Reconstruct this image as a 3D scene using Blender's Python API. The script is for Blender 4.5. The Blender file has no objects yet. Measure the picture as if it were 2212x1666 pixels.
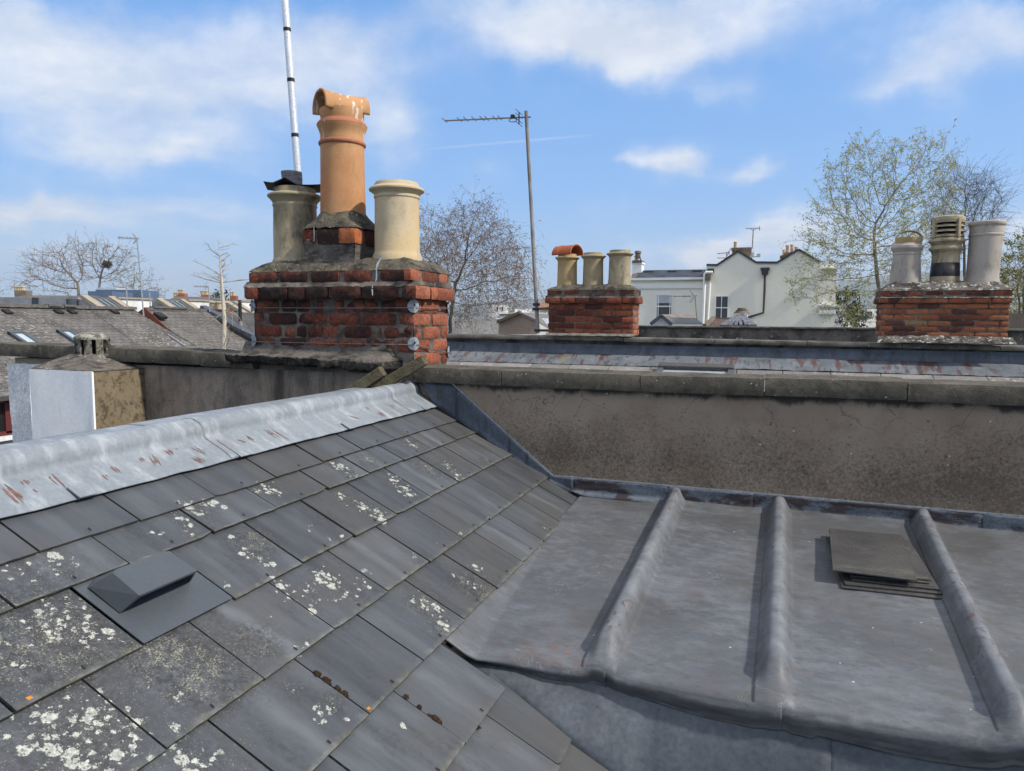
import bpy, bmesh, math, random
import numpy as np
from mathutils import Vector, Matrix, noise as mn
R = math.radians
random.seed(7); rng = np.random.default_rng(7)
SC = bpy.context.scene
COL = SC.collection

# ------------------------------------------------------------------ camera (site axes: X along the party wall, Y away along the ridge)
F = 1530.; YAW = R(19.57); PITCH = R(-5.2); ROLL = R(0.44); ZC = 10.
fw = np.array([-math.sin(YAW)*math.cos(PITCH), math.cos(YAW)*math.cos(PITCH), math.sin(PITCH)])
r0 = np.array([math.cos(YAW), math.sin(YAW), 0.]); u0 = np.cross(r0, fw)
rt = r0*math.cos(ROLL)+u0*math.sin(ROLL); up = -r0*math.sin(ROLL)+u0*math.cos(ROLL)
CP = np.array([0, 0, ZC])
cam = bpy.data.cameras.new('camera'); camo = bpy.data.objects.new('camera', cam); COL.objects.link(camo)
cam.sensor_width = 36; cam.lens = 36*F/2212; cam.clip_end = 20000; cam.clip_start = .05
camo.matrix_world = Matrix(((rt[0], up[0], -fw[0], 0), (rt[1], up[1], -fw[1], 0), (rt[2], up[2], -fw[2], ZC), (0, 0, 0, 1)))
SC.camera = camo
SC.view_settings.view_transform = 'Standard'; SC.view_settings.look = 'None'
SC.view_settings.exposure = 0.48; SC.view_settings.gamma = 1
SC.cycles.max_bounces = 6; SC.cycles.diffuse_bounces = 3; SC.cycles.glossy_bounces = 2; SC.cycles.transparent_max_bounces = 8
SC.cycles.volume_bounces = 0

def ray(x, y): return fw+rt*((x-1106)/F)-up*((y-833)/F)
def hY(q, Y): d = ray(*q); return CP+d*(Y/d[1])
def hX(q, X): d = ray(*q); return CP+d*(X/d[0])
def hP(q, n, p0): d = ray(*q); n = np.array(n, float); return CP+d*((n@(np.array(p0)-CP))/(n@d))
def dp(q, k): return CP+ray(*q)*k
ZO = {'Z1': (483.9, 155.5, .25), 'Z2': (466.6, 483.9, .25), 'Z3': (0, 483.9, .25), 'Z4': (933.2, 224.7, .3112), 'Z5': (1157.9, 466.6, .3125), 'Z6': (1659, 276.5, .3009), 'Z7': (864.1, 777.7, .3125), 'Z8': (1520.8, 777.7, .3125), 'Y1': (0, 812.3, .3125), 'Y2': (518.5, 812.3, .3125), 'Y3': (0, 1147.5, .3125), 'Y4': (656.7, 1147.5, .3125), 'Y5': (1209.7, 1147.5, .4531), 'Y6': (0, 587.6, .2489), 'Y7': (1348, 483.9, .2344), 'Y8': (0, 501.2, .25)}
def z(k, a, b): o = ZO[k]; return (o[0]+o[2]*a, o[1]+o[2]*b)

# ------------------------------------------------------------------ node helper
class G:
    def __init__(s, nt): s.nt = nt; s._p = None
    def set(s, sock, v):
        if v is None: return
        if isinstance(v, bpy.types.NodeSocket): s.nt.links.new(v, sock)
        else:
            if hasattr(sock, 'default_value'):
                try:
                    n = len(sock.default_value)
                    if isinstance(v, (int, float)): v = (v,)*n
                    if n == 4 and len(v) == 3: v = tuple(v)+(1,)
                except TypeError: pass
                sock.default_value = v
    def add(s, t, ins=None, out=0, **pr):
        n = s.nt.nodes.new(t)
        for k, v in pr.items(): setattr(n, k, v)
        for k, v in (ins or {}).items(): s.set(n.inputs[k], v)
        return n.outputs[out] if out is not None else n
    def m(s, op, a, b=None, c=None, clamp=False):
        d = {0: a}
        if b is not None: d[1] = b
        if c is not None: d[2] = c
        return s.add('ShaderNodeMath', d, operation=op, use_clamp=clamp)
    def vm(s, op, a, b=None, out=0, scale=None):
        d = {0: a}
        if b is not None: d[1] = b
        if scale is not None: d['Scale'] = scale
        return s.add('ShaderNodeVectorMath', d, out=out, operation=op)
    def pos(s):
        if s._p is None: s._p = s.add('ShaderNodeNewGeometry', out=0)
        return s._p
    def rnd(s): return s.add('ShaderNodeNewGeometry', out='Random Per Island')
    def uv(s): return s.add('ShaderNodeTexCoord', out='UV')
    def attr(s, name, out='Fac'): return s.add('ShaderNodeAttribute', out=out, attribute_name=name)
    def map(s, vec, sc=(1, 1, 1), loc=(0, 0, 0), rot=(0, 0, 0)): return s.add('ShaderNodeMapping', {'Vector': vec, 'Scale': sc, 'Location': loc, 'Rotation': rot})
    def noise(s, sc, det=5, vec=None, rough=.55, dist=0, out=0): return s.add('ShaderNodeTexNoise', {'Vector': vec or s.pos(), 'Scale': sc, 'Detail': det, 'Roughness': rough, 'Distortion': dist}, out=out)
    def voro(s, sc, vec=None, out='Distance', rnd=1, **k): return s.add('ShaderNodeTexVoronoi', {'Vector': vec or s.pos(), 'Scale': sc, 'Randomness': rnd}, out=out, **k)
    def mr(s, v, a, b, c=0, d=1, smooth=False): return s.add('ShaderNodeMapRange', {0: v, 1: a, 2: b, 3: c, 4: d}, interpolation_type='SMOOTHSTEP' if smooth else 'LINEAR')
    def mix(s, f, a, b, mode='MIX'): 
        n = s.nt.nodes.new('ShaderNodeMix'); n.data_type = 'RGBA'; n.blend_type = mode
        s.set(n.inputs[0], f); s.set(n.inputs[6], a); s.set(n.inputs[7], b); return n.outputs[2]
    def ramp(s, f, st, interp='LINEAR'):
        n = s.nt.nodes.new('ShaderNodeValToRGB'); e = n.color_ramp.elements; n.color_ramp.interpolation = interp
        while len(e) < len(st): e.new(.5)
        for i, (p, c) in enumerate(st): e[i].position = p; e[i].color = tuple(c)+(1,) if len(c) == 3 else c
        s.set(n.inputs[0], f); return n.outputs[0]
    def xyz(s, v): return s.add('ShaderNodeSeparateXYZ', {0: v}, out=None).outputs
    def bump(s, h, st=.3, di=.01, nrm=None): return s.add('ShaderNodeBump', {'Height': h, 'Strength': st, 'Distance': di, 'Normal': nrm})
    def bsdf(s, col, rough=.85, nrm=None, spec=.3, metal=0):
        return s.add('ShaderNodeBsdfPrincipled', {'Base Color': col, 'Roughness': rough, 'Normal': nrm, 'Specular IOR Level': spec, 'Metallic': metal})
    def fin(s, sh):
        o = s.nt.nodes.new('ShaderNodeOutputMaterial'); s.nt.links.new(sh, o.inputs[0])

def newmat(name):
    m = bpy.data.materials.new(name); m.use_nodes = True; m.node_tree.nodes.clear(); return m, G(m.node_tree)

def weather(name, c1, c2, sc=8, stains=(), specks=(), rough=.9, bs=.3, bsc=60, bd=.01, rnd=0, metal=0, stretch=None, spec=.3, fine=.12):
    """weathered surface: two tones, stain patches (color, scale, lo, hi, amount, stretch) and specks (color, scale, size, thin)"""
    m, g = newmat(name)
    v = g.map(g.pos(), stretch) if stretch else g.pos()
    col = g.mix(g.mr(g.noise(sc, 6, v), .35, .65), c1, c2)
    for st in stains:
        vv = g.map(g.pos(), st[5]) if len(st) > 5 else None
        col = g.mix(g.m('MULTIPLY', g.mr(g.noise(st[1], 6, vv, .65), st[2], st[3]), st[4]), col, st[0])
    if fine:
        col = g.mix(1, col, g.mr(g.noise(bsc*1.7, 3), .3, .7, 1-fine*2, 1+fine*2), 'MULTIPLY')
    for sp in specks:
        vv = g.vm('ADD', g.pos(), g.vm('SCALE', g.noise(sp[1]*1.5, 3, out=1), scale=.6/sp[1]))
        d = g.voro(sp[1], vv); keep = g.m('GREATER_THAN', g.add('ShaderNodeSeparateColor', {0: g.voro(sp[1], vv, 'Color')}), sp[3])
        if len(sp) > 4: keep = g.m('MULTIPLY', keep, g.mr(g.noise(sp[4], 3), .45, .6))
        col = g.mix(g.m('MULTIPLY', g.mr(d, sp[2], sp[2]*.6), keep), col, sp[0])
    if rnd: col = g.mix(1, col, g.mr(g.rnd(), 0, 1, 1-rnd, 1+rnd), 'MULTIPLY')
    nr = g.bump(g.noise(bsc, 6, rough=.65), bs, bd) if bs else None
    g.fin(g.bsdf(col, rough, nr, spec, metal)); return m

# ------------------------------------------------------------------ mesh helper
class MB:
    def __init__(s): s.v = []; s.f = []; s.m = []; s.uv = {}
    def add(s, vs, fs, mi=0, uvs=None):
        o = len(s.v); s.v += [tuple(map(float, p)) for p in vs]
        for i, f in enumerate(fs):
            if uvs: s.uv[len(s.f)] = uvs[i]
            s.f.append(tuple(o+k for k in f)); s.m.append(mi)
        return s
    def box(s, x0, x1, y0, y1, z0, z1, mi=0):
        return s.add([(x, y, zz) for zz in (z0, z1) for x, y in ((x0, y0), (x1, y0), (x1, y1), (x0, y1))], [(0, 3, 2, 1), (4, 5, 6, 7), (0, 1, 5, 4), (1, 2, 6, 5), (2, 3, 7, 6), (3, 0, 4, 7)], mi)
    def obox(s, c, a, b, d, mi=0):
        c, a, b, d = map(np.array, (c, a, b, d))
        return s.add([c+a*i+b*j+d*k for k in (-1, 1) for i, j in ((-1, -1), (1, -1), (1, 1), (-1, 1))], [(0, 3, 2, 1), (4, 5, 6, 7), (0, 1, 5, 4), (1, 2, 6, 5), (2, 3, 7, 6), (3, 0, 4, 7)], mi)
    def beam(s, p, q, w, h, upv=(0, 0, 1), mi=0):
        p, q = np.array(p, float), np.array(q, float); d = q-p; L = np.linalg.norm(d); d /= L
        a = np.cross(d, upv); a /= np.linalg.norm(a); b = np.cross(a, d)
        return s.obox((p+q)/2, d*L/2, a*w/2, b*h/2, mi)
    def prism(s, pts, ext, mi=0, uvs=None):
        n = len(pts); e = np.array(ext, float); pts = [np.array(p, float) for p in pts]
        uu = None
        if uvs: uu = [uvs, uvs]+[[uvs[i], uvs[i], uvs[(i+1) % n], uvs[(i+1) % n]] for i in range(n)]
        return s.add(pts+[p+e for p in pts], [tuple(range(n)), tuple(range(2*n-1, n-1, -1))]+[(i, i+n, (i+1) % n+n, (i+1) % n) for i in range(n)], mi, uu)
    def lathe(s, cx, cy, prof, seg=32, mi=0, dx=0, dy=0, z0=0, close=True):
        n = len(prof); vs = []
        for r, zz in prof:
            for k in range(seg):
                t = 2*math.pi*k/seg; vs.append((cx+r*math.cos(t)+dx*(zz-z0), cy+r*math.sin(t)+dy*(zz-z0), zz))
        fs = [(i*seg+k, i*seg+(k+1) % seg, (i+1)*seg+(k+1) % seg, (i+1)*seg+k) for i in range(n-1) for k in range(seg)]
        if close: fs += [tuple(range(seg-1, -1, -1)), tuple((n-1)*seg+k for k in range(seg))]
        return s.add(vs, fs, mi)
    def tube(s, pts, rad, sides=8, mi=0, caps=True):
        pts = [np.array(p, float) for p in pts]; n = len(pts)
        if not hasattr(rad, '__len__'): rad = [rad]*n
        vs = []
        pa = None
        for i, p in enumerate(pts):
            d = pts[min(i+1, n-1)]-pts[max(i-1, 0)]; d /= (np.linalg.norm(d)+1e-12)
            if pa is None: pa = np.cross(d, (0, 0, 1) if abs(d[2]) < .9 else (1, 0, 0))
            a = pa-d*(pa@d); a /= (np.linalg.norm(a)+1e-12); pa = a; b = np.cross(d, a)
            for k in range(sides):
                t = 2*math.pi*k/sides; vs.append(p+(a*math.cos(t)+b*math.sin(t))*rad[i])
        fs = [(i*sides+k, i*sides+(k+1) % sides, (i+1)*sides+(k+1) % sides, (i+1)*sides+k) for i in range(n-1) for k in range(sides)]
        if caps: fs += [tuple(range(sides-1, -1, -1)), tuple((n-1)*sides+k for k in range(sides))]
        return s.add(vs, fs, mi)
    def grid(s, nu, nv, fn, mi=0, uvfn=None):
        vs = [fn(i/nu, j/nv) for j in range(nv+1) for i in range(nu+1)]; w = nu+1
        fs = [(j*w+i, j*w+i+1, (j+1)*w+i+1, (j+1)*w+i) for j in range(nv) for i in range(nu)]
        uu = None
        if uvfn: uu = [[uvfn(*p) for p in ((i/nu, j/nv), ((i+1)/nu, j/nv), ((i+1)/nu, (j+1)/nv), (i/nu, (j+1)/nv))] for j in range(nv) for i in range(nu)]
        return s.add(vs, fs, mi, uu)

def nz(p, sc, seed=0): return mn.noise(Vector((p[0]*sc+seed*7.31, p[1]*sc-seed*3.7, p[2]*sc+seed*1.9)))
def fbm(p, sc, seed=0): return nz(p, sc, seed)+.5*nz(p, sc*2.1, seed+3)+.25*nz(p, sc*4.3, seed+5)

def thing(name, label, cat, loc, group=None, kind=None):
    o = bpy.data.objects.new(name, None); COL.objects.link(o); o.location = tuple(map(float, loc)); o.empty_display_size = .1
    o['label'] = label; o['category'] = cat
    if group: o['group'] = group
    if kind: o['kind'] = kind
    return o
def base_of(o):
    b = Vector((0, 0, 0))
    while o is not None: b += o.location; o = o.parent
    return b
def part(name, mb, mats, parent=None, smooth=False, bev=0, label=None, loc=None, seg=2, angle=None, attrs=None, fixn=True):
    me = bpy.data.meshes.new(name)
    b = base_of(parent) if parent else Vector(tuple(map(float, loc))) if loc is not None else Vector((0, 0, 0))
    me.from_pydata([(x-b.x, y-b.y, zz-b.z) for x, y, zz in mb.v], [], mb.f)
    if not isinstance(mats, (list, tuple)): mats = [mats]
    for m in mats: me.materials.append(m)
    if len(mats) > 1: me.polygons.foreach_set('material_index', mb.m)
    if mb.uv:
        ul = me.uv_layers.new(name='UVMap')
        for pi, uvs in mb.uv.items():
            p = me.polygons[pi]
            for k, li in enumerate(p.loop_indices): ul.data[li].uv = uvs[k]
    if attrs:
        for an, vals in attrs.items():
            a = me.attributes.new(an, 'FLOAT', 'POINT'); a.data.foreach_set('value', list(map(float, vals)))
    if fixn:
        bm = bmesh.new(); bm.from_mesh(me); bmesh.ops.recalc_face_normals(bm, faces=bm.faces); bm.to_mesh(me); bm.free()
    if smooth:
        me.polygons.foreach_set('use_smooth', [True]*len(me.polygons))
        if angle: me.set_sharp_from_angle(angle=R(angle))
    o = bpy.data.objects.new(name, me); COL.objects.link(o)
    if parent: o.parent = parent
    else: o.location = b
    if bev:
        md = o.modifiers.new('bevel', 'BEVEL'); md.width = bev; md.segments = seg; md.limit_method = 'ANGLE'; md.angle_limit = R(40)
    if label: o['label'] = label
    return o
def single(name, mb, mats, label, cat, loc, group=None, kind=None, **k):
    o = part(name, mb, mats, loc=loc, **k)
    if label: o['label'] = label; o['category'] = cat
    if group: o['group'] = group
    if kind: o['kind'] = kind
    return o

# ------------------------------------------------------------------ sun and sky
SUN_EL = 42.; SUN_AZ = -5.      # azimuth measured from +X towards +Y
sd = Vector((math.cos(R(SUN_AZ))*math.cos(R(SUN_EL)), math.sin(R(SUN_AZ))*math.cos(R(SUN_EL)), math.sin(R(SUN_EL))))
sl = bpy.data.lights.new('sun', 'SUN'); sl.energy = 3.5; sl.angle = R(3); sl.color = (1, .935, .83)
so = bpy.data.objects.new('sun', sl); COL.objects.link(so); so.rotation_euler = sd.to_track_quat('Z', 'Y').to_euler(); so.location = (20, 0, 40)
wd = bpy.data.worlds.new('World'); SC.world = wd; wd.use_nodes = True; wd.node_tree.nodes.clear(); g = G(wd.node_tree)
SKY = .15
sky = g.add('ShaderNodeTexSky', sky_type='NISHITA', sun_disc=False, sun_elevation=R(SUN_EL), sun_rotation=R(90-SUN_AZ), altitude=50, air_density=1.0, dust_density=.6, ozone_density=1.5)
D0 = g.add('ShaderNodeTexCoord', out='Generated')
warp = g.vm('SUBTRACT', g.noise(5, 5, D0, .6, out=1), (.5, .5, .5))
Dw = g.vm('ADD', D0, g.vm('SCALE', warp, scale=.16))
dz = g.m('MAXIMUM', g.xyz(D0)[2], .02)
pl = g.vm('SCALE', D0, scale=g.m('DIVIDE', 1, g.m('ADD', dz, .12)))     # cloud layer seen in perspective
CL = [(90, 150, 230, 75, .58, 0), (30, 30, 110, 40, .4, 0), (400, 130, 240, 70, .30, 0), (690, 140, 150, 70, .42, 0), (640, 60, 170, 50, .28, 0), (830, 300, 70, 70, .5, 0), (450, 235, 190, 45, .32, 0),
      (230, 320, 120, 38, .45, 0), (440, 335, 110, 30, .42, 0), (30, 448, 70, 20, .6, 0), (290, 475, 240, 30, .55, 0), (120, 560, 300, 40, .4, 0),
      (1340, 30, 330, 75, 1.0, 0), (1240, 95, 130, 40, .6, 0), (1450, 110, 110, 35, .45, 0), (1560, 195, 90, 26, .4, 12),
      (2040, 110, 100, 36, .5, 0), (2190, 150, 70, 40, .6, 0), (1900, 165, 60, 24, .3, 0), (1462, 345, 55, 34, 1.0, 0), (1640, 368, 50, 20, .75, 0), (1375, 358, 40, 14, .4, 0),
      (1545, 532, 55, 24, 1.0, 0), (1700, 530, 120, 36, .95, 0), (1450, 560, 120, 30, .45, 0), (2190, 498, 60, 26, .6, 0), (1090, 385, 60, 40, .3, 0), (1960, 480, 120, 40, .3, 0)]
acc = None
for (px, py, sx, sy, w, ang) in CL:
    c = ray(px, py); c = c/np.linalg.norm(c)
    e1 = np.cross(c, (0, 0, 1)); e1 /= np.linalg.norm(e1); e2 = np.cross(e1, c)
    k = F/((1+((px-1106)/F)**2)**.5)
    ca, sa = math.cos(R(ang)), math.sin(R(ang)); a1 = (e1*ca-e2*sa)*k/sx; a2 = (e1*sa+e2*ca)*k/sy
    v1 = g.vm('DOT_PRODUCT', Dw, tuple(a1), out=1); v2 = g.vm('DOT_PRODUCT', Dw, tuple(a2), out=1)
    fr = g.m('GREATER_THAN', g.vm('DOT_PRODUCT', D0, tuple(c), out=1), .3)
    t = g.m('MULTIPLY', g.m('EXPONENT', g.m('MULTIPLY', g.m('ADD', g.m('MULTIPLY', v1, v1), g.m('MULTIPLY', v2, v2)), -.8)), g.m('MULTIPLY', fr, w))
    acc = t if acc is None else g.m('ADD', acc, t)
# unseen rest of the dome: bright cloud added to fill the shade
away = g.mr(g.vm('DOT_PRODUCT', D0, tuple(fw), out=1), .74, .60, 0, 1, True)
bk = g.m('MULTIPLY', g.m('MULTIPLY', g.mr(g.noise(1.6, 6, pl), .36, .56), away), g.mr(g.xyz(D0)[2], .22, .62, .12, 1, True))
acc = g.m('ADD', acc, g.m('MULTIPLY', bk, 1.1))
fb = g.noise(2.3, 9, pl, .62); fb2 = g.noise(7, 9, D0, .62)
acc = g.m('ADD', acc, g.m('ADD', g.m('MULTIPLY', g.m('SUBTRACT', fb, .5), .7), g.m('MULTIPLY', g.m('SUBTRACT', fb2, .5), .95)))
cm = g.mr(acc, .02, 1.15, 0, .92, True)
# vapour trail
ta, tb = ray(880, 326), ray(1290, 291); nn = np.cross(ta, tb); nn /= np.linalg.norm(nn); mid = ta+tb; mid /= np.linalg.norm(mid)
tr = g.m('MULTIPLY', g.mr(g.m('ABSOLUTE', g.vm('DOT_PRODUCT', D0, tuple(nn), out=1)), .0006, .0022, 1, 0), g.mr(g.vm('DOT_PRODUCT', D0, tuple(mid), out=1), .9905, .998))
cm = g.m('MAXIMUM', cm, g.m('MULTIPLY', tr, .22))
el = g.xyz(D0)[2]
air = g.ramp(g.mr(el, -.02, .62), [(0, (.36, .53, .72)), (.09, (.29, .50, .76)), (.3, (.17, .41, .82)), (.62, (.12, .345, .78)), (1, (.08, .24, .58))])
hsv = g.mix(.82, sky, g.vm('SCALE', air, scale=5.5))
ccol0 = g.mix(g.mr(g.m('ADD', fb, g.m('MULTIPLY', g.m('SUBTRACT', fb2, .5), .5)), .36, .66), (3.4, 3.7, 4.2), (4.7, 4.8, 4.95))
ccol = g.mix(away, ccol0, (8.4, 7.8, 7.0))       # added unseen cloud, brightened and warmed as fill light
skc = g.mix(cm, hsv, ccol)
bg = g.add('ShaderNodeBackground', {'Color': skc, 'Strength': SKY})
ow = wd.node_tree.nodes.new('ShaderNodeOutputWorld'); wd.node_tree.links.new(bg, ow.inputs[0])
# ------------------------------------------------------------------ materials
LICH = (.42, .42, .36)
def brickmat(name, ramp, mort=(.16, .14, .12), soot=.6, sootc=(.02, .018, .017), sc=9):
    m, g = newmat(name)
    col = g.ramp(g.rnd(), ramp)
    col = g.mix(g.mr(g.noise(55, 5, rough=.7), .42, .7), col, g.mix(1, col, (.42, .38, .36), 'MULTIPLY'))
    col = g.mix(g.m('MULTIPLY', g.mr(g.noise(30, 5, rough=.7), .55, .7), .5), col, mort)
    col = g.mix(g.m('MULTIPLY', g.mr(g.noise(sc, 6, rough=.72), .44, .60), soot), col, sootc)
    g.fin(g.bsdf(col, .92, g.bump(g.noise(120, 6, rough=.7), .7, .006), .2)); return m
M = {}
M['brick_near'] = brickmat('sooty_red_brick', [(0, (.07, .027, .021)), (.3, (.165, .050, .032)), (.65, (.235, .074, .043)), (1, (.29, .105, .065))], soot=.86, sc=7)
M['brick_dark'] = brickmat('blackened_brick', [(0, (.035, .02, .017)), (.6, (.08, .03, .022)), (1, (.30, .075, .035))], soot=.8, sc=8)
M['brick_mid'] = brickmat('red_brick', [(0, (.10, .03, .02)), (.5, (.24, .065, .035)), (1, (.36, .11, .055))], soot=.55, sc=4)
M['brick_right'] = brickmat('mixed_red_brick', [(0, (.09, .035, .025)), (.18, (.13, .05, .033)), (.3, (.30, .10, .05)), (.7, (.38, .13, .065)), (.9, (.42, .17, .08)), (1, (.34, .22, .10))], soot=.3, sc=5)
M['mortar'] = weather('old_mortar', (.115, .098, .082), (.205, .18, .15), 14, [((.025, .022, .02), 6, .45, .6, .85)], (), .95, .9, 90, .01)
M['flaunch'] = weather('weathered_mortar_cap', (.075, .065, .05), (.165, .142, .105), 16, [((.022, .02, .018), 9, .48, .6, .85), ((.26, .23, .14), 30, .56, .68, .5)], [((.4, .4, .34), 55, .35, .75, 6)], .97, 1, 70, .02)
M['fillet'] = weather('sooty_cement_fillet', (.10, .088, .078), (.165, .145, .125), 10, [((.016, .015, .014), 7, .5, .62, .8, (1, 1, 2.6)), ((.22, .21, .17), 26, .6, .7, .5)], (), .97, .9, 80, .012)
M['lip'] = weather('black_cement_lip', (.05, .044, .038), (.10, .09, .076), 14, [((.012, .011, .010), 9, .42, .54, .92), ((.22, .205, .16), 30, .60, .70, .6)], (), .97, 1, 80, .012)
M['guano'] = weather('bird_droppings', (.55, .58, .6), (.7, .7, .68), 30, (), (), .8, .3, 90)
M['render_plain'] = weather('brown_cement_render', (.175, .142, .115), (.225, .185, .15), 3.5, [((.075, .066, .056), 2.6, .44, .58, .72), ((.045, .04, .035), 30, .52, .66, .75), ((.03, .028, .025), 70, .58, .68, .7), ((.20, .14, .115), 9, .55, .68, .5)], [((.5, .49, .44), 26, .10, .93), ((.03, .027, .024), 42, .30, .7, 4)], .95, .5, 130, .004)
M['render_left'] = weather('stained_brown_render', (.255, .20, .152), (.32, .262, .205), 3, [((.075, .07, .066), 1.8, .48, .6, .8, (1, 1, .6)), ((.035, .032, .03), 2.2, .56, .68, .8, (1.6, 1, .25)), ((.25, .22, .19), 5, .6, .66, .5)], [((.04, .036, .03), 60, .26, .6, 5)], .95, .5, 120, .004)
M['render_block'] = weather('mossy_brown_render', (.17, .135, .085), (.23, .185, .12), 5, [((.055, .045, .03), 26, .5, .62, .75), ((.04, .035, .028), 5, .55, .68, .6)], [((.5, .48, .4), 40, .12, .9)], .96, .7, 110, .006)
M['coping'] = weather('speckled_concrete_coping', (.078, .069, .053), (.13, .116, .090), 9, [((.04, .037, .031), 4, .50, .64, .75, (1, 1, .5)), ((.045, .042, .035), 34, .5, .64, .6), ((.21, .19, .13), 22, .55, .7, .4)], [((.45, .44, .38), 45, .16, .82)], .97, .9, 160, .006)
M['coping_far'] = weather('far_concrete_coping', (.11, .10, .082), (.19, .175, .145), 6, [((.045, .042, .038), 4, .48, .62, .7)], [((.42, .42, .38), 22, .22, .75, 2.)], .97, .8, 60, .01)
M['whitepaint'] = weather('white_masonry_paint', (.83, .83, .82), (.87, .87, .86), 6, [((.5, .5, .5), 4, .58, .75, .3, (1, 1, .3))], (), .8, .18, 40, .003, fine=.03)
M['oldwhite'] = weather('flaking_white_paint', (.60, .61, .61), (.70, .71, .71), 8, [((.25, .22, .19), 12, .62, .68, .6), ((.45, .44, .42), 20, .58, .7, .4)], (), .85, .6, 30, .01)
M['lead'] = weather('dull_lead', (.10, .103, .11), (.145, .148, .155), 5, [((.21, .22, .235), 10, .5, .72, .55, (.35, 1, 1)), ((.105, .085, .068), 7, .5, .68, .55, (.5, 1, 1)), ((.05, .047, .045), 3.2, .6, .72, .5), ((.17, .085, .055), 26, .66, .74, .55, (.4, 1, 1))], [((.5, .5, .46), 16, .05, .9)], .55, .25, 45, .004, spec=.45, stretch=(.6, 1, 1))
M['leadroll'] = weather('worn_lead_roll', (.15, .162, .175), (.25, .265, .285), 14, [((.11, .045, .04), 55, .54, .63, .75, (1, .6, 1)), ((.08, .08, .085), 6, .55, .7, .5)], (), .5, .25, 50, .003, spec=.45)
M['leaddark'] = weather('dark_blue_lead', (.042, .054, .074), (.078, .096, .122), 6, [((.022, .021, .024), 12, .52, .66, .7, (1, 1, .35)), ((.17, .19, .21), 9, .58, .75, .4)], (), .5, .25, 40, .004, spec=.5)
M['leadrust'] = weather('peeled_blue_lead', (.07, .085, .105), (.115, .135, .16), 8, [((.03, .017, .016), 7, .51, .565, .92, (.7, 1, 1.6)), ((.022, .021, .024), 25, .56, .68, .6, (1, 1, .35))], (), .55, .35, 50, .004, spec=.45)
M['leadapron'] = weather('smooth_blue_lead', (.042, .051, .062), (.075, .089, .104), 3, [((.04, .042, .05), 2.5, .48, .65, .6, (1, 1, .5)), ((.13, .15, .165), 5, .6, .78, .45)], [((.02, .02, .022), 30, .13, .85)], .5, .1, 35, .004, spec=.5)
M['leadridge'] = weather('pale_lead_ridge', (.175, .198, .220), (.225, .248, .268), 3.5, [((.40, .42, .435), 11, .5, .68, .65, (.6, 1.7, .6)), ((.16, .17, .185), 3, .55, .7, .45), ((.17, .10, .085), 40, .62, .7, .35, (.35, 1.5, .35))], (), .5, .15, 40, .003, spec=.4, fine=.05)
M['leadscar'] = weather('red_scars', (.13, .065, .052), (.22, .135, .115), 60, (), (), .7, .2, 60)
M['leadband'] = weather('streaked_lead_band', (.10, .115, .13), (.165, .18, .195), 3, [((.10, .04, .03), 4.5, .53, .60, .8, (2.2, .4, .4)), ((.04, .04, .045), 10, .54, .62, .7, (1.5, .5, .5)), ((.25, .26, .26), 9, .58, .7, .6, (1.6, .5, .5)), ((.24, .20, .08), 3.3, .62, .70, .6, (1.8, .4, .4))], (), .6, .3, 30, .006)
M['timber'] = weather('mossy_grey_timber', (.075, .062, .038), (.135, .115, .075), 20, [((.04, .033, .022), 30, .5, .62, .7), ((.16, .15, .06), 12, .5, .7, .5)], (), .95, .9, 90, .008)
M['galv'] = weather('galvanised_steel', (.24, .27, .29), (.33, .36, .38), 40, [((.18, .13, .10), 30, .62, .72, .5)], (), .5, .1, 60, .002, metal=.3)
M['wire'] = weather('steel_wire', (.12, .11, .10), (.2, .19, .18), 40, (), (), .6, 0, 60)
M['alu'] = weather('white_aluminium', (.62, .63, .64), (.72, .73, .74), 10, (), (), .32, 0, 60, metal=.35)
M['black'] = weather('black_tape', (.012, .012, .013), (.02, .02, .02), 10, (), (), .6, .1, 60)
M['slotdark'] = weather('dark_opening', (.006, .006, .006), (.01, .01, .01), 10, (), (), .9, 0, 60)  # near-black for hollow insides: the shade within is put into the colour
M['pole'] = weather('rusty_galvanised_pole', (.17, .155, .145), (.26, .25, .245), 6, [((.10, .05, .035), 6, .55, .65, .6, (1, 1, .3))], (), .6, .2, 60, .002)
def potmat(name, c1, c2, dark, amt, guano=False, warm=None):
    m, g = newmat(name)
    col = g.mix(g.mr(g.noise(5, 6, g.map(g.pos(), (1, 1, .5))), .35, .68), c1, c2)
    if warm: col = g.mix(g.m('MULTIPLY', g.mr(g.noise(2.5, 4), .45, .65), .6), col, warm)
    col = g.mix(g.m('MULTIPLY', g.mr(g.noise(60, 4, rough=.8), .56, .74), .5), col, dark)
    col = g.mix(g.m('MULTIPLY', g.mr(g.noise(7, 6, g.map(g.pos(), (1, 1, .6)), .7), .5, .66), amt), col, dark)
    if guano:
        s = g.noise(24, 2, g.map(g.pos(), (1.3, 1.3, .13))); zz = g.xyz(g.pos())[2]
        k = g.m('MULTIPLY', g.mr(g.m('ADD', s, g.mr(zz, 10.8, 11.35, -.09, .045)), .64, .67), 1); col = g.mix(g.m('MULTIPLY', k, .85), col, (.62, .62, .6))
    g.fin(g.bsdf(col, .85, g.bump(g.noise(110, 5), .35, .003), .25)); return m
M['terra'] = potmat('terracotta', (.42, .225, .105), (.53, .30, .145), (.16, .085, .05), .3, True, (.42, .17, .075))
M['terraband'] = potmat('red_terracotta_band', (.36, .14, .075), (.44, .18, .10), (.14, .07, .05), .4, True)
M['redterra'] = potmat('red_terracotta', (.34, .085, .035), (.42, .12, .05), (.12, .045, .03), .35)
M['buff'] = potmat('buff_fireclay', (.45, .375, .25), (.55, .465, .325), (.16, .125, .085), .3, False, (.52, .36, .17))
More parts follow.
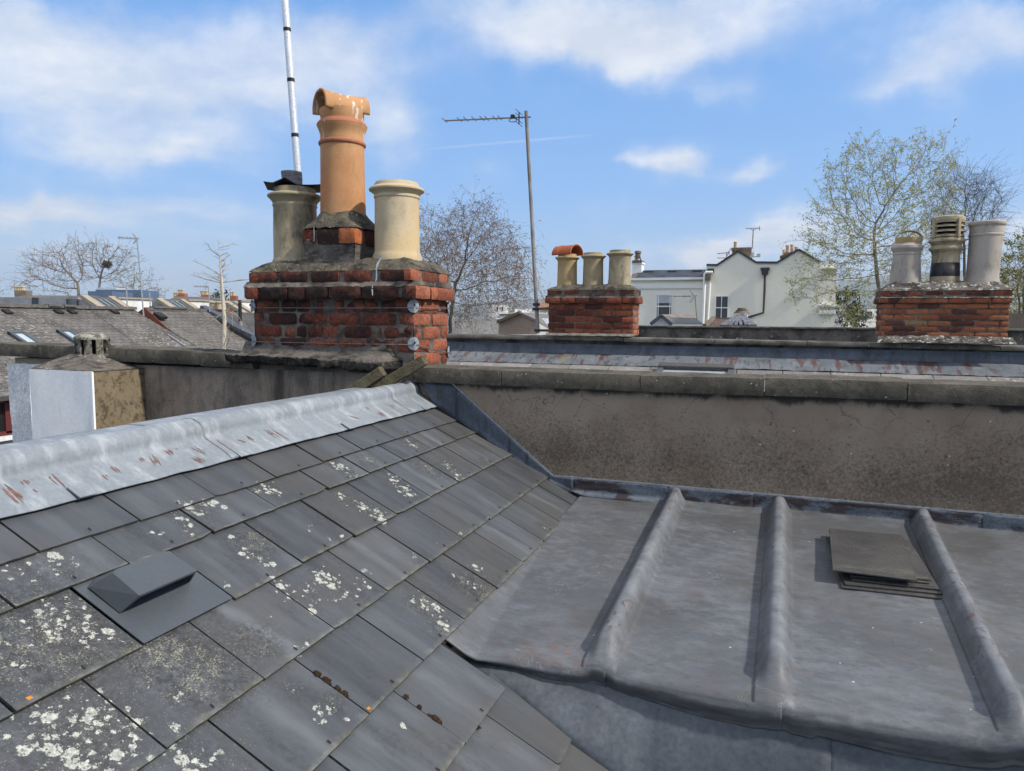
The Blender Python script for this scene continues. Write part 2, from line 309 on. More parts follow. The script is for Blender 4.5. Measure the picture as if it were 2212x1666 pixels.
M['bufforange'] = potmat('yellow_fireclay', (.36, .255, .125), (.44, .32, .165), (.16, .11, .06), .4)
M['buffgrey'] = potmat('grey_buff_fireclay', (.31, .26, .17), (.40, .34, .23), (.07, .06, .048), .75)
M['buffmid'] = potmat('yellow_buff_fireclay', (.32, .255, .15), (.40, .33, .20), (.12, .095, .06), .45)
M['potpale'] = potmat('pale_grey_fireclay', (.36, .32, .275), (.44, .395, .345), (.14, .125, .11), .45)
M['blackpaint'] = weather('tar_paint', (.012, .012, .014), (.03, .03, .034), 20, (), (), .5, .2, 60)
M['capmetal'] = weather('dark_sheet', (.022, .021, .022), (.045, .042, .04), 20, [((.09, .065, .05), 14, .55, .7, .5)], (), .7, .3, 60)
M['wrap'] = weather('grey_wrapped_mesh', (.16, .16, .165), (.27, .27, .27), 24, [((.07, .07, .07), 30, .5, .6, .6, (.2, .2, 3))], (), .7, .5, 80, .004)
M['ventpot'] = weather('blotched_concrete', (.09, .085, .07), (.22, .21, .165), 30, [((.015, .015, .014), 16, .47, .56, .95), ((.36, .35, .27), 45, .56, .64, .6)], (), .97, .9, 80, .01)
M['lichcap'] = weather('lichen_mortar', (.10, .088, .075), (.18, .155, .13), 18, [((.03, .026, .024), 12, .5, .62, .8)], [((.5, .5, .44), 40, .42, .55, 5)], .97, 1, 70, .012)
M['lichcapfar'] = weather('lichen_mortar_far', (.11, .096, .082), (.18, .16, .135), 9, [((.026, .023, .022), 7, .45, .58, .9), ((.50, .50, .46), 24, .56, .61, .9)], [((.48, .48, .44), 20, .40, .62, 3)], .97, 1, 40, .015)
M['vent'] = weather('grey_plastic_vent', (.062, .073, .084), (.070, .081, .092), 5, [((.10, .108, .115), 8, .55, .8, .3)], (), .42, .05, 60, .002, spec=.4, fine=.03)
M['stack'] = weather('loose_slate', (.046, .044, .043), (.070, .067, .062), 6, [((.15, .14, .11), 7, .56, .7, .6, (.3, 1, 1)), ((.03, .028, .026), 5, .5, .65, .5)], [((.4, .4, .36), 40, .06, .9)], .6, .2, 60, .003, spec=.35)
M['moss'] = weather('brown_moss', (.030, .016, .010), (.055, .035, .018), 90, [((.075, .07, .02), 120, .55, .7, .6)], (), 1, 1, 220, .01)
M['brick_soot'] = brickmat('sooty_corbel_brick', [(0, (.035, .02, .017)), (.35, (.075, .03, .022)), (.7, (.17, .052, .033)), (1, (.27, .085, .05))], soot=.85, sc=8)
M['deck'] = weather('roof_underlay', (.014, .014, .014), (.022, .021, .02), 5, (), (), 1, 0, 60)

# ------------------------------------------------------------------ slate roof beside the camera
SA = R(27.8); ES = np.array([math.cos(SA), 0, -math.sin(SA)]); EN = np.array([math.sin(SA), 0, math.cos(SA)]); SR = np.array([-1.769, 0, 9.536])-EN*.012
def SP(s, y, h=0): return SR+ES*s+EN*h+np.array([0, y, 0])
def SI(q, h=0):
    p = hP(q, EN, SP(0, 0, h)); return (p-SR-EN*h)@ES, p[1]
WY = 3.6
# lichen clusters read off the roof: (zoom, x, y, radius in m, strength, fine speckle)
LC = [('Y3', 560, 1400, .12, 1, .6), ('Y3', 650, 1560, .09, .9, .4), ('Y3', 420, 1600, .06, .8, .3), ('Y3', 250, 1300, .08, .5, .4), ('Y3', 430, 620, .09, .9, .8), ('Y3', 660, 680, .06, .95, .5), ('Y3', 450, 510, .05, .8, .5), ('Y3', 150, 920, .03, .9, .2), ('Y3', 330, 560, .05, .7, .6), ('Y3', 200, 700, .12, .1, .9), ('Y3', 380, 830, .1, .15, .8),
      ('Y3', 1180, 850, .08, .1, 1), ('Y3', 1380, 960, .08, .1, 1), ('Y3', 990, 1030, .012, 1.2, 0), ('Y3', 1200, 1085, .014, 1.3, 0), ('Y3', 1250, 1165, .016, 1.2, 0), ('Y3', 1235, 1380, .018, 1.3, 0), ('Y3', 1720, 140, .04, .9, .7), ('Y3', 1835, 215, .035, 1, .4), ('Y3', 1600, 45, .03, .9, .5), ('Y3', 1780, 60, .05, .3, .9), ('Y3', 1560, 370, .014, 1.2, 0), ('Y3', 1960, 400, .035, .9, .3), ('Y3', 2130, 420, .04, .95, .4),
      ('Y3', 1870, 580, .02, 1, .2), ('Y3', 2070, 790, .025, 1, .3), ('Y3', 1850, 840, .02, 1, .6), ('Y3', 1750, 760, .05, .1, .8), ('Y3', 1210, 1510, .03, .9, .4), ('Y3', 1370, 1600, .07, .9, .5), ('Y3', 2050, 1100, .03, .8, .5), ('Y3', 410, 175, .04, .9, .3), ('Y3', 120, 262, .035, .9, .4), ('Y3', 170, 245, .03, .8, .5), ('Y3', 410, 290, .04, .7, .6), ('Y3', 530, 240, .012, 1.2, 0), ('Y3', 245, 330, .012, 1.1, 0), ('Y3', 50, 320, .014, 1, 0), ('Y3', 270, 215, .03, .6, .5),
      ('Y2', 220, 775, .05, 1, .6), ('Y2', 140, 790, .03, .9, .4), ('Y2', 700, 620, .05, .95, .6), ('Y2', 770, 680, .05, .95, .5), ('Y2', 880, 580, .05, .5, .8), ('Y2', 1190, 465, .05, .9, .8), ('Y2', 1080, 710, .055, 1, .6), ('Y2', 1130, 780, .05, 1, .5), ('Y2', 1180, 830, .04, .9, .5), ('Y2', 850, 900, .05, .9, .6), ('Y2', 950, 960, .055, 1, .6), ('Y2', 715, 830, .04, .9, .6), ('Y2', 1440, 620, .05, .9, .6), ('Y2', 1500, 690, .045, 1, .5), ('Y2', 1300, 630, .06, .5, .9), ('Y2', 1720, 600, .04, .4, .9), ('Y2', 490, 1055, .02, 1, .1), ('Y2', 690, 1105, .02, 1, .1), ('Y2', 630, 1150, .016, 1, .1), ('Y2', 505, 990, .012, 1.2, 0),
      ('Y2', 600, 1390, .05, 1, .5), ('Y2', 350, 1500, .03, 1, .4), ('Y2', 480, 1510, .035, 1, .4), ('Y2', 745, 1500, .04, 1, .4), ('Y2', 850, 1440, .03, 1, .4), ('Y2', 850, 1510, .03, .9, .5), ('Y2', 660, 1555, .025, 1, .2), ('Y2', 510, 1630, .025, 1, .1), ('Y2', 860, 1345, .03, 1, .3), ('Y2', 280, 1430, .03, .9, .5), ('Y2', 1290, 1570, .055, 1, .7), ('Y2', 1370, 1620, .04, 1, .6), ('Y2', 1480, 1370, .02, 1, .4), ('Y2', 1610, 1450, .06, .6, .9), ('Y2', 1650, 1335, .035, .8, .4), ('Y2', 1520, 1260, .025, .9, .2), ('Y2', 1760, 1420, .02, 1, .5), ('Y2', 1350, 1110, .06, .5, .1), ('Y2', 1210, 1250, .014, 1.2, 0), ('Y2', 1165, 1300, .014, 1.2, 0), ('Y2', 1520, 1085, .016, 1, .1), ('Y2', 2100, 1040, .025, .8, .7),
      ('Y4', 850, 505, .05, 1, .6), ('Y4', 960, 650, .04, .9, .8), ('Y4', 225, 902, .01, 1.2, 0), ('Y4', 110, 1215, .018, 1, .2), ('Y4', 180, 1240, .02, 1, .1), ('Y4', 95, 1290, .02, 1, .1), ('Y4', 215, 1190, .025, .5, .8), ('Y4', 280, 1330, .02, 1, .1), ('Y4', 710, 1358, .01, 1.3, 0), ('Y4', 905, 1490, .01, 1.3, 0), ('Y4', 530, 1205, .008, 1.2, 0), ('Y4', 380, 1112, .008, 1.2, 0),
      ('Y1', 1330, 910, .05, .9, .7), ('Y1', 1450, 870, .04, .95, .5), ('Y1', 1310, 1000, .03, .8, .6), ('Y1', 1235, 960, .025, .9, .4), ('Y1', 1090, 1070, .025, .9, .3), ('Y1', 1325, 1080, .025, .9, .3), ('Y1', 1550, 895, .02, .9, .3)]
LCs = [(*SI(z(a, b, c), .012), r, w, f) for a, b, c, r, w, f in LC]
def lich(s, y):
    a = f = 0
    for cs, cy, r, w, ff in LCs:
        d2 = ((s-cs)**2+(y-cy)**2)/(r*r)
        if d2 < 7:
            e = math.exp(-d2*.75); a = max(a, w*e); f = max(f, ff*math.exp(-d2*.4))
    return a, f
def wallmat():
    m, g = newmat('speckled_brown_render'); zz = g.xyz(g.pos())[2]; P = g.pos()
    col = g.mix(g.mr(g.noise(3.2, 6), .36, .66), (.245, .190, .140), (.305, .248, .190))
    col = g.mix(g.m('MULTIPLY', g.mr(g.noise(9, 5), .55, .68), .5), col, (.20, .15, .125))
    # colonies of dark algae specks, thick below a wavy line
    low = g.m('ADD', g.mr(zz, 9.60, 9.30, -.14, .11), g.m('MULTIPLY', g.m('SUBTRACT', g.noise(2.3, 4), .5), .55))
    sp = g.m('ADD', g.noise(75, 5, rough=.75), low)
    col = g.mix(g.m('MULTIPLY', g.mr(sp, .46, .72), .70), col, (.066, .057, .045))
    d = g.voro(38, g.vm('ADD', P, g.vm('SCALE', g.noise(60, 3, out=1), scale=.012))); kk = g.add('ShaderNodeSeparateColor', {0: g.voro(38, None, 'Color')})
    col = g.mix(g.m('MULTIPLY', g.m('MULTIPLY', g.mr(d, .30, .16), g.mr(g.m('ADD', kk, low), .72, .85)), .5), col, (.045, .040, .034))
    # black run-offs below the coping joints
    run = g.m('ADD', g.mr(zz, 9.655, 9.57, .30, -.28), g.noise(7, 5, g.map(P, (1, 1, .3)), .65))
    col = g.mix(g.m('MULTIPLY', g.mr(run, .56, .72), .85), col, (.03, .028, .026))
    v = g.voro(20, P); k2 = g.add('ShaderNodeSeparateColor', {0: g.voro(20, None, 'Color')}); col = g.mix(g.m('MULTIPLY', g.mr(v, .09, .06), g.m('GREATER_THAN', k2, .86)), col, (.55, .54, .5))
    cr = g.voro(2.6, g.vm('ADD', P, g.vm('SCALE', g.noise(5, 5, out=1), scale=.25)), feature='DISTANCE_TO_EDGE')
    col = g.mix(g.m('MULTIPLY', g.mr(cr, .006, .002), g.mr(zz, 9.45, 9.6, 0, .7)), col, (.05, .045, .04))
    g.fin(g.bsdf(col, .95, g.bump(g.noise(140, 6, rough=.7), .6, .004), .2)); return m
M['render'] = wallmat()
def leadmat():
    m, g = newmat('mottled_lead_sheet'); P = g.pos(); X = g.map(P, (.6, 1, 1)); 
    col = g.mix(g.mr(g.noise(4, 6, g.map(P, (.6, 1, 1))), .36, .64), (.076, .083, .092), (.113, .120, .130))
    big = g.noise(1.9, 4)
    col = g.mix(g.m('MULTIPLY', g.mr(g.m('ADD', g.noise(20, 6, X, .7), g.m('MULTIPLY', g.m('SUBTRACT', big, .5), .5)), .46, .66), .72), col, (.152, .162, .177))
    col = g.mix(g.m('MULTIPLY', g.mr(g.m('ADD', g.noise(24, 6, g.vm('ADD', X, (3, 5, 1)), .75), g.m('MULTIPLY', g.m('SUBTRACT', .5, big), .4)), .46, .66), .55), col, (.082, .073, .064))
    col = g.mix(g.m('MULTIPLY', g.mr(g.noise(70, 5, g.map(P, (.4, 1, 1)), .7), .54, .66), .5), col, (.06, .057, .055))
    col = g.mix(g.m('MULTIPLY', g.mr(g.noise(2.4, 5, g.vm('ADD', P, (9, 2, 4))), .56, .66), .5), col, (.062, .058, .054))
    rust = g.m('MULTIPLY', g.mr(g.noise(4.5, 4, g.vm('ADD', P, (1, 7, 2))), .62, .72), g.mr(g.noise(45, 4, X, .7), .5, .62)); col = g.mix(g.m('MULTIPLY', rust, .55), col, (.17, .085, .055))
    cr = g.voro(3.2, g.vm('ADD', P, g.vm('SCALE', g.noise(6, 4, out=1), scale=.5)), feature='DISTANCE_TO_EDGE'); col = g.mix(g.m('MULTIPLY', g.mr(cr, .006, .002), g.mr(g.noise(5, 2), .5, .6, 0, .35)), col, (.3, .3, .3))
    v = g.voro(9, P); col = g.mix(g.mr(v, .035, .022), col, (.5, .5, .46))
    worn = g.attr('worn'); wc = g.mix(g.m('MULTIPLY', g.mr(g.noise(55, 4, g.map(P, (1, .6, 1))), .54, .63), g.mr(g.noise(4, 3), .42, .6)), g.mix(g.mr(g.noise(14, 5), .35, .65), (.14, .152, .166), (.225, .24, .258)), (.11, .05, .045))
    col = g.mix(g.m('MULTIPLY', worn, .85), col, wc)
    g.fin(g.bsdf(col, .52, g.bump(g.noise(45, 5, X), .25, .004), .45)); return m
M['lead'] = leadmat()
def slatemat():
    m, g = newmat('fibre_slate')
    uv = g.xyz(g.uv()); u, v = uv[0], uv[1]; P = g.pos()
    al, ff, tone, new = g.attr('lich'), g.attr('fine'), g.attr('tone'), g.attr('fresh')
    st = g.map(P, (1, 1, 1), (0, 0, 0), (0, 0, 0))
    dn = g.noise(9, 6, g.map(P, (.25, 1.6, .25)), .6)           # runs down the slope
    col = g.mix(g.mr(dn, .36, .66), (.051, .056, .063), (.086, .092, .101))
    col = g.mix(1, col, g.mr(tone, 0, 1, .82, 1.22), 'MULTIPLY')
    col = g.mix(g.m('MULTIPLY', g.mr(g.noise(3.1, 3), .45, .62), .5), col, (.074, .069, .062))
    old = g.m('SUBTRACT', 1, new)
    # pale run-off streak under the joint of the course above
    su = g.m('ADD', u, g.mr(tone, 0, 1, -.12, .12))
    sk = g.m('MULTIPLY', g.mr(g.m('ABSOLUTE', g.m('SUBTRACT', su, g.mr(g.noise(4, 2), .3, .7, .42, .6))), .01, .13, 1, 0, True), g.mr(dn, .3, .6, .1, 1))
    sk = g.m('MULTIPLY', g.m('MULTIPLY', sk, g.mr(tone, .3, .8)), old)
    col = g.mix(g.m('MULTIPLY', sk, .55), col, (.15, .165, .178))
    # black algae near the lichen and in bands
    dk = g.m('MULTIPLY', g.m('MAXIMUM', g.mr(ff, .12, .6), g.m('MULTIPLY', g.mr(g.noise(7, 5, g.map(P, (.5, 1.3, .5)), .7), .5, .66), .75)), g.mr(g.noise(70, 4, rough=.75), .38, .6))
    col = g.mix(g.m('MULTIPLY', g.m('MULTIPLY', dk, old), .75), col, (.026, .0255, .025))
    # grime, moss along the tail of every slate
    tl = g.m('MULTIPLY', g.mr(g.m('ADD', v, g.m('MULTIPLY', g.m('SUBTRACT', g.noise(60, 4), .5), .16)), .0, .075, 1, 0), g.mr(g.noise(13, 3), .4, .6, .15, 1))
    col = g.mix(g.m('MULTIPLY', g.m('MULTIPLY', tl, old), .7), col, g.mix(g.mr(g.noise(25, 2), .4, .6), (.19, .19, .17), (.10, .095, .05)))
    # fine yellowish speckle
    fs = g.mr(g.m('ADD', g.noise(230, 4, rough=.8), g.m('MULTIPLY', ff, g.mr(g.noise(28, 4, rough=.7), .35, .65, .02, .19))), .655, .70)
    col = g.mix(g.m('MULTIPLY', g.m('MULTIPLY', fs, old), .75), col, (.33, .31, .22))
    # lichen rosettes of a few centimetres
    vv = g.vm('ADD', P, g.vm('SCALE', g.vm('SUBTRACT', g.noise(85, 4, rough=.7, out=1), (.5, .5, .5)), scale=.030))
    ros = None
    for sc_, k in ((29, .42), (58, .42)):
        d = g.voro(sc_, vv); rr = g.add('ShaderNodeSeparateColor', {0: g.voro(sc_, vv, 'Color')})
        lim = g.m('MULTIPLY', g.mr(g.m('ADD', al, g.m('MULTIPLY', rr, .55)), .68, 1.15), k)
        e = g.m('MULTIPLY', g.mr(g.m('SUBTRACT', lim, d), 0, .05), g.mr(al, .12, .2))
        ros = e if ros is None else g.m('MAXIMUM', ros, e)
    ros = g.m('MULTIPLY', ros, g.mr(g.noise(160, 3), .34, .44))
    col = g.mix(g.m('MULTIPLY', ros, .95), col, g.mix(g.mr(g.noise(110, 4, rough=.8), .4, .62), (.25, .265, .235), (.53, .53, .47)))
    # orange specks, rare
    h = g.m('ADD', g.m('MULTIPLY', ros, 1.0), g.noise(260, 4, rough=.7))
    rough = g.mr(ros, 0, 1, .52, .95)
    g.fin(g.bsdf(col, rough, g.bump(h, .3, .003), .38)); return m
M['slate'] = slatemat()
M['stub'] = weather('slate_edge', (.03, .03, .03), (.07, .068, .05), 30, (), (), .95, .4, 90)

roof = thing('slate_roof', 'near slope of dark grey slates spotted with pale lichen, below the pale lead ridge', 'roof', SP(.6, 1.8, -.1))
BOT = [.045, .19, .325, .56, .795, 1.027, 1.252, 1.48, 1.712, 1.945, 2.18]
W = .2876
OFF = {1: 1.165, 2: 1.021, 3: 1.153, 4: 1.008, 5: 1.126, 6: 1.541, 7: 1.69, 8: 1.53, 9: 1.68, 10: 1.54}
mb = MB(); AL = []; AF = []; AT = []; AN = []
tabs = MB(); random.seed(3)
FOC = {}
for c in range(1, 11):
    s0, s1 = BOT[c-1], BOT[c]
    ymax = 3.592 if c <= 5 else [0, 0, 0, 0, 0, 0, 1.858, 1.812, 1.80, 1.79, 1.78][c]
    k0 = math.floor((.1-OFF[c])/W)
    y = OFF[c]+k0*W
    while y < ymax-.02:
        ya, yb = y+random.uniform(.0015, .0045), min(y+W-random.uniform(.0015, .0045), ymax)
        y += W
        if yb-ya < .03: continue
        isv = c == 3 and abs(ya-1.153) < .02
        if isv: continue
        tone = random.random(); fresh = 1.0 if (c == 1) else (.55 if (c >= 6 and yb > ymax-.05) else 0.0)
        if c == 1: tone = .35+.15*random.random()
        lift = random.uniform(0, .0025); tw = random.uniform(-.0015, .0015); sb = s1+random.uniform(-.003, .003); st_ = s0-.06
        NU, NV = (14, 12) if ya > .5 else (6, 6)
        o = len(mb.v)
        slant = ({6: .030, 7: .049, 8: .012}.get(c, .01) if (c >= 6 and yb > ymax-.005) else 0)
        chips = {(True, ): random.uniform(.004, .009) if random.random() < .12 else 0, (False, ): random.uniform(.004, .009) if random.random() < .12 else 0}
        def P2(i, j, dh=0):
            yy = ya+(yb+slant*j-ya)*i; ss = sb+(st_-sb)*j
            chip = chips.get((i < .5, ), 0)*max(0, 1-min(i, 1-i)*9)*(1 if j == 0 else 0)
            hh = .013+lift+tw*(i-.5)*2-(.012+lift)*j*((s1-s0+.06)/(s1-s0+.06))
            ss -= chip
            if j == 0: ss += .0018*nz((yy, ss, c), 38)
            return ss, yy, hh+dh
        vs = []; 
        for j in range(NV+1):
            for i in range(NU+1):
                ss, yy, hh = P2(i/NU, j/NV); vs.append(SP(ss, yy, hh)); a, f = lich(ss, yy)
                AL.append(a); AF.append(f); AT.append(tone); AN.append(fresh)
        fs = []; uu = []; w1 = NU+1; vis = (s1-s0+.06)/(s1-s0)
        for j in range(NV):
            for i in range(NU):
                fs.append((j*w1+i, j*w1+i+1, (j+1)*w1+i+1, (j+1)*w1+i)); uu.append([(i/NU, j/NV*vis), ((i+1)/NU, j/NV*vis), ((i+1)/NU, (j+1)/NV*vis), (i/NU, (j+1)/NV*vis)])
        mb.add(vs, fs, 0, uu)
        # thickness skirt
        sk = []; ring = [(i, 0) for i in range(NU+1)]+[(NU, j) for j in range(1, NV+1)]
        ring2 = [(0, j) for j in range(NV, 0, -1)]
        rr = ring2+ring; sv = []
        for (i, j) in rr: sv.append(SP(*P2(i/NU, j/NV)))
        for (i, j) in rr: sv.append(SP(*P2(i/NU, j/NV, -.006)))
        n = len(rr); mb.add(sv, [(k, k+1, n+k+1, n+k) for k in range(n-1)], 1)
        AL += [0]*2*n; AF += [0]*2*n; AT += [tone]*2*n; AN += [fresh]*2*n
        # copper rivet tail
        if yb-ya > .2:
            yc = (ya+yb)/2+random.uniform(-.01, .01); o_ = len(mb.v); mb.obox(SP(s1-.018, yc, .0165+lift), ES*.0055, np.array([0, .0013, 0]), EN*.0012, 2); n_ = len(mb.v)-o_; AL += [0]*n_; AF += [0]*n_; AT += [0]*n_; AN += [0]*n_
part('slates', mb, [M['slate'], M['stub'], M['capmetal']], roof, attrs={'lich': AL, 'fine': AF, 'tone': AT, 'fresh': AN}, smooth=False)
mb = MB(); mb.prism([SP(-.13, -.2, -.012), SP(1.03, -.2, -.012), SP(1.03, 3.59, -.012), SP(-.13, 3.59, -.012)], -EN*.1); part('deck', mb, M['deck'], roof)
mb = MB(); mb.prism([SP(1.031, -.2, -.012), SP(3.2, -.2, -.012), SP(3.2, 1.77, -.012), SP(1.031, 1.86, -.012)], -EN*.1); part('lower_deck', mb, M['deck'], roof)
ES2 = np.array([-math.cos(SA), 0, -math.sin(SA)]); AP = SP(-.15, 0, 0)
mb = MB(); b0 = AP+np.array([0, -.2, -.012]); mb.prism([b0, b0+ES2*3.2, b0+ES2*3.2+np.array([0, 3.79, 0]), b0+np.array([0, 3.79, 0])], (0, 0, -.06)); part('rear_slope', mb, M['stack'], roof)
# moss cushions lodged in the joints
for q, r in [(z('Y4', 95, 985), .011), (z('Y4', 160, 1032), .013), (z('Y4', 235, 1090), .011), (z('Y4', 285, 1128), .011), (z('Y4', 710, 1142), .008), (z('Y4', 800, 1215), .008), (z('Y4', 905, 1298), .013), (z('Y4', 925, 1312), .012), (z('Y4', 1210, 1355), .007), (z('Y3', 2190, 985), .01), (z('Y4', 870, 1275), .008), (z('Y4', 350, 1340), .007)]:
    s_, y_ = SI(q, .012); c0 = SP(s_, y_, .011); mo = MB(); nb = 9; r *= .68
    vs = [c0+EN*r*.9]; fs = []
    for j in (1, 2):
        for k in range(nb):
            t = 2*math.pi*k/nb; a = j*.8; rr_ = r*random.uniform(.8, 1.25); vs.append(c0+(ES*math.cos(t)*1.5+np.array([0, math.sin(t), 0]))*math.sin(a)*rr_+EN*math.cos(a)*rr_*.9)
    fs = [(0, 1+k, 1+(k+1) % nb) for k in range(nb)]+[(1+k, 1+nb+k, 1+nb+(k+1) % nb, 1+(k+1) % nb) for k in range(nb)]
    mo.add(vs, fs); part('moss_cushion', mo, M['moss'], roof, smooth=True)
OLM = weather('orange_lichen', (.5, .16, .02), (.6, .25, .05), 90, (), (), .9, .4, 100)
for q in (z('Y3', 200, 1160), z('Y4', 443, 1232)):
    s_, y_ = SI(q, .012); og = MB(); og.add([SP(s_+math.cos(t)*rr_, y_+math.sin(t)*rr_*1.3, .0155) for t, rr_ in zip(np.linspace(0, 6.28, 9)[:-1], (.004, .0062, .0035, .0055, .003, .006, .0042, .0052))]+[SP(s_, y_, .0168)], [(k, (k+1) % 8, 8) for k in range(8)]); part('orange_lichen', og, OLM, roof)


# roof vent tile
vt = thing('roof_vent', 'plain grey hooded vent tile set among the lichen-spotted slates', 'roof vent', SP(.44, 1.29, .014))
mb = MB(); y0, y1 = 1.157, 1.436
mb.prism([SP(.27, y0, .004), SP(.556, y0, .0155), SP(.556, y1, .0155), SP(.27, y1, .004)], -EN*.004); part('base_plate', mb, M['vent'], vt, bev=.001)
mb = MB(); H = .075; vsB = [(.330, 1.205, .012), (.345, 1.178, .013), (.452, 1.178, .014), (.452, 1.392, .014), (.345, 1.392, .013), (.330, 1.37, .012)]
vsT = [(.372, 1.212, H-.006), (.380, 1.196, H-.005), (.474, 1.190, H), (.474, 1.365, H), (.380, 1.365, H-.005), (.372, 1.35, H-.006)]
vb = [SP(*p) for p in vsB]; vt_ = [SP(*p) for p in vsT]; inn = [SP(p[0], p[1]+(.006 if p[1] < 1.29 else -.006), p[2]-.0) for p in vsB]; it = [SP(p[0], p[1]+(.006 if p[1] < 1.29 else -.006), p[2]-.007) for p in vsT]
mb.add(vb+vt_, [(0, 1, 7, 6), (1, 2, 8, 7), (3, 4, 10, 9), (4, 5, 11, 10), (5, 0, 6, 11), (6, 7, 8, 9, 10, 11)])
mb.add(inn+it, [(1, 2, 8, 7), (3, 4, 10, 9), (7, 8, 9, 10)])
mb.add([vb[2], vt_[2], it[2], inn[2], vb[3], vt_[3], it[3], inn[3]], [(0, 1, 2, 3), (4, 5, 6, 7), (1, 5, 6, 2)])
part('hood', mb, M['vent'], vt, fixn=True)
mb = MB(); mb.prism([SP(.40, 1.19, .016), SP(.40, 1.375, .016), SP(.40, 1.33, H-.012), SP(.40, 1.20, H-.012)], ES*.004); part('mouth_shade', mb, M['slotdark'], vt)  # black plate standing in for the shade inside the open hood

# ------------------------------------------------------------------ lead ridge
rg = thing('ridge_flashing', 'pale lead ridge roll with red scratches running up to the parapet wall', 'ridge flashing', SP(-.12, 2, 0))
prof = [(.054, .0185), (.03, .0205), (-.02, .021), (-.06, .0215), (-.080, .0225), (-.090, .029), (-.096, .042), (-.106, .054), (-.122, .061), (-.143, .063), (-.163, .057), (-.18, .042), (-.195, .020), (-.215, -.004), (-.25, -.025), (-.36, -.08)]
seams = [-.3, 1.98, 3.31, 3.6]
SCAR = [('Y1', 265, 605, 455, 785, .009), ('Y1', 0, 770, 130, 890, .006), ('Y1', 30, 745, 195, 880, .007), ('Y1', 145, 705, 190, 750, .012), ('Y1', 625, 585, 675, 615, .010), ('Y1', 770, 610, 830, 665, .007), ('Y1', 1120, 475, 1215, 540, .016), ('Y1', 1170, 460, 1235, 510, .005), ('Y1', 1050, 540, 1105, 620, .012), ('Y1', 960, 560, 1000, 590, .008), ('Y1', 1320, 485, 1430, 540, .012), ('Y1', 1330, 550, 1430, 600, .015), ('Y1', 1410, 430, 1470, 438, .006), ('Y1', 1490, 440, 1630, 540, .005), ('Y1', 1485, 465, 1540, 490, .009), ('Y1', 1670, 400, 1780, 465, .008), ('Y1', 1640, 440, 1700, 465, .007), ('Y1', 1800, 350, 1950, 450, .010), ('Y1', 1860, 365, 2010, 450, .005), ('Y1', 700, 670, 760, 720, .009), ('Y1', 230, 775, 265, 800, .005), ('Y2', 740, 265, 860, 310, .009), ('Y2', 980, 175, 1130, 265, .014), ('Y2', 950, 250, 1010, 290, .014), ('Y2', 830, 200, 900, 240, .005)]
for k in range(3):
    ya, yb = seams[k]-(.035 if k else 0), seams[k+1]+.01
    mb = MB(); nu = max(6, int((yb-ya)*34)); nv = 40
    cum = [0]
    for a, b in zip(prof, prof[1:]): cum.append(cum[-1]+math.hypot(a[0]-b[0], a[1]-b[1]))
    off = .003*k
    def pf(t):
        L = t*cum[-1]
        for i in range(len(prof)-1):
            if L <= cum[i+1]+1e-9:
                w = (L-cum[i])/(cum[i+1]-cum[i]); return prof[i][0]*(1-w)+prof[i+1][0]*w, prof[i][1]*(1-w)+prof[i+1][1]*w
    def fn(u, v, ya=ya, yb=yb, off=off, k=k):
        s, h = pf(v); y = ya+(yb-ya)*u
        if u == 0 and k: y += .03*math.sin((s+.2)*9)-.02
        h += off+.0035*fbm((s*1.0, y, 0), 6, 2)*(1 if s > -.25 else 0)
        if v == 0: s += .004*nz((y, 0, k), 9)
        return SP(s, y, h)
    mb.grid(nu, nv, fn)
    o = part('lead_sheet', mb, M['leadridge'], rg, smooth=True)
    md = o.modifiers.new('thick', 'SOLIDIFY'); md.thickness = .0025; md.offset = -1
def rh(s, y):
    xs = [p[0] for p in prof][::-1]; hs = [p[1] for p in prof][::-1]
    return float(np.interp(s, xs, hs))+.003*(2 if y > 3.31 else 1 if y > 1.98 else 0)+.0035*fbm((s, y, 0), 6, 2)+.0012
mb = MB(); random.seed(11)
for zk, a, b, c, d, w in SCAR:
    p, q = SI(z(zk, a, b), .023), SI(z(zk, c, d), .023); nst = max(3, int(w/.0016)); mb = MB()
    for k in range(nst):      # several thin ragged scratches make one scar
        f0, f1 = sorted((random.random()*.5, .5+random.random()*.5)); off = random.uniform(-w, w); n = 7; hw = random.uniform(.0008, .0024) if w > .007 else .0026
        L = []; Rr = []
        for i in range(n):
            t = f0+(f1-f0)*i/(n-1); s = p[0]+(q[0]-p[0])*t+random.uniform(-.001, .001); y = p[1]+(q[1]-p[1])*t+off+random.uniform(-.001, .001); ww = hw*math.sin(math.pi*(i+.5)/n)
            if s < -.065: continue
            L.append(SP(s, y-ww, rh(s, y-ww))); Rr.append(SP(s, y+ww, rh(s, y+ww)))
        m_ = len(L)
        if m_ > 1: mb.add(L+Rr, [(i, i+1, m_+i+1, m_+i) for i in range(m_-1)])
    if mb.f: part('scratch', mb, M['leadscar'], rg)
for yy in (1.39, 2.01, 2.70, 3.44): mb = MB(); mb.obox(SP(.036, yy, .0275), ES*.026, np.array([0, .027, 0]), EN*.0015); part('clip', mb, M['leadridge'], rg)
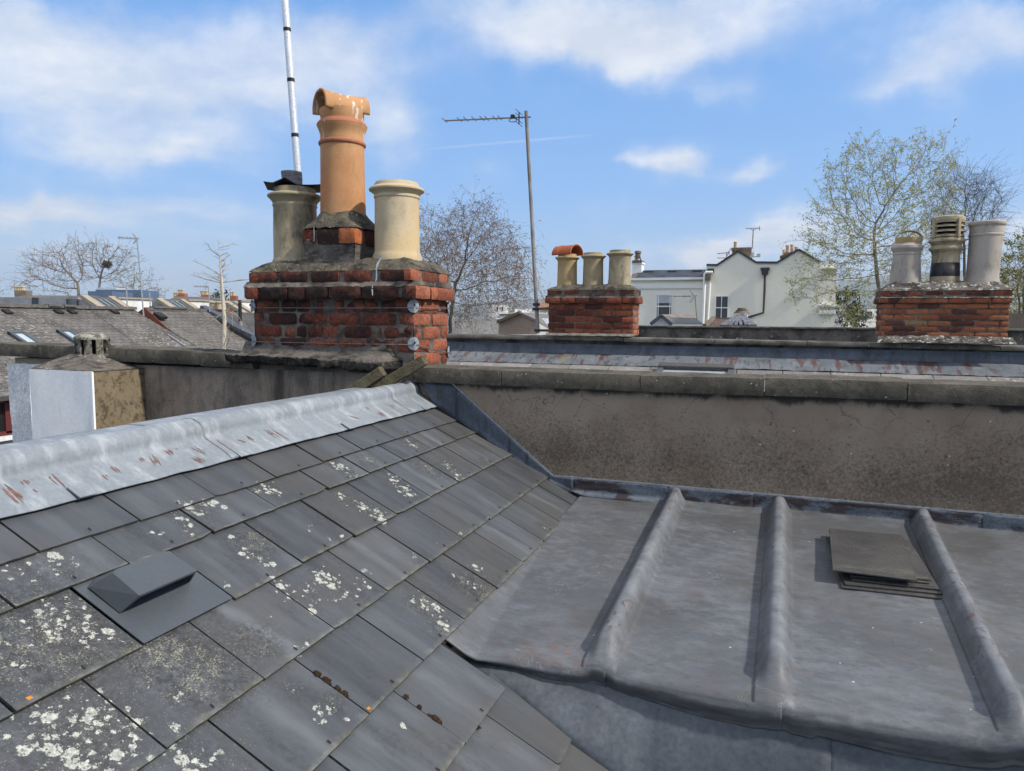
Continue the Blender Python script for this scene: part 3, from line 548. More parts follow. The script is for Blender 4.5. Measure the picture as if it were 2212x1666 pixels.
# ------------------------------------------------------------------ parapet wall right of the chimney
wall = thing('parapet_wall', 'long brown rendered parapet with concrete coping behind the lead roof', 'wall', (.6, WY+.12, 8.6))
RB = [hY(z('Z7', 345, 145), WY), hY(z('Z7', 1060, 798), WY), hY(z('Z8', 0, 888), WY), hY(z('Z8', 2212, 1080), WY)]   # drip bead line
bx = [p[0] for p in RB]; bz = [p[2] for p in RB]
bx.append(3.6); bz.append(bz[-1])
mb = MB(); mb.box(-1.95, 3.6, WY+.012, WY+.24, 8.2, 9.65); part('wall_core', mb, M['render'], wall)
mb = MB(); xx_ = sorted(list(np.linspace(bx[0]-.015, 3.6, 60))+bx)
for ya_, fl_ in ((WY-.004, 1), (WY+.03, 0)):
    vs = []
    for x in xx_: zb_ = float(np.interp(x, bx, bz)); vs += [(x, ya_, zb_), (x, ya_, max(9.66, zb_+.001))]
    mb.add(vs, [(2*i, 2*i+2, 2*i+3, 2*i+1) for i in range(len(xx_)-1)])
n_ = len(xx_)*2; mb.add([], []); mb.f += [(2*i, n_+2*i, n_+2*i+2, 2*i+2) for i in range(len(xx_)-1)]; mb.m += [0]*(len(xx_)-1)
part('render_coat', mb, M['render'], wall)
mb = MB()
for i in range(4): mb.beam((bx[i], WY-.006, bz[i]), (bx[i+1], WY-.006, bz[i+1]), .008, .007)
part('drip_bead', mb, M['galv'], wall)
JX = [-1.86]+[hY(q, WY-.05)[0] for q in (z('Z7', 700, 100), z('Z7', 1660, 130), z('Z8', 420, 150), z('Z8', 1410, 200))]+[1.22, 1.95, 2.7, 3.45]
def copestone(x0, x1, y0, y1, zb0, zb1, zt0, zt1, seed, n=10):
    mb = MB(); nx = max(3, int((x1-x0)*14)); sec = [(y0+.004, 0), (y0, .15), (y0, .8), (y0+.006, 1), ((y0+y1)/2, 1.12), (y1-.006, 1), (y1, .8), (y1, 0)]
    vs = []
    for i in range(nx+1):
        u = i/nx; x = x0+(x1-x0)*u; zb = zb0+(zb1-zb0)*u; zt = zt0+(zt1-zt0)*u
        for y, h in sec:
            p = (x, y, zb+(zt-zb)*h); d = .0035*fbm(p, 13, seed); vs.append((p[0], p[1]+(d if y < y1-.02 else 0), p[2]+d*(1 if h > .5 else .8)))
    m_ = len(sec)
    fs = [(i*m_+k, i*m_+(k+1) % m_, (i+1)*m_+(k+1) % m_, (i+1)*m_+k) for i in range(nx) for k in range(m_)]+[tuple(range(m_-1, -1, -1)), tuple(nx*m_+k for k in range(m_))]
    mb.add(vs, fs); return mb
def copez(x): return 9.655+.003*math.sin(x*1.7)
for i in range(len(JX)-1):
    a, b = JX[i]+.002, JX[i+1]-.002; dz = random.uniform(-.004, .004)
    part('coping_stone', copestone(a, b, WY-.048, WY+.27, copez(a)+dz*.5, copez(b)+dz, copez(a)+.082+dz, copez(b)+.082+dz, i), M['coping'], wall, smooth=True, angle=40)
# lead flashings against the wall
fl = thing('lead_flashing', 'dark blue lead flashing stepped down the slates then along the parapet foot', 'flashing', (-.8, WY, 9.1))
vg = [hY(z('Z7', a, b), WY-.008) for a, b in ((150, 150), (240, 300), (380, 395), (525, 492), (620, 555), (752, 655), (875, 738), (1030, 822), (1190, 912))]
def beadz(x): return float(np.interp(x, bx, bz))
cuts = [hY(z('Z7', a, 400), WY-.01)[0] for a in (130, 385, 620, 752, 875, 1030, 1190)]
lowx = [p[0] for p in vg]; lowz = [p[2]-.004 for p in vg]
for i in range(len(cuts)-1):
    a, b = cuts[i], cuts[i+1]+.012; off = .0015*i; mb = MB()
    def fn(u, v, a=a, b=b, off=off):
        x = a+(b-a)*u; zl = float(np.interp(x, lowx, lowz)); zt = beadz(x)-.003 if x > bx[0] else 9.652
        return (x, WY-.007-off-.004*fbm((x, 0, v), 7, 2)*.5-(.012 if v == 0 else 0), zl+(zt-zl)*v)
    mb.grid(8, 6, fn); o = part('step_sheet', mb, M['leaddark'], fl, smooth=True); md = o.modifiers.new('thick', 'SOLIDIFY'); md.thickness = .002; md.offset = -1
fx = [hY(q, WY)[0] for q in (z('Z7', 1190, 900), z('Z7', 1850, 960), z('Z8', 315, 1040), z('Z8', 1920, 1150))]+[1.75, 2.6, 3.5]
lz = lambda x: float(np.interp(x, [-.95, -.86, -.2, .4, 1.1, 3.6], [9.115, 9.088, 9.085, 9.084, 9.086, 9.09]))
for i in range(len(fx)-1):
    a, b = fx[i], fx[i+1]+.014; mb = MB(); off = .002*(i % 2)+.001
    def fn(u, v, a=a, b=b, off=off, i=i):
        x = a+(b-a)*u; zl = lz(x)-.006*(i % 2)+.003*nz((x, 0, i), 6)
        zt = beadz(x)-.003
        return (x, WY-.005-off-(.03 if v < .01 else .014 if v < .2 else .004)*1-.003*fbm((x, v, 0), 5, i), zl+(zt-zl)*v)
    mb.grid(18, 8, fn); o = part('foot_sheet', mb, M['leadrust'], fl, smooth=True); md = o.modifiers.new('thick', 'SOLIDIFY'); md.thickness = .002; md.offset = -1

# ------------------------------------------------------------------ flat lead roof with rolls
lr = thing('lead_roof', 'dull grey lead flat roof with rounded rolls and a drooping front edge', 'flat roof', (.2, 2.7, 9))
T3 = math.tan(R(3)); ROLLS = [(-.397, -.415), (.094, .060), (.70, .625), (1.33, 1.24), (1.96, 1.86)]   # x at the wall, x at the front
def rollx(k, y): a, b = ROLLS[k]; return b+(a-b)*(y-1.98)/1.52
def sst(a, b, x): t = min(1, max(0, (x-a)/(b-a))); return t*t*(3-2*t)
def fronty(x): return float(np.interp(x, [-.9, -.75, -.6, -.44, -.2, .05, .35, .62, 1, 3.6], [1.880, 1.905, 1.93, 1.95, 1.925, 1.912, 1.935, 1.95, 1.93, 1.94]))
def hemd(x): return float(np.interp(x, [-.9, -.8, -.6, -.44, 0, .6, 3], [.012, .022, .05, .062, .075, .09, .09]))
def flare(x): return float(np.interp(x, [-.9, -.8, -.66, -.46, -.3, 0, .6, 3], [1.7, 1.7, 1.55, .94, .67, .35, .22, .2]))
def leadz(x, y):
    b = 9.087-T3*(WY-y)
    b += .004*fbm((x, y*.6, 0), 2.5, 1)+.0016*fbm((x, y, 0), 7, 4)
    for k in range(5):
        d = x-rollx(k, y); R_ = .034; end = sst(1.97, 2.05, y)
        prof_ = .053*math.exp(-(abs(d)/R_)**3.4)+.007*math.exp(-((d-.015)/.055)**2)
        b += prof_*(end*.93+.07)*(1+.05*nz((k, y*6, 0), 1)); b += .010*math.exp(-(d/.05)**2)*sst(2.10, 2.02, y)*sst(1.92, 1.98, y)
    b += .02*sst(3.575, 3.60, y)
    tgt = 9.536-.4664*((x+1.769)/.8846)-.011     # tucked up under the slates
    w = sst(-.70, -.875, x); b = b*(1-w)+max(b, tgt)*w
    return b
XL = -.888
for k in range(5):
    def xa(y, k=k): return XL if k == 0 else rollx(k-1, y)-.052
    def xb(y, k=k): return rollx(k, y)+.02
    ns, nt = 84, 62; mb = MB()
    def fn(u, v, k=k):
        # v: 0 at the wall .. .8 at the edge .. 1 hem
        vy = min(1, v/.80); y0 = 3.6
        uu = u
        ye = fronty(XL+.5*k)
        yy = y0+(ye-y0)*vy
        x = xa(yy)+(xb(yy)-xa(yy))*uu
        ye = fronty(x); yy = y0+(ye-y0)*vy; 
        lap = (.0035 if (k and x < rollx(k-1, yy)+.045) else 0)+.0012*k
        zz = leadz(x, max(yy, ye+.03))+lap
        if yy < ye+.03:
            t = 1-(yy-ye)/.03; zz -= .009*t*t
        if v > .80:
            t = (v-.80)/.20; hem = hemd(x)+.007*math.sin(x*9+k*2); 
            if k and x < rollx(k-1, ye)+.1: hem += .010
            zz -= hem*t; yy += -.010*math.sin(min(1, t*2.5)*1.57)+.024*sst(.25, 1, t)+.0025*k+.003*fbm((x, t, 0), 8, k)
        return (x, yy, zz)
    mb.grid(ns, nt, fn)
    WN = [max(math.exp(-((p[0]-rollx(q_, p[1]))/.030)**4) for q_ in range(5))*sst(2.0, 2.10, p[1])*(.75+.25*nz((p[0], p[1]*3, k), 3)) for p in mb.v]
    o = part('lead_bay', mb, M['lead'], lr, smooth=True, attrs={'worn': WN})
    md = o.modifiers.new('thick', 'SOLIDIFY'); md.thickness = .003; md.offset = -1
mb = MB()
mb.box(-.80, 3.6, 2.02, 3.58, 8.3, 8.93); part('roof_box', mb, M['deck'], lr)
ap = []
JA = [-.92, hY(z('Y5', 1257, 1000), 1.93)[0], 1.4, 2.4]
for i in range(3):
    mb = MB(); a, b = JA[i], JA[i+1]+(.02 if i < 2 else 0)
    def fn(u, v, a=a, b=b, i=i):
        x = a+(b-a)*u; zt = 8.972+.012*sst(-.6, -.86, x); zz = zt-v*.8; zs_ = 9.525-.527*(x+1.769)
        zb_ = leadz(x, fronty(x)+.03)-hemd(x)-.004; ty = float(np.interp(x, [-.9, -.82, -.66, -.46, -.3, 0], [1.875, 1.870, 1.856, 1.812, 1.797, 1.79])); dd_ = max(.02, zb_-zs_)
        fl_ = (fronty(x)-ty)*(1-sst(-.3, .35, x))+.06*sst(-.3, .35, x); q_ = max(0, zb_-zz)
        y = fronty(x)+.022-fl_*min(1, q_/dd_ if x < -.3 else q_/.25)**.8-.12*max(0, q_-dd_)-.004*fbm((x, 0, zz), 2.2, 5)+.004*i-.012*(1 if q_ > 0 else 0)*0
        return (x, y, zz)
    mb.grid(40, 30, fn); o = part('apron_sheet', mb, M['leadapron'], lr, smooth=True); md = o.modifiers.new('thick', 'SOLIDIFY'); md.thickness = .003; md.offset = -1

# loose slates stacked on the lead roof
def lzf(h): return np.array([0, 3.6, 9.087+h]), (0, -T3, 1)
ST = [('bottom slate of the loose stack on the lead roof, its long dark front edge showing', .010, .44, 2.98, .30, .50, -9, .33), ]
def rectq(cx, cy, w, l, ang):
    a = R(ang); ca, sa = math.cos(a), math.sin(a)
    return [(cx+ca*i*w/2-sa*j*l/2, cy+sa*i*w/2+ca*j*l/2) for i, j in ((-1, -1), (1, -1), (1, 1), (-1, 1))]
STK = [("lowest loose slate under the pile on the lead roof, showing as the bottom front edge", .450, 2.985, .32, .50, 1.5, .008),
       ("second loose slate from the bottom of the pile, its front edge just above the lowest", .448, 3.005, .31, .50, 3.5, .015),
       ("loose slate in the middle of the pile, shifted to the right with its corner showing", .468, 3.03, .28, .50, 1.0, .0225),
       ("loose slate third below the top one, set back so its left edge steps inwards", .440, 3.055, .26, .50, 4.0, .030),
       ("loose slate right under the top slate of the pile, narrow front strip in view", .455, 3.06, .26, .48, 2.0, .0375)]
for i, (lab, cx, cy, w, l, an, h) in enumerate(STK):
    q = rectq(cx, cy, w, l, an); base = 9.087-T3*(3.6-cy)
    zz = lambda y: 9.087-T3*(3.6-y)+h+.006
    mb = MB(); mb.prism([(x+random.uniform(-.002, .002), y, zz(y)) for x, y in q], (0, 0, -.0055))
    single('loose_slate', mb, M['stack'], lab, 'slate', (cx, cy, zz(cy)), 'loose slates stacked on the lead roof', bev=.0012)
tp = [hP(z('Z8', *q), (0, -T3, 1), (0, 3.6, 9.087+h)) for q, h in (((865, 1165), .054), ((1350, 1210), .054), ((1475, 1522), .056), ((890, 1450), .060))]
mb = MB(); mb.prism(tp, (0, 0, -.0055)); 
single('loose_slate', mb, M['stack'], 'topmost slate lying flat on the loose pile, its whole dusty face in view', 'slate', sum(tp)/4, 'loose slates stacked on the lead roof', bev=.0012)

# ------------------------------------------------------------------ parapet wall left of the chimney, partly white
wl = thing('parapet_wall', 'stained brown parapet left of the big chimney, its far end painted white', 'wall', (-4, WY+.12, 8.6))
x0 = hY(z('Y6', 75, 740), WY)[0]; xm = -3.90
mb = MB(); mb.box(xm-.5, -1.955, WY+.004, WY+.23, 7.6, 9.69); part('wall_body', mb, M['render_left'], wl)
mb = MB(); nn_ = 30
mb.grid(30, 40, lambda u, v: (x0+.12*(1-v)*.55+(xm-.40-x0-.12*(1-v)*.55)*u, WY-.018-.012*fbm((u*.7, 0, v*2), 4, 3)*(1 if u < .5 else .5), 7.6+(9.675-7.6)*v-(.02*abs(nz((u*8, v, 0), 2)) if v == 1 else 0)))
part('white_paint', mb, M['oldwhite'], wl, smooth=True)
mb = MB(); mb.box(x0+.07, xm-.35, WY-.004, WY+.23, 7.6, 9.71); part('wall_end', mb, M['render_left'], wl)
LJ = [(-5.225, -4.66, 9.812), (-4.655, -4.42, 9.808), (-4.12, -3.97, 9.803), (-3.965, -3.36, 9.800), (-3.355, -2.95, 9.789)]
for i, (a, b, zt) in enumerate(LJ):
    part('coping_stone', copestone(a, b, WY-.05, WY+.27, zt-.088, zt-.092, zt, zt-.006, 20+i), M['coping'], wl, smooth=True, angle=40)
# short stack in front of it, white front
bs = thing('vent_stack', 'short chimney block with white painted front and brown mossy side', 'chimney', (-4.15, 3.4, 8.6))
BX1 = -3.876; BY = 3.218; BX0 = -4.411; BZ = 9.668
def wob(p, s=5): return .004*fbm(p, s, 2)
mb = MB(); mb.grid(16, 24, lambda u, v: (BX0+(BX1-.004-BX0)*u, BY-.006+wob((u, v, 0)), 7.6+(BZ+.005-7.6)*v+(.003*nz((u*5, 0, 1), 3) if v == 1 else 0)))
mb.grid(12, 24, lambda u, v: (BX0, BY-.006+(WY-BY)*u, 7.6+(BZ+.005-7.6)*v)); part('white_face', mb, M['whitepaint'], bs, smooth=True)
mb = MB(); mb.box(BX0+.004, BX1-.006, BY+.002, WY-.002, 7.6, BZ-.004); mb.grid(12, 30, lambda u, v: (BX1+wob((u, v, 1))+.004, BY+(WY-BY)*u, 7.6+(BZ-7.6)*v)); part('rendered_side', mb, M['render_block'], bs, smooth=False)
mb = MB(); mb.box(BX1-.012, BX1+.006, BY-.009, BY+.004, 7.6, BZ+.004); part('painted_arris', mb, M['whitepaint'], bs)
px_, py_, pz_ = -4.32, 3.60, 9.742
def capfn(u, v):
    x = BX0+(BX1+.01-BX0)*u; y = BY-.004+(3.82-BY)*v
    d = max(abs(x-px_)-.115, abs(y-py_)-.10, 0); t = max(0, 1-d/.30); edge = min(u, 1-u, v)*1.0
    return (x, y, BZ+.004+(pz_+.01-BZ)*t+.006*fbm((x, y, 0), 14, 3)*min(1, edge*12))
mb = MB(); mb.grid(34, 34, capfn); mb.box(BX0+.01, BX1-.01, WY, 3.81, 9.3, BZ); part('mortar_cap', mb, M['lichcap'], bs, smooth=True)
mb = MB(); mb.box(-4.118, -4.09, WY-.03, WY+.2, 9.70, 9.79); part('broken_brick', mb, M['brick_dark'], bs, bev=.008)
M['lichlid'] = weather('lichen_lid', (.10, .095, .078), (.19, .18, .145), 22, [((.03, .028, .025), 18, .55, .66, .7), ((.42, .41, .35), 26, .48, .56, .75)], (), .97, 1, 90, .01)
vp = thing('slotted_pot', 'squat slotted concrete vent pot with a lichen-covered domed lid', 'chimney pot', (px_, py_, pz_))
rv = .106; hz0, hz1 = pz_-.055, pz_+.115
mb = MB(); NS = 9
for k in range(NS):
    t0 = 2*math.pi*k/NS+.18; n = 5; w_ = 2*math.pi/NS*.66
    o_ = []; 
    for zz in (hz0, hz1):
        for r_ in (rv, rv-.024):
            for i in range(n): t = t0+w_*i/(n-1); o_.append((px_+r_*math.cos(t), py_+r_*math.sin(t), zz))
    f = []
    for i in range(n-1): f += [(i, i+1, 2*n+i+1, 2*n+i), (n+i+1, n+i, 3*n+i, 3*n+i+1), (i+1, i, n+i, n+i+1), (2*n+i, 2*n+i+1, 3*n+i+1, 3*n+i)]
    f += [(0, 2*n, 3*n, n), (n-1, 2*n-1, 4*n-1, 3*n-1)]
    mb.add(o_, f)
part('slotted_wall', mb, M['ventpot'], vp, bev=.003)
mb = MB(); mb.lathe(px_, py_, [(.04, hz0), (.04, hz1)], 16); part('dark_core', mb, M['slotdark'], vp)
mb = MB(); mb.lathe(px_, py_, [(.108, hz1-.004), (.112, hz1+.006), (.110, hz1+.016), (.094, hz1+.028), (.062, hz1+.041), (.026, hz1+.046), (.002, hz1+.047)], 36)
mb.v = [(x, y, zz+.003*fbm((x, y, zz), 25, 1)) for x, y, zz in mb.v]; part('domed_lid', mb, M['lichlid'], vp, smooth=True, angle=60)

# ------------------------------------------------------------------ big chimney
def brickpatch(mb, o, ax, an, L, h, dep=.04, nx=8, nz_=5, rough=.005, seed=0, rnd_=.006, mi=0):
    """one weathered brick face: a bulged patch with worn arrises, plus a skirt going back into the mortar"""
    o = np.array(o, float); ax = np.array(ax, float); an = np.array(an, float); kz = np.array((0, 0, 1.))
    vs = []; dx = random.uniform(-.003, .003)
    for j in range(nz_+1):
        for i in range(nx+1):
            a, b = i/nx*L, j/nz_*h
            e = min(a, L-a, b, h-b); e2 = min(a, L-a)+min(b, h-b)
            d = -rnd_*math.exp(-e/.005)-.004*math.exp(-e2/.012)+rough*fbm(o+ax*a+kz*b, 16, seed)*.8+dx
            cr = .004*math.exp(-e2/.012)
            aa = a+(cr if a < L/2 else -cr)+.0015*nz((a, b, seed), 40); bb = b+(cr if b < h/2 else -cr)*.6+.0018*nz((a, b, seed+3), 30)
            vs.append(o+ax*aa+kz*bb+an*d)
    w = nx+1; fs = [(j*w+i, j*w+i+1, (j+1)*w+i+1, (j+1)*w+i) for j in range(nz_) for i in range(nx)]
    ring = [i for i in range(nx+1)]+[j*w+nx for j in range(1, nz_+1)]+[nz_*w+i for i in range(nx-1, -1, -1)]+[j*w for j in range(nz_-1, 0, -1)]
    n0 = len(vs); vs += [vs[r]-an*dep for r in ring]; n = len(ring)
    fs += [(ring[k], ring[(k+1) % n], n0+(k+1) % n, n0+k) for k in range(n)]
    mb.add(vs, fs, mi)
ch = thing('chimney_stack', 'big sooty red brick chimney with corbelled top, nearest the camera', 'chimney', (-2.43, 3.83, 9.75))
CX0, CX1, CY0, CY1 = -2.985, -1.870, 3.60, 4.06
mb = MB(); mb.grid(40, 14, lambda u, v: (CX0+.01+(CX1-CX0-.02)*u, CY0+.0075+.005*fbm((u*4, 0, v*2), 6), 9.6+(10.14-9.6)*v))
mb.grid(16, 14, lambda u, v: (CX1-.0075+.003*fbm((1, u*2, v*2), 6), CY0+.010+(CY1-CY0-.02)*u, 9.6+(10.14-9.6)*v)); mb.box(CX0+.015, CX1-.015, CY0+.016, CY1-.012, 9.55, 10.14)
mb.box(CX0-.03, CX1+.03, CY0-.03, CY1+.03, 10.128, 10.195); mb.box(CX0-.01, CX1+.012, CY0-.008, CY1+.008, 10.2, 10.28)
mb.grid(90, 4, lambda u, v: (CX0-.030+(CX1-CX0+.07)*u, CY0-.044+.035*v+.006*nz((u*30, 1, 0), 1), 10.190+.034*v+.008*nz((u*26, v, 0), 1))); part('mortar_core', mb, M['mortar'], ch, smooth=False)
X2 = lambda a, Y=3.6: hY(z('Z2', a, 664), Y)[0]
def Y2s(a, X=CX1): return hX(z('Z2', a, 664), X)[1]
rows = [(10.045, 10.116, [(345, 535), (565, 690), (695, 805), (862, 920), (1025, 1105), (1115, 1275), (1280, 1400), (1420, 1655)], [(1738, 1785), (1790, 1935), (1945, 2005)]),
        (9.970, 10.038, [(322, 410), (450, 690), (705, 955), (970, 1240), (1270, 1550), (1580, 1705)], [(1720, 1855), (1875, 2010)]),
        (9.893, 9.962, [(325, 555), (580, 675), (680, 770), (790, 910), (915, 1050), (1100, 1330), (1395, 1425), (1432, 1705)], [(1725, 1780), (1800, 1935), (1950, 2007)]),
        (9.817, 9.886, [(330, 520), (540, 770), (800, 1040), (1060, 1300), (1320, 1540), (1560, 1705)], [(1730, 1860), (1885, 2003)]),
        (9.740, 9.809, [], [(1725, 1790), (1815, 1940), (1955, 2005)])]
mbN, mbS, mbD, mbL, mbP, mbK = MB(), MB(), MB(), MB(), MB(), MB(); random.seed(5)
for z0_, z1_, fr, sd_ in rows:
    for a, b in fr: brickpatch(mbN, (X2(a), CY0, z0_), (1, 0, 0), (0, -1, 0), X2(b)-X2(a), z1_-z0_, nx=12, nz_=6, rough=.009, seed=random.random()*50)
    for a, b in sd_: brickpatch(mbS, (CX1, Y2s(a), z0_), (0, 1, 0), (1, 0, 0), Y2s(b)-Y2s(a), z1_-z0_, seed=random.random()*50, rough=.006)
    for k in range(2): brickpatch(mbL, (CX0, CY1-.01-.225*k, z0_), (0, -1, 0), (-1, 0, 0), .21, z1_-z0_, nx=4, nz_=3)
for a, b in [(245, 360), (370, 610), (620, 765), (768, 960), (980, 1250), (1265, 1560), (1605, 1728)]:
    xa_, xb_ = X2(a, 3.55), X2(b, 3.55); brickpatch(mbK, (xa_, CY0-.05, 10.121+random.uniform(-.004, .003)), (1, 0, 0), (0, -1, 0), xb_-xa_, .072, dep=.06, nx=12, nz_=6, rough=.008, seed=random.random()*50)
for a, b in [(1735, 1860), (1870, 1922), (1930, 2062)]:
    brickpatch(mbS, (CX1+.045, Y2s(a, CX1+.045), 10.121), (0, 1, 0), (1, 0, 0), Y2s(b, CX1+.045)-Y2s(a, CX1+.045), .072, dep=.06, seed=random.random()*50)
for a, b in [(285, 525), (545, 785), (820, 1060), (1105, 1335), (1418, 1685)]:
    xa_, xb_ = X2(a, 3.58), X2(b, 3.58); brickpatch(mbK, (xa_, CY0-.02, 10.222), (1, 0, 0), (0, -1, 0), xb_-xa_, .062, nx=10, seed=random.random()*50, rough=.007)
for a, b in [(1692, 1775), (1780, 1925), (1935, 2008)]:
    brickpatch(mbS, (CX1+.018, Y2s(a, CX1+.018), 10.222), (0, 1, 0), (1, 0, 0), Y2s(b, CX1+.018)-Y2s(a, CX1+.018), .064, seed=random.random()*50)
for k in range(2):
    brickpatch(mbL, (CX0-.045, CY1+.03-.24*k, 10.121), (0, -1, 0), (-1, 0, 0), .225, .072, dep=.06); brickpatch(mbL, (CX0-.018, CY1-.24*k, 10.222), (0, -1, 0), (-1, 0, 0), .225, .062)
# pedestal of the tall pot
PX0, PX1, PY0, PY1 = -2.632, -2.285, 3.655, 4.01
for a, b, m_ in [(0, .10, mbP), (.108, .335, mbP), ]: brickpatch(m_, (PX0-.012+a, PY0-.014, 10.447), (1, 0, 0), (0, -1, 0), b-a-.004+(.0), .088, nx=8, seed=random.random()*50, rough=.006)
mbO = MB(); brickpatch(mbO, (PX0+.245, PY0-.018, 10.447), (1, 0, 0), (0, -1, 0), .115, .090, seed=3, rough=.006); brickpatch(mbO, (PX1+.013, PY0-.018, 10.447), (0, 1, 0), (1, 0, 0), .10, .090, seed=8, rough=.006); part('bright_brick', mbO, weather('bright_orange_brick', (.34, .095, .035), (.42, .14, .055), 25, [((.05, .03, .025), 20, .55, .66, .7)], (), .92, .6, 90, .006), ch, smooth=True, angle=50)
brickpatch(mbP, (PX1+.012, PY0+.115, 10.447), (0, 1, 0), (1, 0, 0), .22, .09, seed=4)
mbN.v = [tuple(p) for p in mbN.v]
part('front_brickwork', mbN, M['brick_near'], ch, smooth=True, angle=50); part('corbel_brickwork', mbK, M['brick_soot'], ch, smooth=True, angle=50); part('side_brickwork', mbL, M['brick_near'], ch, smooth=True, angle=50); part('side_brickwork', mbS, brickmat('sunlit_red_brick', [(0, (.16, .05, .03)), (.4, (.30, .085, .045)), (1, (.42, .15, .085))], soot=.35, sc=8), ch, smooth=True, angle=50); part('pedestal_brickwork', mbP, M['brick_dark'], ch, smooth=True, angle=50)  # right face wears a lighter brick copy, sunlight put into its colour
mb = MB(); mb.grid(14, 14, lambda u, v: (PX0+(PX1-PX0)*u, PY0-.006+.008*fbm((u, 0, v), 5, 3), 10.27+.26*v)); mb.grid(10, 10, lambda u, v: (PX1+.005*fbm((0, u, v), 5, 2), PY0+(PY1-PY0)*u, 10.27+.26*v)); mb.box(PX0, PX1-.004, PY0+.006, PY1, 10.25, 10.535)
part('pedestal', mb, M['fillet'], ch)
POTS = [(-2.83, 3.84), (-2.100, 3.83)]
def flfn(u, v):
    x = CX0-.012+(CX1-CX0+.03)*u; y = CY0-.012+(CY1-CY0+.024)*v
    e = min((x-CX0+.012), (CX1+.018-x), (y-CY0+.012), (CY1+.012-y)); t = 1-math.exp(-e/.09)
    d = min(math.hypot(x-a, y-b)-.135 for a, b in POTS)
    hh = .105*t*(1 if d > 0 else 1)
    return (x, y, 10.284+hh+.009*fbm((x, y, 0), 13, 7)*(.3+t))
mb = MB(); mb.grid(80, 40, flfn); part('flaunching', mb, M['flaunch'], ch, smooth=True)
TPX, TPY = -2.472, 3.83
def fl2(u, v):
    x = PX0-.012+(PX1-PX0+.03)*u; y = PY0-.016+(PY1-PY0+.03)*v; d = max(0, math.hypot(x-TPX, y-TPY)-.125)
    e = min(x-PX0+.012, PX1+.018-x, y-PY0+.016, PY1+.014-y)
    return (x, y, 10.535+.135*math.exp(-d/.10)*(1-math.exp(-(e+.004)/.03))+.007*fbm((x, y, 0), 18, 9))
mb = MB(); mb.grid(44, 44, fl2); part('upper_flaunching', mb, M['flaunch'], ch, smooth=True)
# cement fillet at the foot
def foot(u, v):
    x = -3.112+(1.165)*u; sec = [(3.606, 9.862), (3.597, 9.838), (3.580, 9.812), (3.555, 9.795), (3.525, 9.786), (3.505, 9.781), (3.497, 9.772), (3.500, 9.752), (3.507, 9.730), (3.53, 9.722), (3.60, 9.72)]
    t = v*(len(sec)-1); i = min(int(t), len(sec)-2); w = t-i; y = sec[i][0]*(1-w)+sec[i+1][0]*w; zz = sec[i][1]*(1-w)+sec[i+1][1]*w
    n_ = fbm((x, y, zz), 9, 4); e = sst(0, .06, u)*sst(1, .93, u) if v < .4 else 1
    tilt = .012-.03*u
    k = sst(.40, .6, v); k2 = sst(.62, .8, v)
    e2 = sst(1.0, .90, u); y = 3.604-(3.604-y)*e2; k *= e2; k2 *= e2
    return (x, y+(.008*n_+.016*nz((x, 0, 0), 13)+.007*nz((x, 9, 0), 37))*k, 9.72+(zz-9.72)*e+tilt*k+(.008*nz((x, 3, 0), 9)+.009*nz((x, 5, 0), 31))*k+(.018*nz((x, 8, 0), 10)+.016*abs(nz((x, 1, 0), 34)))*k2+.005*nz((x, y, zz), 60)*k+.003*n_)
mb = MB(); mb.grid(190, 20, lambda u, v: foot(u, v*.58)); part('cement_fillet', mb, M['fillet'], ch, smooth=True, angle=28)
mb = MB(); mb.grid(190, 16, lambda u, v: foot(u, .58+.42*v)); part('ragged_lip', mb, M['lip'], ch, smooth=True, angle=25)
def streak(pts, Y, w, off=.0):
    gm = MB()
    P_ = [hY(z('Z2', a, b), Y-off*0) for a, b in pts]; L = []; Rr = []
    for i, p in enumerate(P_): ww = w*(1 if 0 < i < len(P_)-1 else .6)*random.uniform(.7, 1.2); L.append((p[0]-ww, Y, p[2])); Rr.append((p[0]+ww, Y, p[2]))
    n = len(P_); gm.add(L+Rr, [(i, i+1, n+i+1, n+i) for i in range(n-1)]); part('bird_streak', gm, M['guano'], ch)
streak([(1385, 385), (1388, 430), (1385, 480), (1378, 500)], 3.5745, .0035); streak([(1352, 530), (1350, 570), (1353, 618)], 3.5445, .0045); streak([(845, 20), (848, 80), (847, 150)], 3.632, .002)
streak([(1430, 285), (1405, 330), (1392, 360), (1388, 385)], 3.5905-.012, .007)

def pot(name, label, mat, cx, cy, prof, group='chimney pots', seg=40, hole=None, **k):
    t = thing(name, label, 'chimney pot', (cx, cy, prof[0][1]), group)
    mb = MB(); r_, z_ = prof[-1]; w_ = hole or r_*.16
    inner = [(r_-w_, z_), (r_-w_*1.15, z_-.02), (r_-w_*1.15, z_-.25)]
    mb.lathe(cx, cy, prof+inner, seg, **k); part('pot_body', mb, mat, t, smooth=True, angle=35); return t
zz = lambda r, h: (r, h)
t = pot('chimney_pot', 'cream fireclay pot with rolled collar, uncapped, right of the tall orange pot', M['buff'], -2.100, 3.83, [(0.1495, 10.33), (0.1495, 10.372), (0.1406, 10.392), (0.1344, 10.41), (0.1326, 10.55), (0.1308, 10.715), (0.1362, 10.722), (0.1362, 10.731), (0.1335, 10.738), (0.1388, 10.748), (0.1531, 10.757), (0.1638, 10.764), (0.1646, 10.772), (0.1584, 10.780), (0.1335, 10.790), (0.1299, 10.806), (0.1264, 10.812)], 'pots on the big chimney')
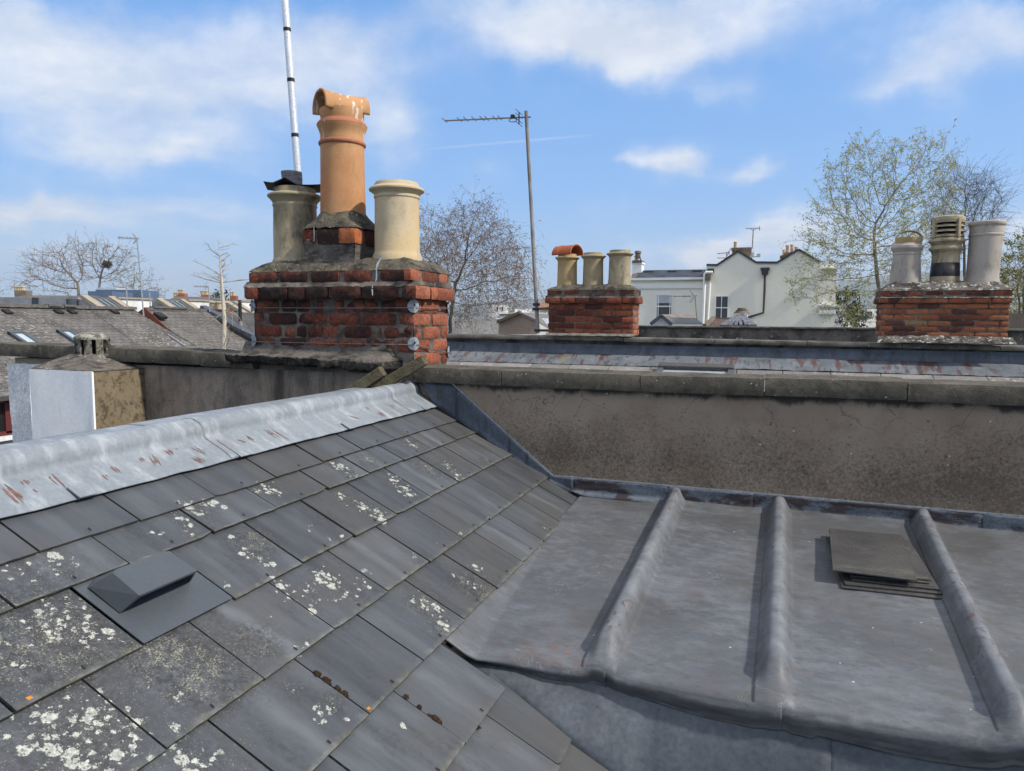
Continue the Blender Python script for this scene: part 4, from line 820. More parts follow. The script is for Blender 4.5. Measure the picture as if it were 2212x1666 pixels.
t = pot('chimney_pot', 'grey sooty pot under a bent dark sheet, left of the tall orange pot', M['buffgrey'], -2.832, 3.84, [(0.1453, 10.32), (0.1453, 10.366), (0.1403, 10.374), (0.1360, 10.39), (0.1352, 10.55), (0.1318, 10.70), (0.1369, 10.708), (0.1369, 10.717), (0.1335, 10.724), (0.1403, 10.738), (0.1572, 10.757), (0.1665, 10.765), (0.1665, 10.774), (0.1563, 10.782), (0.1293, 10.79), (0.1259, 10.815), (0.1242, 10.822)], 'pots on the big chimney')
def capfn2(u, v):
    a, b = (u-.5)*2, (v-.5)*2; ca, sa = math.cos(R(33)), math.sin(R(33)); x = a*.172; y = b*.12
    pk = max(0, 1-abs(a+.28)/.42)*sst(.3, -1, b)
    return (-2.835+x*ca-y*sa, 3.84+x*sa+y*ca, 10.824+.040*pk+.010*a*a-.004*b)
mb = MB(); mb.grid(25, 12, capfn2); o = part('sheet_cap', mb, M['capmetal'], t, smooth=False); md = o.modifiers.new('thick', 'SOLIDIFY'); md.thickness = .0035
mb = MB(); mb.lathe(-2.872, 3.88, [(.060, 10.82), (.060, 10.86), (.064, 10.90), (.065, 10.935), (.05, 10.936)], 28, dx=-.10, z0=10.82); part('wrapped_cowl', mb, M['wrap'], t, smooth=True, angle=40)
t = pot('chimney_pot', 'tall orange terracotta pot streaked with droppings under a half-round hood', M['terra'], TPX, TPY, [(0.1377, 10.62), (0.1368, 10.70), (0.1333, 10.85), (0.1316, 11.04), (0.1333, 11.075), (0.1298, 11.10), (0.1333, 11.125), (0.1430, 11.150), (0.1500, 11.166), (0.1500, 11.174), (0.1333, 11.192), (0.1254, 11.20), (0.1280, 11.215), (0.1324, 11.235), (0.1316, 11.262), (0.1123, 11.268)], 'pots on the big chimney')
mb = MB(); mb.lathe(TPX, TPY, [(.131, 11.048), (.140, 11.054), (.143, 11.064), (.139, 11.074), (.130, 11.08)], 44); mb.lathe(TPX, TPY, [(.1513, 11.168), (.150, 11.176), (.137, 11.192), (.128, 11.2005)], 44, close=False); part('red_band', mb, M['terraband'], t, smooth=True, angle=50)
# half-round hood
ang = R(57); ax = np.array([math.cos(ang), math.sin(ang), -.0]); ay = np.array([-math.sin(ang), math.cos(ang), 0]); hc = np.array([TPX-.005, TPY, 11.248])
def hood(u, v, r=.094):
    a = (-.08+1.16*v)*math.pi; L = .140*(1+.0)*(1-.07*math.cos(a*2)*0)
    rr = r*(1+.13*(2*u-1)**2); zc = math.sin(a)*rr*.98-.0
    sag = -.05*((2*u-1)**2)*0
    return tuple(hc+ax*(2*u-1)*L-ay*math.cos(a)*rr*1.0+np.array([0, 0, max(zc, -.06)+.018]))
mb = MB(); mb.grid(20, 24, hood); o = part('hood', mb, M['terra'], t, smooth=True); md = o.modifiers.new('thick', 'SOLIDIFY'); md.thickness = .013; md.offset = -1
# lashing wires with corner plates
wr = thing('wire_lashing', 'two thin steel wires with round corner plates tied round the big chimney', 'wire', (-2.43, 3.6, 9.95))
mb = MB()
for h, dzr in ((10.070, .006), (9.862, -.012)):
    mb.tube([(CX0-.012, CY0+.03, h), (CX0+.01, CY0-.014, h-.001), (-2.4, CY0-.017, h-.002), (CX1-.012, CY0-.014, h), (CX1+.014, CY0+.01, h), (CX1+.016, 3.8, h+dzr*.5 if dzr > 0 else h-.03), (CX1+.014, CY1, h+dzr if dzr > 0 else h-.065)], .0026, 5)
part('wire', mb, M['wire'], wr, smooth=True)
for h in (10.080, 9.868):
    for cx, cy, dx, dy in ((CX1, CY0, 1, -1), (CX0, CY0, -1, -1), (CX1, CY1, 1, 1)):
        hh = h-.065 if (cy == CY1 and h < 10) else h
        nrm = np.array([dx, dy, 0])/2**.5; tg = np.array([-dy, dx, 0])/2**.5; c_ = np.array([cx, cy, hh])+nrm*.004; n = 20; vs = []
        for lay in (0, .003):
            for k in range(n):
                tt = 2*math.pi*k/n; a = math.cos(tt)*.038; vs.append(c_+tg*a*.9+np.array([0, 0, math.sin(tt)*.038])+nrm*(lay-abs(a)*.55))
        mb = MB(); mb.add(vs+[c_+nrm*.006, c_], [(k, (k+1) % n, n+(k+1) % n, n+k) for k in range(n)]+[(n+k, n+(k+1) % n, 2*n) for k in range(n)]+[((k+1) % n, k, 2*n+1) for k in range(n)])
        mb.obox(c_+nrm*.008+np.array([0, 0, .006]), tg*.004, np.array([0, 0, .007]), nrm*.003, 1); part('corner_plate', mb, [M['galv'], M['black']], wr)
# timbers behind the ridge
for lab, p, q in (('short mossy square timber leaning behind the lead ridge, left of its pair', (-2.24, 3.38, 9.545), (-1.973, 3.43, 9.722)), ('long mossy square timber reaching the coping at the foot of the big chimney', (-2.06, 3.44, 9.60), (-1.752, 3.50, 9.785))):
    mb = MB(); mb.beam(p, q, .062, .058); p_ = np.array(p)*.5+np.array(q)*.5
    single('timber_batten', mb, M['timber'], lab, 'timber', p_, 'old timbers by the big chimney', bev=.006)
# white aerial mast behind
mA, mB_ = hY((645.5, 405), 4.14), hY((611, -60), 4.14); dd = mB_-mA; m0 = mA-dd*.55; mT = mB_+dd*.8
am = thing('aerial_mast', 'tall white aluminium mast with black tape bands behind the sheet-capped pot', 'mast', m0)
mb = MB(); mb.tube([m0, mA, mB_, mT], .0235, 20); part('tube', mb, M['alu'], am, smooth=True, angle=40)
for py in (65, 174, 293):
    c_ = hY((611+(py+60)*34.5/465, py), 4.14); u_ = dd/np.linalg.norm(dd); mb = MB(); mb.tube([c_-u_*.012, c_+u_*.012], .0246, 20); part('tape_band', mb, M['black'], am, smooth=True, angle=40)
mb = MB(); mb.box(m0[0]-.04, m0[0]+.05, 4.055, 4.17, m0[2]+.06, m0[2]+.10); part('bracket', mb, M['galv'], am)
# ------------------------------------------------------------------ neighbouring roof between the two parapets
FY = 8.60
nb = thing('neighbour_roof', 'slate roof strip with wide streaked lead band between the two parapets', 'roof', (0, 7.5, 8.8))
NA = R(20); nn = np.array([0, -math.sin(NA), math.cos(NA)]); NP = np.array([0, 8.66, 9.60])
def NS_(q, h=0): return hP(q, nn, NP+nn*h)
def NQ(x, d, h=0): return np.array([x, 8.66-d*math.cos(NA), 9.60-d*math.sin(NA)])+nn*h
dl = [(8.66-NS_(q)[1])/math.cos(NA) for q in (z('Z5', 0, 1010), z('Z5', 820, 1040), z('Z5', 1500, 1080), z('Z5', 2200, 1100))]
LB = sum(dl)/4
mb = MB(); mb.prism([NQ(-4.6, 0, -.03), NQ(-4.6, 5, -.03), NQ(6, 5, -.03), NQ(6, 0, -.03)], -nn*.08); part('deck', mb, M['deck'], nb)
bands = [-4.6]+[NS_(z('Z5', a, 1000))[0] for a in (815, 2050)]+[3.2, 6]
for i in range(len(bands)-1):
    a, b = bands[i], bands[i+1]+.02; mb = MB()
    mb.grid(int((b-a)*9)+2, 10, lambda u, v: NQ(a+(b-a)*u, -.02+(LB+.02)*v, .012+.004*(i % 2)+.006*fbm((a+(b-a)*u, v, 0), 3, i)+.004*math.sin(u*(b-a)*31)*v)); o = part('lead_band', mb, M['leadband'], nb, smooth=True)
mslN = weather('neighbour_slate', (.16, .15, .14), (.24, .225, .21), 3, [((.30, .27, .22), 1.6, .55, .7, .5), ((.08, .075, .07), 6, .55, .7, .5)], [((.45, .44, .36), 16, .35, .5, 1.2)], .8, .3, 30, .006, rnd=.22)
mb = MB(); random.seed(21)
for c in range(12):
    d0, d1 = LB-.02+c*.24, LB+.22+c*.24+.02; x = -4.6+(.24 if c % 2 else 0)
    while x < 6: mb.prism([NQ(x+.004, d0-.02, .001), NQ(x+.476, d0-.02, .001), NQ(x+.476, d1, .014+random.uniform(0, .003)), NQ(x+.004, d1, .014)], -nn*.006); x += .48
part('slates', mb, mslN, nb)
sk = thing('roof_window', 'dark framed roof window with pale blind, closed, just over the near coping', 'roof window', NQ(0.2, .9))
SX0, SX1 = NS_(z('Z5', 845, 1040), .06)[0], NS_(z('Z5', 1370, 1060), .06)[0]; SD = (8.66-NS_(z('Z5', 1100, 1008), .09)[1])/math.cos(NA)
mb = MB(); c_ = NQ((SX0+SX1)/2, SD+.05, .045); mb.obox(c_, np.array([(SX1-SX0)/2, 0, 0]), np.array([0, math.cos(NA), math.sin(NA)])*.055, nn*.045)
part('top_hood', mb, weather('brown_grey_metal', (.07, .064, .06), (.085, .08, .075), 6, (), (), .5, .1, 40), sk, bev=.012)
mb = MB()
for x in (SX0+.03, SX1-.03): mb.obox(NQ(x, SD+.65, .035), np.array([.035, 0, 0]), np.array([0, math.cos(NA), math.sin(NA)])*.6, nn*.035)
mb.obox(NQ((SX0+SX1)/2, SD+1.26, .03), np.array([(SX1-SX0)/2, 0, 0]), np.array([0, math.cos(NA), math.sin(NA)])*.03, nn*.03); part('frame', mb, M['vent'], sk, bev=.004)
mb = MB(); mb.obox(NQ((SX0+SX1)/2, SD+.65, .035), np.array([(SX1-SX0)/2-.06, 0, 0]), np.array([0, math.cos(NA), math.sin(NA)])*.58, nn*.006); part('pane', mb, weather('pale_glazing', (.30, .34, .36), (.36, .40, .42), 2, (), (), .08, 0, 30, spec=.6), sk)

fp = thing('far_parapet', 'long dark far parapet with stone coping carrying the two smaller chimneys', 'wall', (0, FY+.1, 8.8))
mb = MB(); mb.box(-4.6, 7, FY+.06, FY+.35, 8.6, 9.777); part('wall_body', mb, weather('dark_damp_wall', (.09, .075, .065), (.15, .125, .105), 5, [((.025, .022, .02), 4, .45, .6, .8)], (), .95, .8, 40, .01), fp)
ctop = lambda x: float(np.interp(x, [-3.9, 2.5], [9.822, 9.784])); cbot = lambda x: float(np.interp(x, [-3.9, 2.5], [9.772, 9.737]))
xs = [-4.6, -3.6, -2.7, -1.62, -.55, .45, 1.4, 2.3, 3.3, 4.3, 5.3, 6.5]
for i in range(len(xs)-1):
    a, b = xs[i]+.004, xs[i+1]-.004; dz = random.uniform(-.006, .006)
    part('coping_stone', copestone(a, b, FY, FY+.44, cbot(a)+dz, cbot(b)+dz, ctop(a)+dz, ctop(b)+dz, 40+i), M['coping_far'], fp, smooth=True, angle=40)
ft = [9.715, 9.71]; mb = MB()
fbx = [-4.6]+[hY(z('Z5', a, 940), FY+.05)[0] for a in (-300, 610, 1105, 1460, 1810)]+[1.6, 2.6, 3.8, 6]
for i in range(len(fbx)-1):
    a, b = fbx[i], fbx[i+1]+.015; mb = MB(); mb.grid(10, 5, lambda u, v: (a+(b-a)*u, FY+.048-.003*(i % 2)-(.03*(1-v)**3)-.006*fbm((a+(b-a)*u, v, 0), 4, i), 9.600+.118*v)); part('flashing_sheet', mb, M['leaddark'], fp, smooth=True)

def brickstack(t, x0, x1, y0, y1, zb, zt, nrow, mat, stretch=.225, side_mat=None, mortar=None, bulge=.006, left=False, gap=.011, nx=7):
    mb = MB(); mb.box(x0+.01, x1-.01, y0+.01, y1-.01, zb, zt); part('mortar_core', mb, mortar or M['mortar'], t)
    f, sd, sd2 = MB(), MB(), MB(); p = (zt-zb)/nrow
    for r in range(nrow):
        h0, h1 = zb+r*p+gap/2, zb+(r+1)*p-gap/2; x = x0-(stretch/2 if r % 2 else 0)
        while x < x1-.02:
            a, b = max(x+gap/2, x0), min(x+stretch-gap/2, x1)
            if b-a > .03: brickpatch(f, (a, y0, h0), (1, 0, 0), (0, -1, 0), b-a, h1-h0, nx=nx, nz_=4, rough=bulge, seed=random.random()*60, rnd_=.005)
            x += stretch
        for sgn, xx in ((1, x1), (-1, x0)):
            y = y0-(0 if r % 2 else stretch/2)
            while y < y1-.02:
                a, b = max(y+gap/2, y0), min(y+stretch-gap/2, y1)
                if b-a > .03:
                    if sgn > 0: brickpatch(sd, (xx, a, h0), (0, 1, 0), (1, 0, 0), b-a, h1-h0, nx=5, nz_=3, rough=bulge, seed=random.random()*60, rnd_=.005)
                    else: brickpatch(sd2, (xx, b, h0), (0, -1, 0), (-1, 0, 0), b-a, h1-h0, nx=5, nz_=3, rough=bulge, seed=random.random()*60, rnd_=.005)
                y += stretch
    part('front_brickwork', f, mat, t, smooth=True, angle=50); part('side_brickwork', sd, side_mat or mat, t, smooth=True, angle=50); part('side_brickwork', sd2, mat, t, smooth=True, angle=50)
def ringcourse(mb, x0, x1, y0, y1, h0, h1, stretch=.23, nx=8, rough=.006):
    x = x0
    while x < x1-.03:
        b = min(x+stretch*random.uniform(.8, 1.1), x1); b = x1 if x1-b < .06 else b
        brickpatch(mb, (x, y0, h0), (1, 0, 0), (0, -1, 0), b-x-.008, h1-h0, dep=.07, nx=nx, nz_=4, rough=rough, seed=random.random()*60); x = b
    for sgn, xx in ((1, x1), (-1, x0)):
        y = y0
        while y < y1-.03:
            b = min(y+stretch*random.uniform(.5, .9), y1); b = y1 if y1-b < .06 else b
            if sgn > 0: brickpatch(mb, (xx, y, h0), (0, 1, 0), (1, 0, 0), b-y-.008, h1-h0, dep=.07, nx=5, nz_=4, rough=rough, seed=random.random()*60)
            else: brickpatch(mb, (xx, b-.008, h0), (0, -1, 0), (-1, 0, 0), b-y-.008, h1-h0, dep=.07, nx=5, nz_=4, rough=rough, seed=random.random()*60)
            y = b
def mound(x0, x1, y0, y1, zb, hgt, pots, seed, nu=70, nv=36):
    def fn(u, v):
        x = x0+(x1-x0)*u; y = y0+(y1-y0)*v; e = min(x-x0, x1-x, y-y0, y1-y); t = 1-math.exp(-e/.07)
        d = min(math.hypot(x-a, y-b)-r for a, b, r in pots)
        return (x, y, zb+hgt*t*(.72+.28*math.exp(-max(0, d)/.12))+.012*fbm((x, y, 0), 9, seed)*(.3+t))
    return MB().grid(nu, nv, fn)
random.seed(31)
# middle chimney
mc = thing('chimney_stack', 'red brick chimney on the far parapet beside the leaning aerial pole', 'chimney', (-2.05, 8.85, 9.8))
mx0, mx1, my0, my1 = -2.583, -1.508, 8.60, 9.04
brickstack(mc, mx0, mx1, my0, my1, 9.83, 10.222, 5, M['brick_mid'], .232, brickmat('sunlit_side_brick', [(0, (.20, .07, .045)), (1, (.42, .17, .10))], soot=.2))  # sun-facing side takes a brighter brick copy: sunlight painted into the colour
mb = MB(); mb.box(mx0-.01, mx1+.01, my0-.01, my1+.01, 10.222, 10.40); part('corbel_core', mb, M['mortar'], mc)
mb = MB(); ringcourse(mb, mx0-.035, mx1+.04, my0-.04, my1+.035, 10.228, 10.295); ringcourse(mb, mx0-.005, mx1+.012, my0-.012, my1+.01, 10.325, 10.385); part('corbel_course', mb, M['brick_mid'], mc, smooth=True, angle=50)
mb = MB(); mb.grid(40, 3, lambda u, v: (mx0-.03+(mx1-mx0+.065)*u, my0-.036+.04*v, 10.294+.03*v+.004*nz((u*20, v, 0), 1))); mb.box(mx0-.028, mx1+.03, my0-.02, my1+.03, 10.29, 10.316); part('mortar_ledge', mb, M['mortar'], mc)
mpx = [hY(z('Z4', a, 1200), 8.83)[0] for a in (938, 1118, 1302)]; mpr = [.135, .138, .14]
mb = mound(mx0-.012, mx1+.02, my0-.02, my1+.014, 10.385, .085, [(x, 8.83, .14) for x in mpx], 3); part('flaunching', mb, M['flaunch'], mc, smooth=True)
mb = MB(); mb.grid(40, 4, lambda u, v: (mx0-.02+(mx1-mx0+.04)*u, my0-.03*(1-v)-.004, 9.826+.03*v+.008*nz((u*14, v, 2), 1))); part('mortar_skirt', mb, weather('pale_skirt', (.13, .12, .105), (.24, .225, .205), 12, (), (), .95, .6, 40), mc, smooth=True)
def mp(cx, cy, zb, zt, r, rc=1.2, flare=1.04, taper=.0):
    h = zt-zb; c = .045
    return [(r*flare, zb-.05), (r*flare, zb), (r*1.0, zb+.03), (r*(1-taper*.5), zb+h*.5), (r*(1-taper), zt-.10), (r*(1-taper)*1.03, zt-.094), (r*(1-taper)*1.03, zt-.086), (r*(1-taper), zt-.082), (r*rc*.95, zt-.056), (r*rc, zt-.05), (r*rc, zt-.040), (r*rc*.94, zt-.034), (r*(1-taper)*.98, zt-.028), (r*(1-taper)*.96, zt)]
ztp = [hY(z('Z4', a, b), 8.83)[2] for a, b in ((938, 1045), (1118, 1035), (1302, 1017))]; zbp = [hY(z('Z4', a, b), 8.75)[2] for a, b in ((938, 1262), (1118, 1250), (1302, 1230))]
LBm = ['yellow clay pot under a red half-round cap, nearest the aerial pole', 'yellow clay pot, uncapped, in the middle of the chimney beside the aerial pole', 'stained yellow clay pot, uncapped, nearest the white house roof']
for i in range(3):
    t = pot('chimney_pot', LBm[i], [M['bufforange'], M['buffmid'], M['buffgrey']][i], mpx[i], 8.83, mp(mpx[i], 8.83, zbp[i], ztp[i], mpr[i]*[.94, .93, .98][i], 1.22, 1.03, .04), 'pots on the middle chimney', 30)
    if i == 0:
        a_ = R(-22); ax_ = np.array([math.cos(a_), math.sin(a_), 0]); ay_ = np.array([-math.sin(a_), math.cos(a_), 0]); c_ = np.array([mpx[0]-.0, 8.83, ztp[0]])
        def cap(u, v): 
            th = v*math.pi; rr = .135*(1.05 if (abs(u-.25) < .03 or u > .94) else 1); return tuple(c_+ax_*(2*u-1)*.15-ay_*math.cos(th)*rr+np.array([0, 0, math.sin(th)*rr*.92-.012]))
        mb = MB(); mb.grid(30, 20, cap); o = part('half_round_cap', mb, M['redterra'], t, smooth=True); md = o.modifiers.new('thick', 'SOLIDIFY'); md.thickness = .016; md.offset = -1
# right chimney
rc = thing('chimney_stack', 'red and tan brick chimney in front of the leafing trees', 'chimney', (1.78, 8.88, 9.8))
rx0, rx1, ry0, ry1 = 1.19, 2.36, 8.60, 9.12
brickstack(rc, rx0, rx1, ry0, ry1, 9.86, 10.222, 6, M['brick_right'], .218, None, M['mortar'], .003)
mb = MB(); mb.box(rx0-.01, rx1+.01, ry0-.01, ry1+.01, 10.222, 10.37); part('corbel_core', mb, M['mortar'], rc)
mb = MB(); ringcourse(mb, rx0-.03, rx1+.012, ry0-.03, ry1+.03, 10.226, 10.278, .218, rough=.003); part('corbel_course', mb, M['brick_right'], rc, smooth=True, angle=50)
mb = MB(); ringcourse(mb, rx0-.012, rx1+.004, ry0-.014, ry1+.01, 10.298, 10.356, .218, rough=.003); part('upper_course', mb, M['brick_mid'], rc, smooth=True, angle=50)
mb = MB(); mb.grid(60, 4, lambda u, v: (rx0-.032+(rx1-rx0+.044)*u, ry0-.034+.04*v, 10.278+.018*v+.005*nz((u*24, v, 0), 1))); mb.box(rx0-.020, rx1+.006, ry0-.008, ry1+.02, 10.272, 10.298); part('mortar_ledge', mb, M['lichcapfar'], rc)
rpx = [hY(z('Z6', a, 1000), 8.86)[0] for a in (990, 1272, 1542)]
mb = mound(rx0-.016, rx1+.01, ry0-.018, ry1+.014, 10.357, .115, [(x, 8.86, .14) for x in rpx], 13); part('flaunching', mb, M['lichcapfar'], rc, smooth=True)
mb = MB(); mb.grid(60, 8, lambda u, v: (rx0-.03+(rx1-rx0+.07)*u+(.02-.04*u)*(1-v)*-1, ry0-.10*(1-v), 9.80+.07*v+.012*nz((u*18, v, 2), 1)+.01*math.sin(u*3))); part('lichen_skirt', mb, M['lichcapfar'], rc, smooth=True)
hz = lambda a, b: hY(z('Z6', a, b), 8.86)[2]
rs = lambda w: w*.3009/1530*7.75/2       # zoomed width to radius
t = pot('chimney_pot', 'grey pot tapering up to a yellow band and a thin broken hoop', M['potpale'], rpx[0], 8.86, [(rs(212), hz(990, 1150)), (rs(206), hz(990, 1108)), (rs(196), hz(990, 1040)), (rs(182), hz(990, 960)), (rs(176), hz(990, 915)), (rs(182), hz(990, 912)), (rs(182), hz(990, 902)), (rs(176), hz(990, 898)), (rs(196), hz(990, 876)), (rs(208), hz(990, 868)), (rs(206), hz(990, 852)), (rs(180), hz(990, 838)), (rs(172), hz(990, 832))], 'pots on the right chimney', 30)
mb = MB(); mb.lathe(rpx[0]+.012, 8.86, [(rs(160), hz(990, 840)), (rs(166), hz(990, 832)), (rs(178), hz(990, 795)), (rs(176), hz(990, 790)), (rs(150), hz(990, 792)), (rs(140), hz(990, 835))], 30, close=False); part('yellow_band', mb, M['bufforange'], t, smooth=True, angle=40)
mb = MB(); hc_ = np.array([rpx[0]+.014, 8.86, hz(990, 800)]); nseg = 16
mb.grid(nseg, 1, lambda u, v: (hc_[0]-math.cos(u*math.pi)*rs(172), hc_[1]-.035+.07*v, hc_[2]+math.sin(u*math.pi)*(hz(990, 735)-hc_[2]))); o = part('hoop', mb, M['redterra'], t, smooth=True); md = o.modifiers.new('thick', 'SOLIDIFY'); md.thickness = .016
o.data.materials[0] = M['buffgrey']
cx = rpx[1]
t = pot('chimney_pot', 'louvred pot with domed top and a band of black paint round its waist', M['buffgrey'], cx, 8.86, [(rs(188), hz(1270, 1120)), (rs(186), hz(1270, 1085)), (rs(180), hz(1270, 1010)), (rs(172), hz(1270, 915)), (rs(176), hz(1270, 912)), (rs(174), hz(1270, 905)), (rs(196), hz(1270, 885)), (rs(215), hz(1270, 876)), (rs(215), hz(1270, 866)), (rs(200), hz(1270, 858)), (rs(182), hz(1270, 845)), (rs(205), hz(1270, 828)), (rs(228), hz(1270, 820)), (rs(226), hz(1270, 808)), (rs(196), hz(1270, 792)), (rs(190), hz(1270, 784))], 'pots on the right chimney', 30)
mb = MB(); mb.lathe(cx, 8.86, [(rs(182.5), hz(1270, 1082)), (rs(186.5), hz(1270, 1060)), (rs(177.5), hz(1270, 972)), (rs(176), hz(1270, 972))], 30, close=False); part('black_paint', mb, M['blackpaint'], t, smooth=True)
mb = MB(); mb.lathe(cx, 8.86, [(rs(150), hz(1270, 790)), (rs(150), hz(1270, 680))], 24); part('dark_core', mb, M['slotdark'], t)
mb = MB()
for b in (786, 752, 717, 686): mb.lathe(cx, 8.86, [(rs(150), hz(1270, b-22)), (rs(212), hz(1270, b-6)), (rs(214), hz(1270, b)), (rs(206), hz(1270, b+1)), (rs(150), hz(1270, b-12))], 30, close=False)
mb.lathe(cx, 8.86, [(rs(150), hz(1270, 676)), (rs(212), hz(1270, 676)), (rs(214), hz(1270, 660)), (rs(208), hz(1270, 646)), (rs(180), hz(1270, 637)), (rs(120), hz(1270, 633)), (.001, hz(1270, 632))], 30)
for k in range(4):
    a_ = R(-62+90*k); d_ = np.array([math.cos(a_), math.sin(a_), 0]); e_ = np.array([-d_[1], d_[0], 0]); mb.obox(np.array([cx, 8.86, (hz(1270, 660)+hz(1270, 795))/2])+d_*rs(200), e_*.014, d_*.022, np.array([0, 0, (hz(1270, 660)-hz(1270, 795))/2]))
part('louvre', mb, M['buffgrey'], t, smooth=True, angle=35)
t = pot('chimney_pot', 'pale plain straight pot with a rolled rim, furthest right on its chimney', M['potpale'], rpx[2], 8.86, [(rs(216), hz(1542, 1120)), (rs(208), hz(1542, 1094)), (rs(194), hz(1542, 1075)), (rs(196), hz(1542, 1000)), (rs(202), hz(1542, 800)), (rs(204), hz(1542, 782)), (rs(212), hz(1542, 778)), (rs(212), hz(1542, 768)), (rs(204), hz(1542, 764)), (rs(206), hz(1542, 712)), (rs(222), hz(1542, 704)), (rs(228), hz(1542, 694)), (rs(226), hz(1542, 682)), (rs(212), hz(1542, 676))], 'pots on the right chimney', 30, dx=.025, z0=hz(1542, 1094))
# leaning aerial pole
pa, pb = hY(z('Z4', 653, 50), 8.62), hY(z('Z4', 735, 1590), 8.62)
tv = thing('television_aerial', 'tall leaning rusty pole with a long comb aerial, clamped beside the middle chimney', 'aerial', pb)
mb = MB(); mb.tube([pb, pb*.52+pa*.48], .0245, 14); mb.tube([pb*.53+pa*.47, pa], .0225, 14); part('pole', mb, M['pole'], tv, smooth=True, angle=40)
bm0, bm1 = hY(z('Z4', 88, 117), 8.5), hY(z('Z4', 686, 91), 8.62)
mb = MB(); mb.beam(bm0, bm1, .015, .015)
def el(a, b, L, w=.006, vert=0): 
    c_ = hY(z('Z4', a, b), 8.55); d_ = np.array([-.10, 1, vert]); d_ /= np.linalg.norm(d_); mb.tube([c_-d_*L, c_+d_*L], w, 5)
for a, b in ((88, 115), (190, 109), (236, 107), (291, 104), (347, 102), (380, 101), (435, 99), (470, 98)): el(a, b-1, .10)
part('comb', mb, M['pole'], tv, smooth=True, angle=40)
mb = MB(); c_ = hY(z('Z4', 562, 96), 8.58); mb.tube([c_+np.array([.02*math.cos(t*.3927), .13*math.sin(t*.3927), .035*math.sin(t*.3927+.6)-.03]) for t in range(17)], .005, 5); mb.obox(c_+np.array([0, 0, .015]), (.022, 0, 0), (0, .03, 0), (0, 0, .018)); part('dipole', mb, M['capmetal'], tv, smooth=True, angle=40)
mb = MB(); c_ = hY(z('Z4', 604, 100), 8.58); mb.beam(c_-np.array([0, 0, .07]), c_+np.array([0, 0, .075]), .012, .012, (0, 1, 0))
for h in (-.07, -.03, .03, .075): mb.tube([c_+np.array([0, -.13, h]), c_+np.array([0, .13, h])], .004, 5)
part('reflector', mb, M['capmetal'], tv, smooth=True, angle=40)
mb = MB(); q1, q2 = hY(z('Z4', 705, 1424), 8.6), hY(z('Z4', 840, 1415), 8.61); mb.beam(q1, q2, .03, .022); part('upper_bracket', mb, M['timber'], tv); mb = MB(); q3 = hY(z('Z4', 722, 1572), 8.6); mb.beam(q3, q3+np.array([.22, .03, -.0]), .04, .03); part('lower_bracket', mb, M['capmetal'], tv)
for q in (z('Z4', 724, 1392), z('Z4', 722, 1424), z('Z4', 734, 1572)): c_ = hY(q, 8.62); mb = MB(); mb.obox(c_, (.036, 0, 0), (0, .036, 0), (0, 0, .016)); part('clamp', mb, M['capmetal'], tv)

# second parapet beyond the far one
b2 = thing('back_parapet', 'low dark coped parapet behind the far one, its face patched with brick and stone', 'wall', (3, 13, 8.8))
bx0_ = hY((1290, 705), 13)[0]; mb = MB(); mb.box(bx0_, 9, 13.03, 13.3, 8.6, 9.905); part('wall_body', mb, weather('patched_wall', (.10, .088, .075), (.17, .15, .13), 4, [((.03, .027, .024), 3, .48, .62, .8), ((.20, .075, .045), 2.4, .66, .7, .7)], [((.4, .4, .36), 14, .3, .7, 1.5)], .95, .8, 30, .012), b2)
mb = MB(); mb.box(bx0_-.04, 9, 12.98, 13.36, 9.905, 9.94); part('coping', mb, M['coping_far'], b2, bev=.01)
# ------------------------------------------------------------------ slate roofs of the terrace on the left
def roofmat(name, c1, c2, lich, amt, row=.2, wdt=.3, br=.3):
    m, g = newmat(name)
    u = g.uv(); v = g.vm('ADD', u, g.vm('SCALE', g.vm('SUBTRACT', g.noise(4, 3, u, out=1), (.5, .5, .5)), scale=.05))
    n = g.add('ShaderNodeTexBrick', {'Vector': v, 'Color1': c1, 'Color2': c2, 'Mortar': tuple(x*.35 for x in c1), 'Scale': 1, 'Mortar Size': .012, 'Mortar Smooth': .3, 'Bias': 0, 'Brick Width': wdt, 'Row Height': row}, out=None)
    col = g.mix(g.mr(g.noise(1.2, 5, u), .4, .65), n.outputs[0], g.mix(1, n.outputs[0], (.62, .6, .58), 'MULTIPLY'))
    col = g.mix(1, col, g.mr(g.noise(9, 4, g.map(u, (1, 3, 1))), .3, .7, 1-br, 1+br), 'MULTIPLY')
    w = g.map(u, (1.0, 2.2, 1)); e = g.vm('ADD', w, g.vm('SCALE', g.noise(9, 3, w, out=1), scale=.12))
    d = g.voro(5.5, e); big = g.mr(g.noise(.45, 3, u), .42, .62)
    col = g.mix(g.m('MULTIPLY', g.mr(g.m('SUBTRACT', d, g.m('MULTIPLY', big, .22)), .12, .02), amt), col, lich)
    col = g.mix(g.m('MULTIPLY', g.mr(g.noise(7, 5, w, .7), .58, .68), amt*.7), col, lich)
    g.fin(g.bsdf(col, .85, g.bump(n.outputs['Fac'], -.5, .02), .25)); return m
MA = roofmat('lichened_slate_far', (.125, .115, .108), (.155, .145, .135), (.34, .33, .29), .85)
MC = roofmat('plain_slate_far', (.085, .08, .08), (.105, .10, .10), (.2, .2, .18), .3)
A25 = R(25); an_ = np.array([math.sin(A25), 0, math.cos(A25)]); ea = np.array([math.cos(A25), 0, -math.sin(A25)])
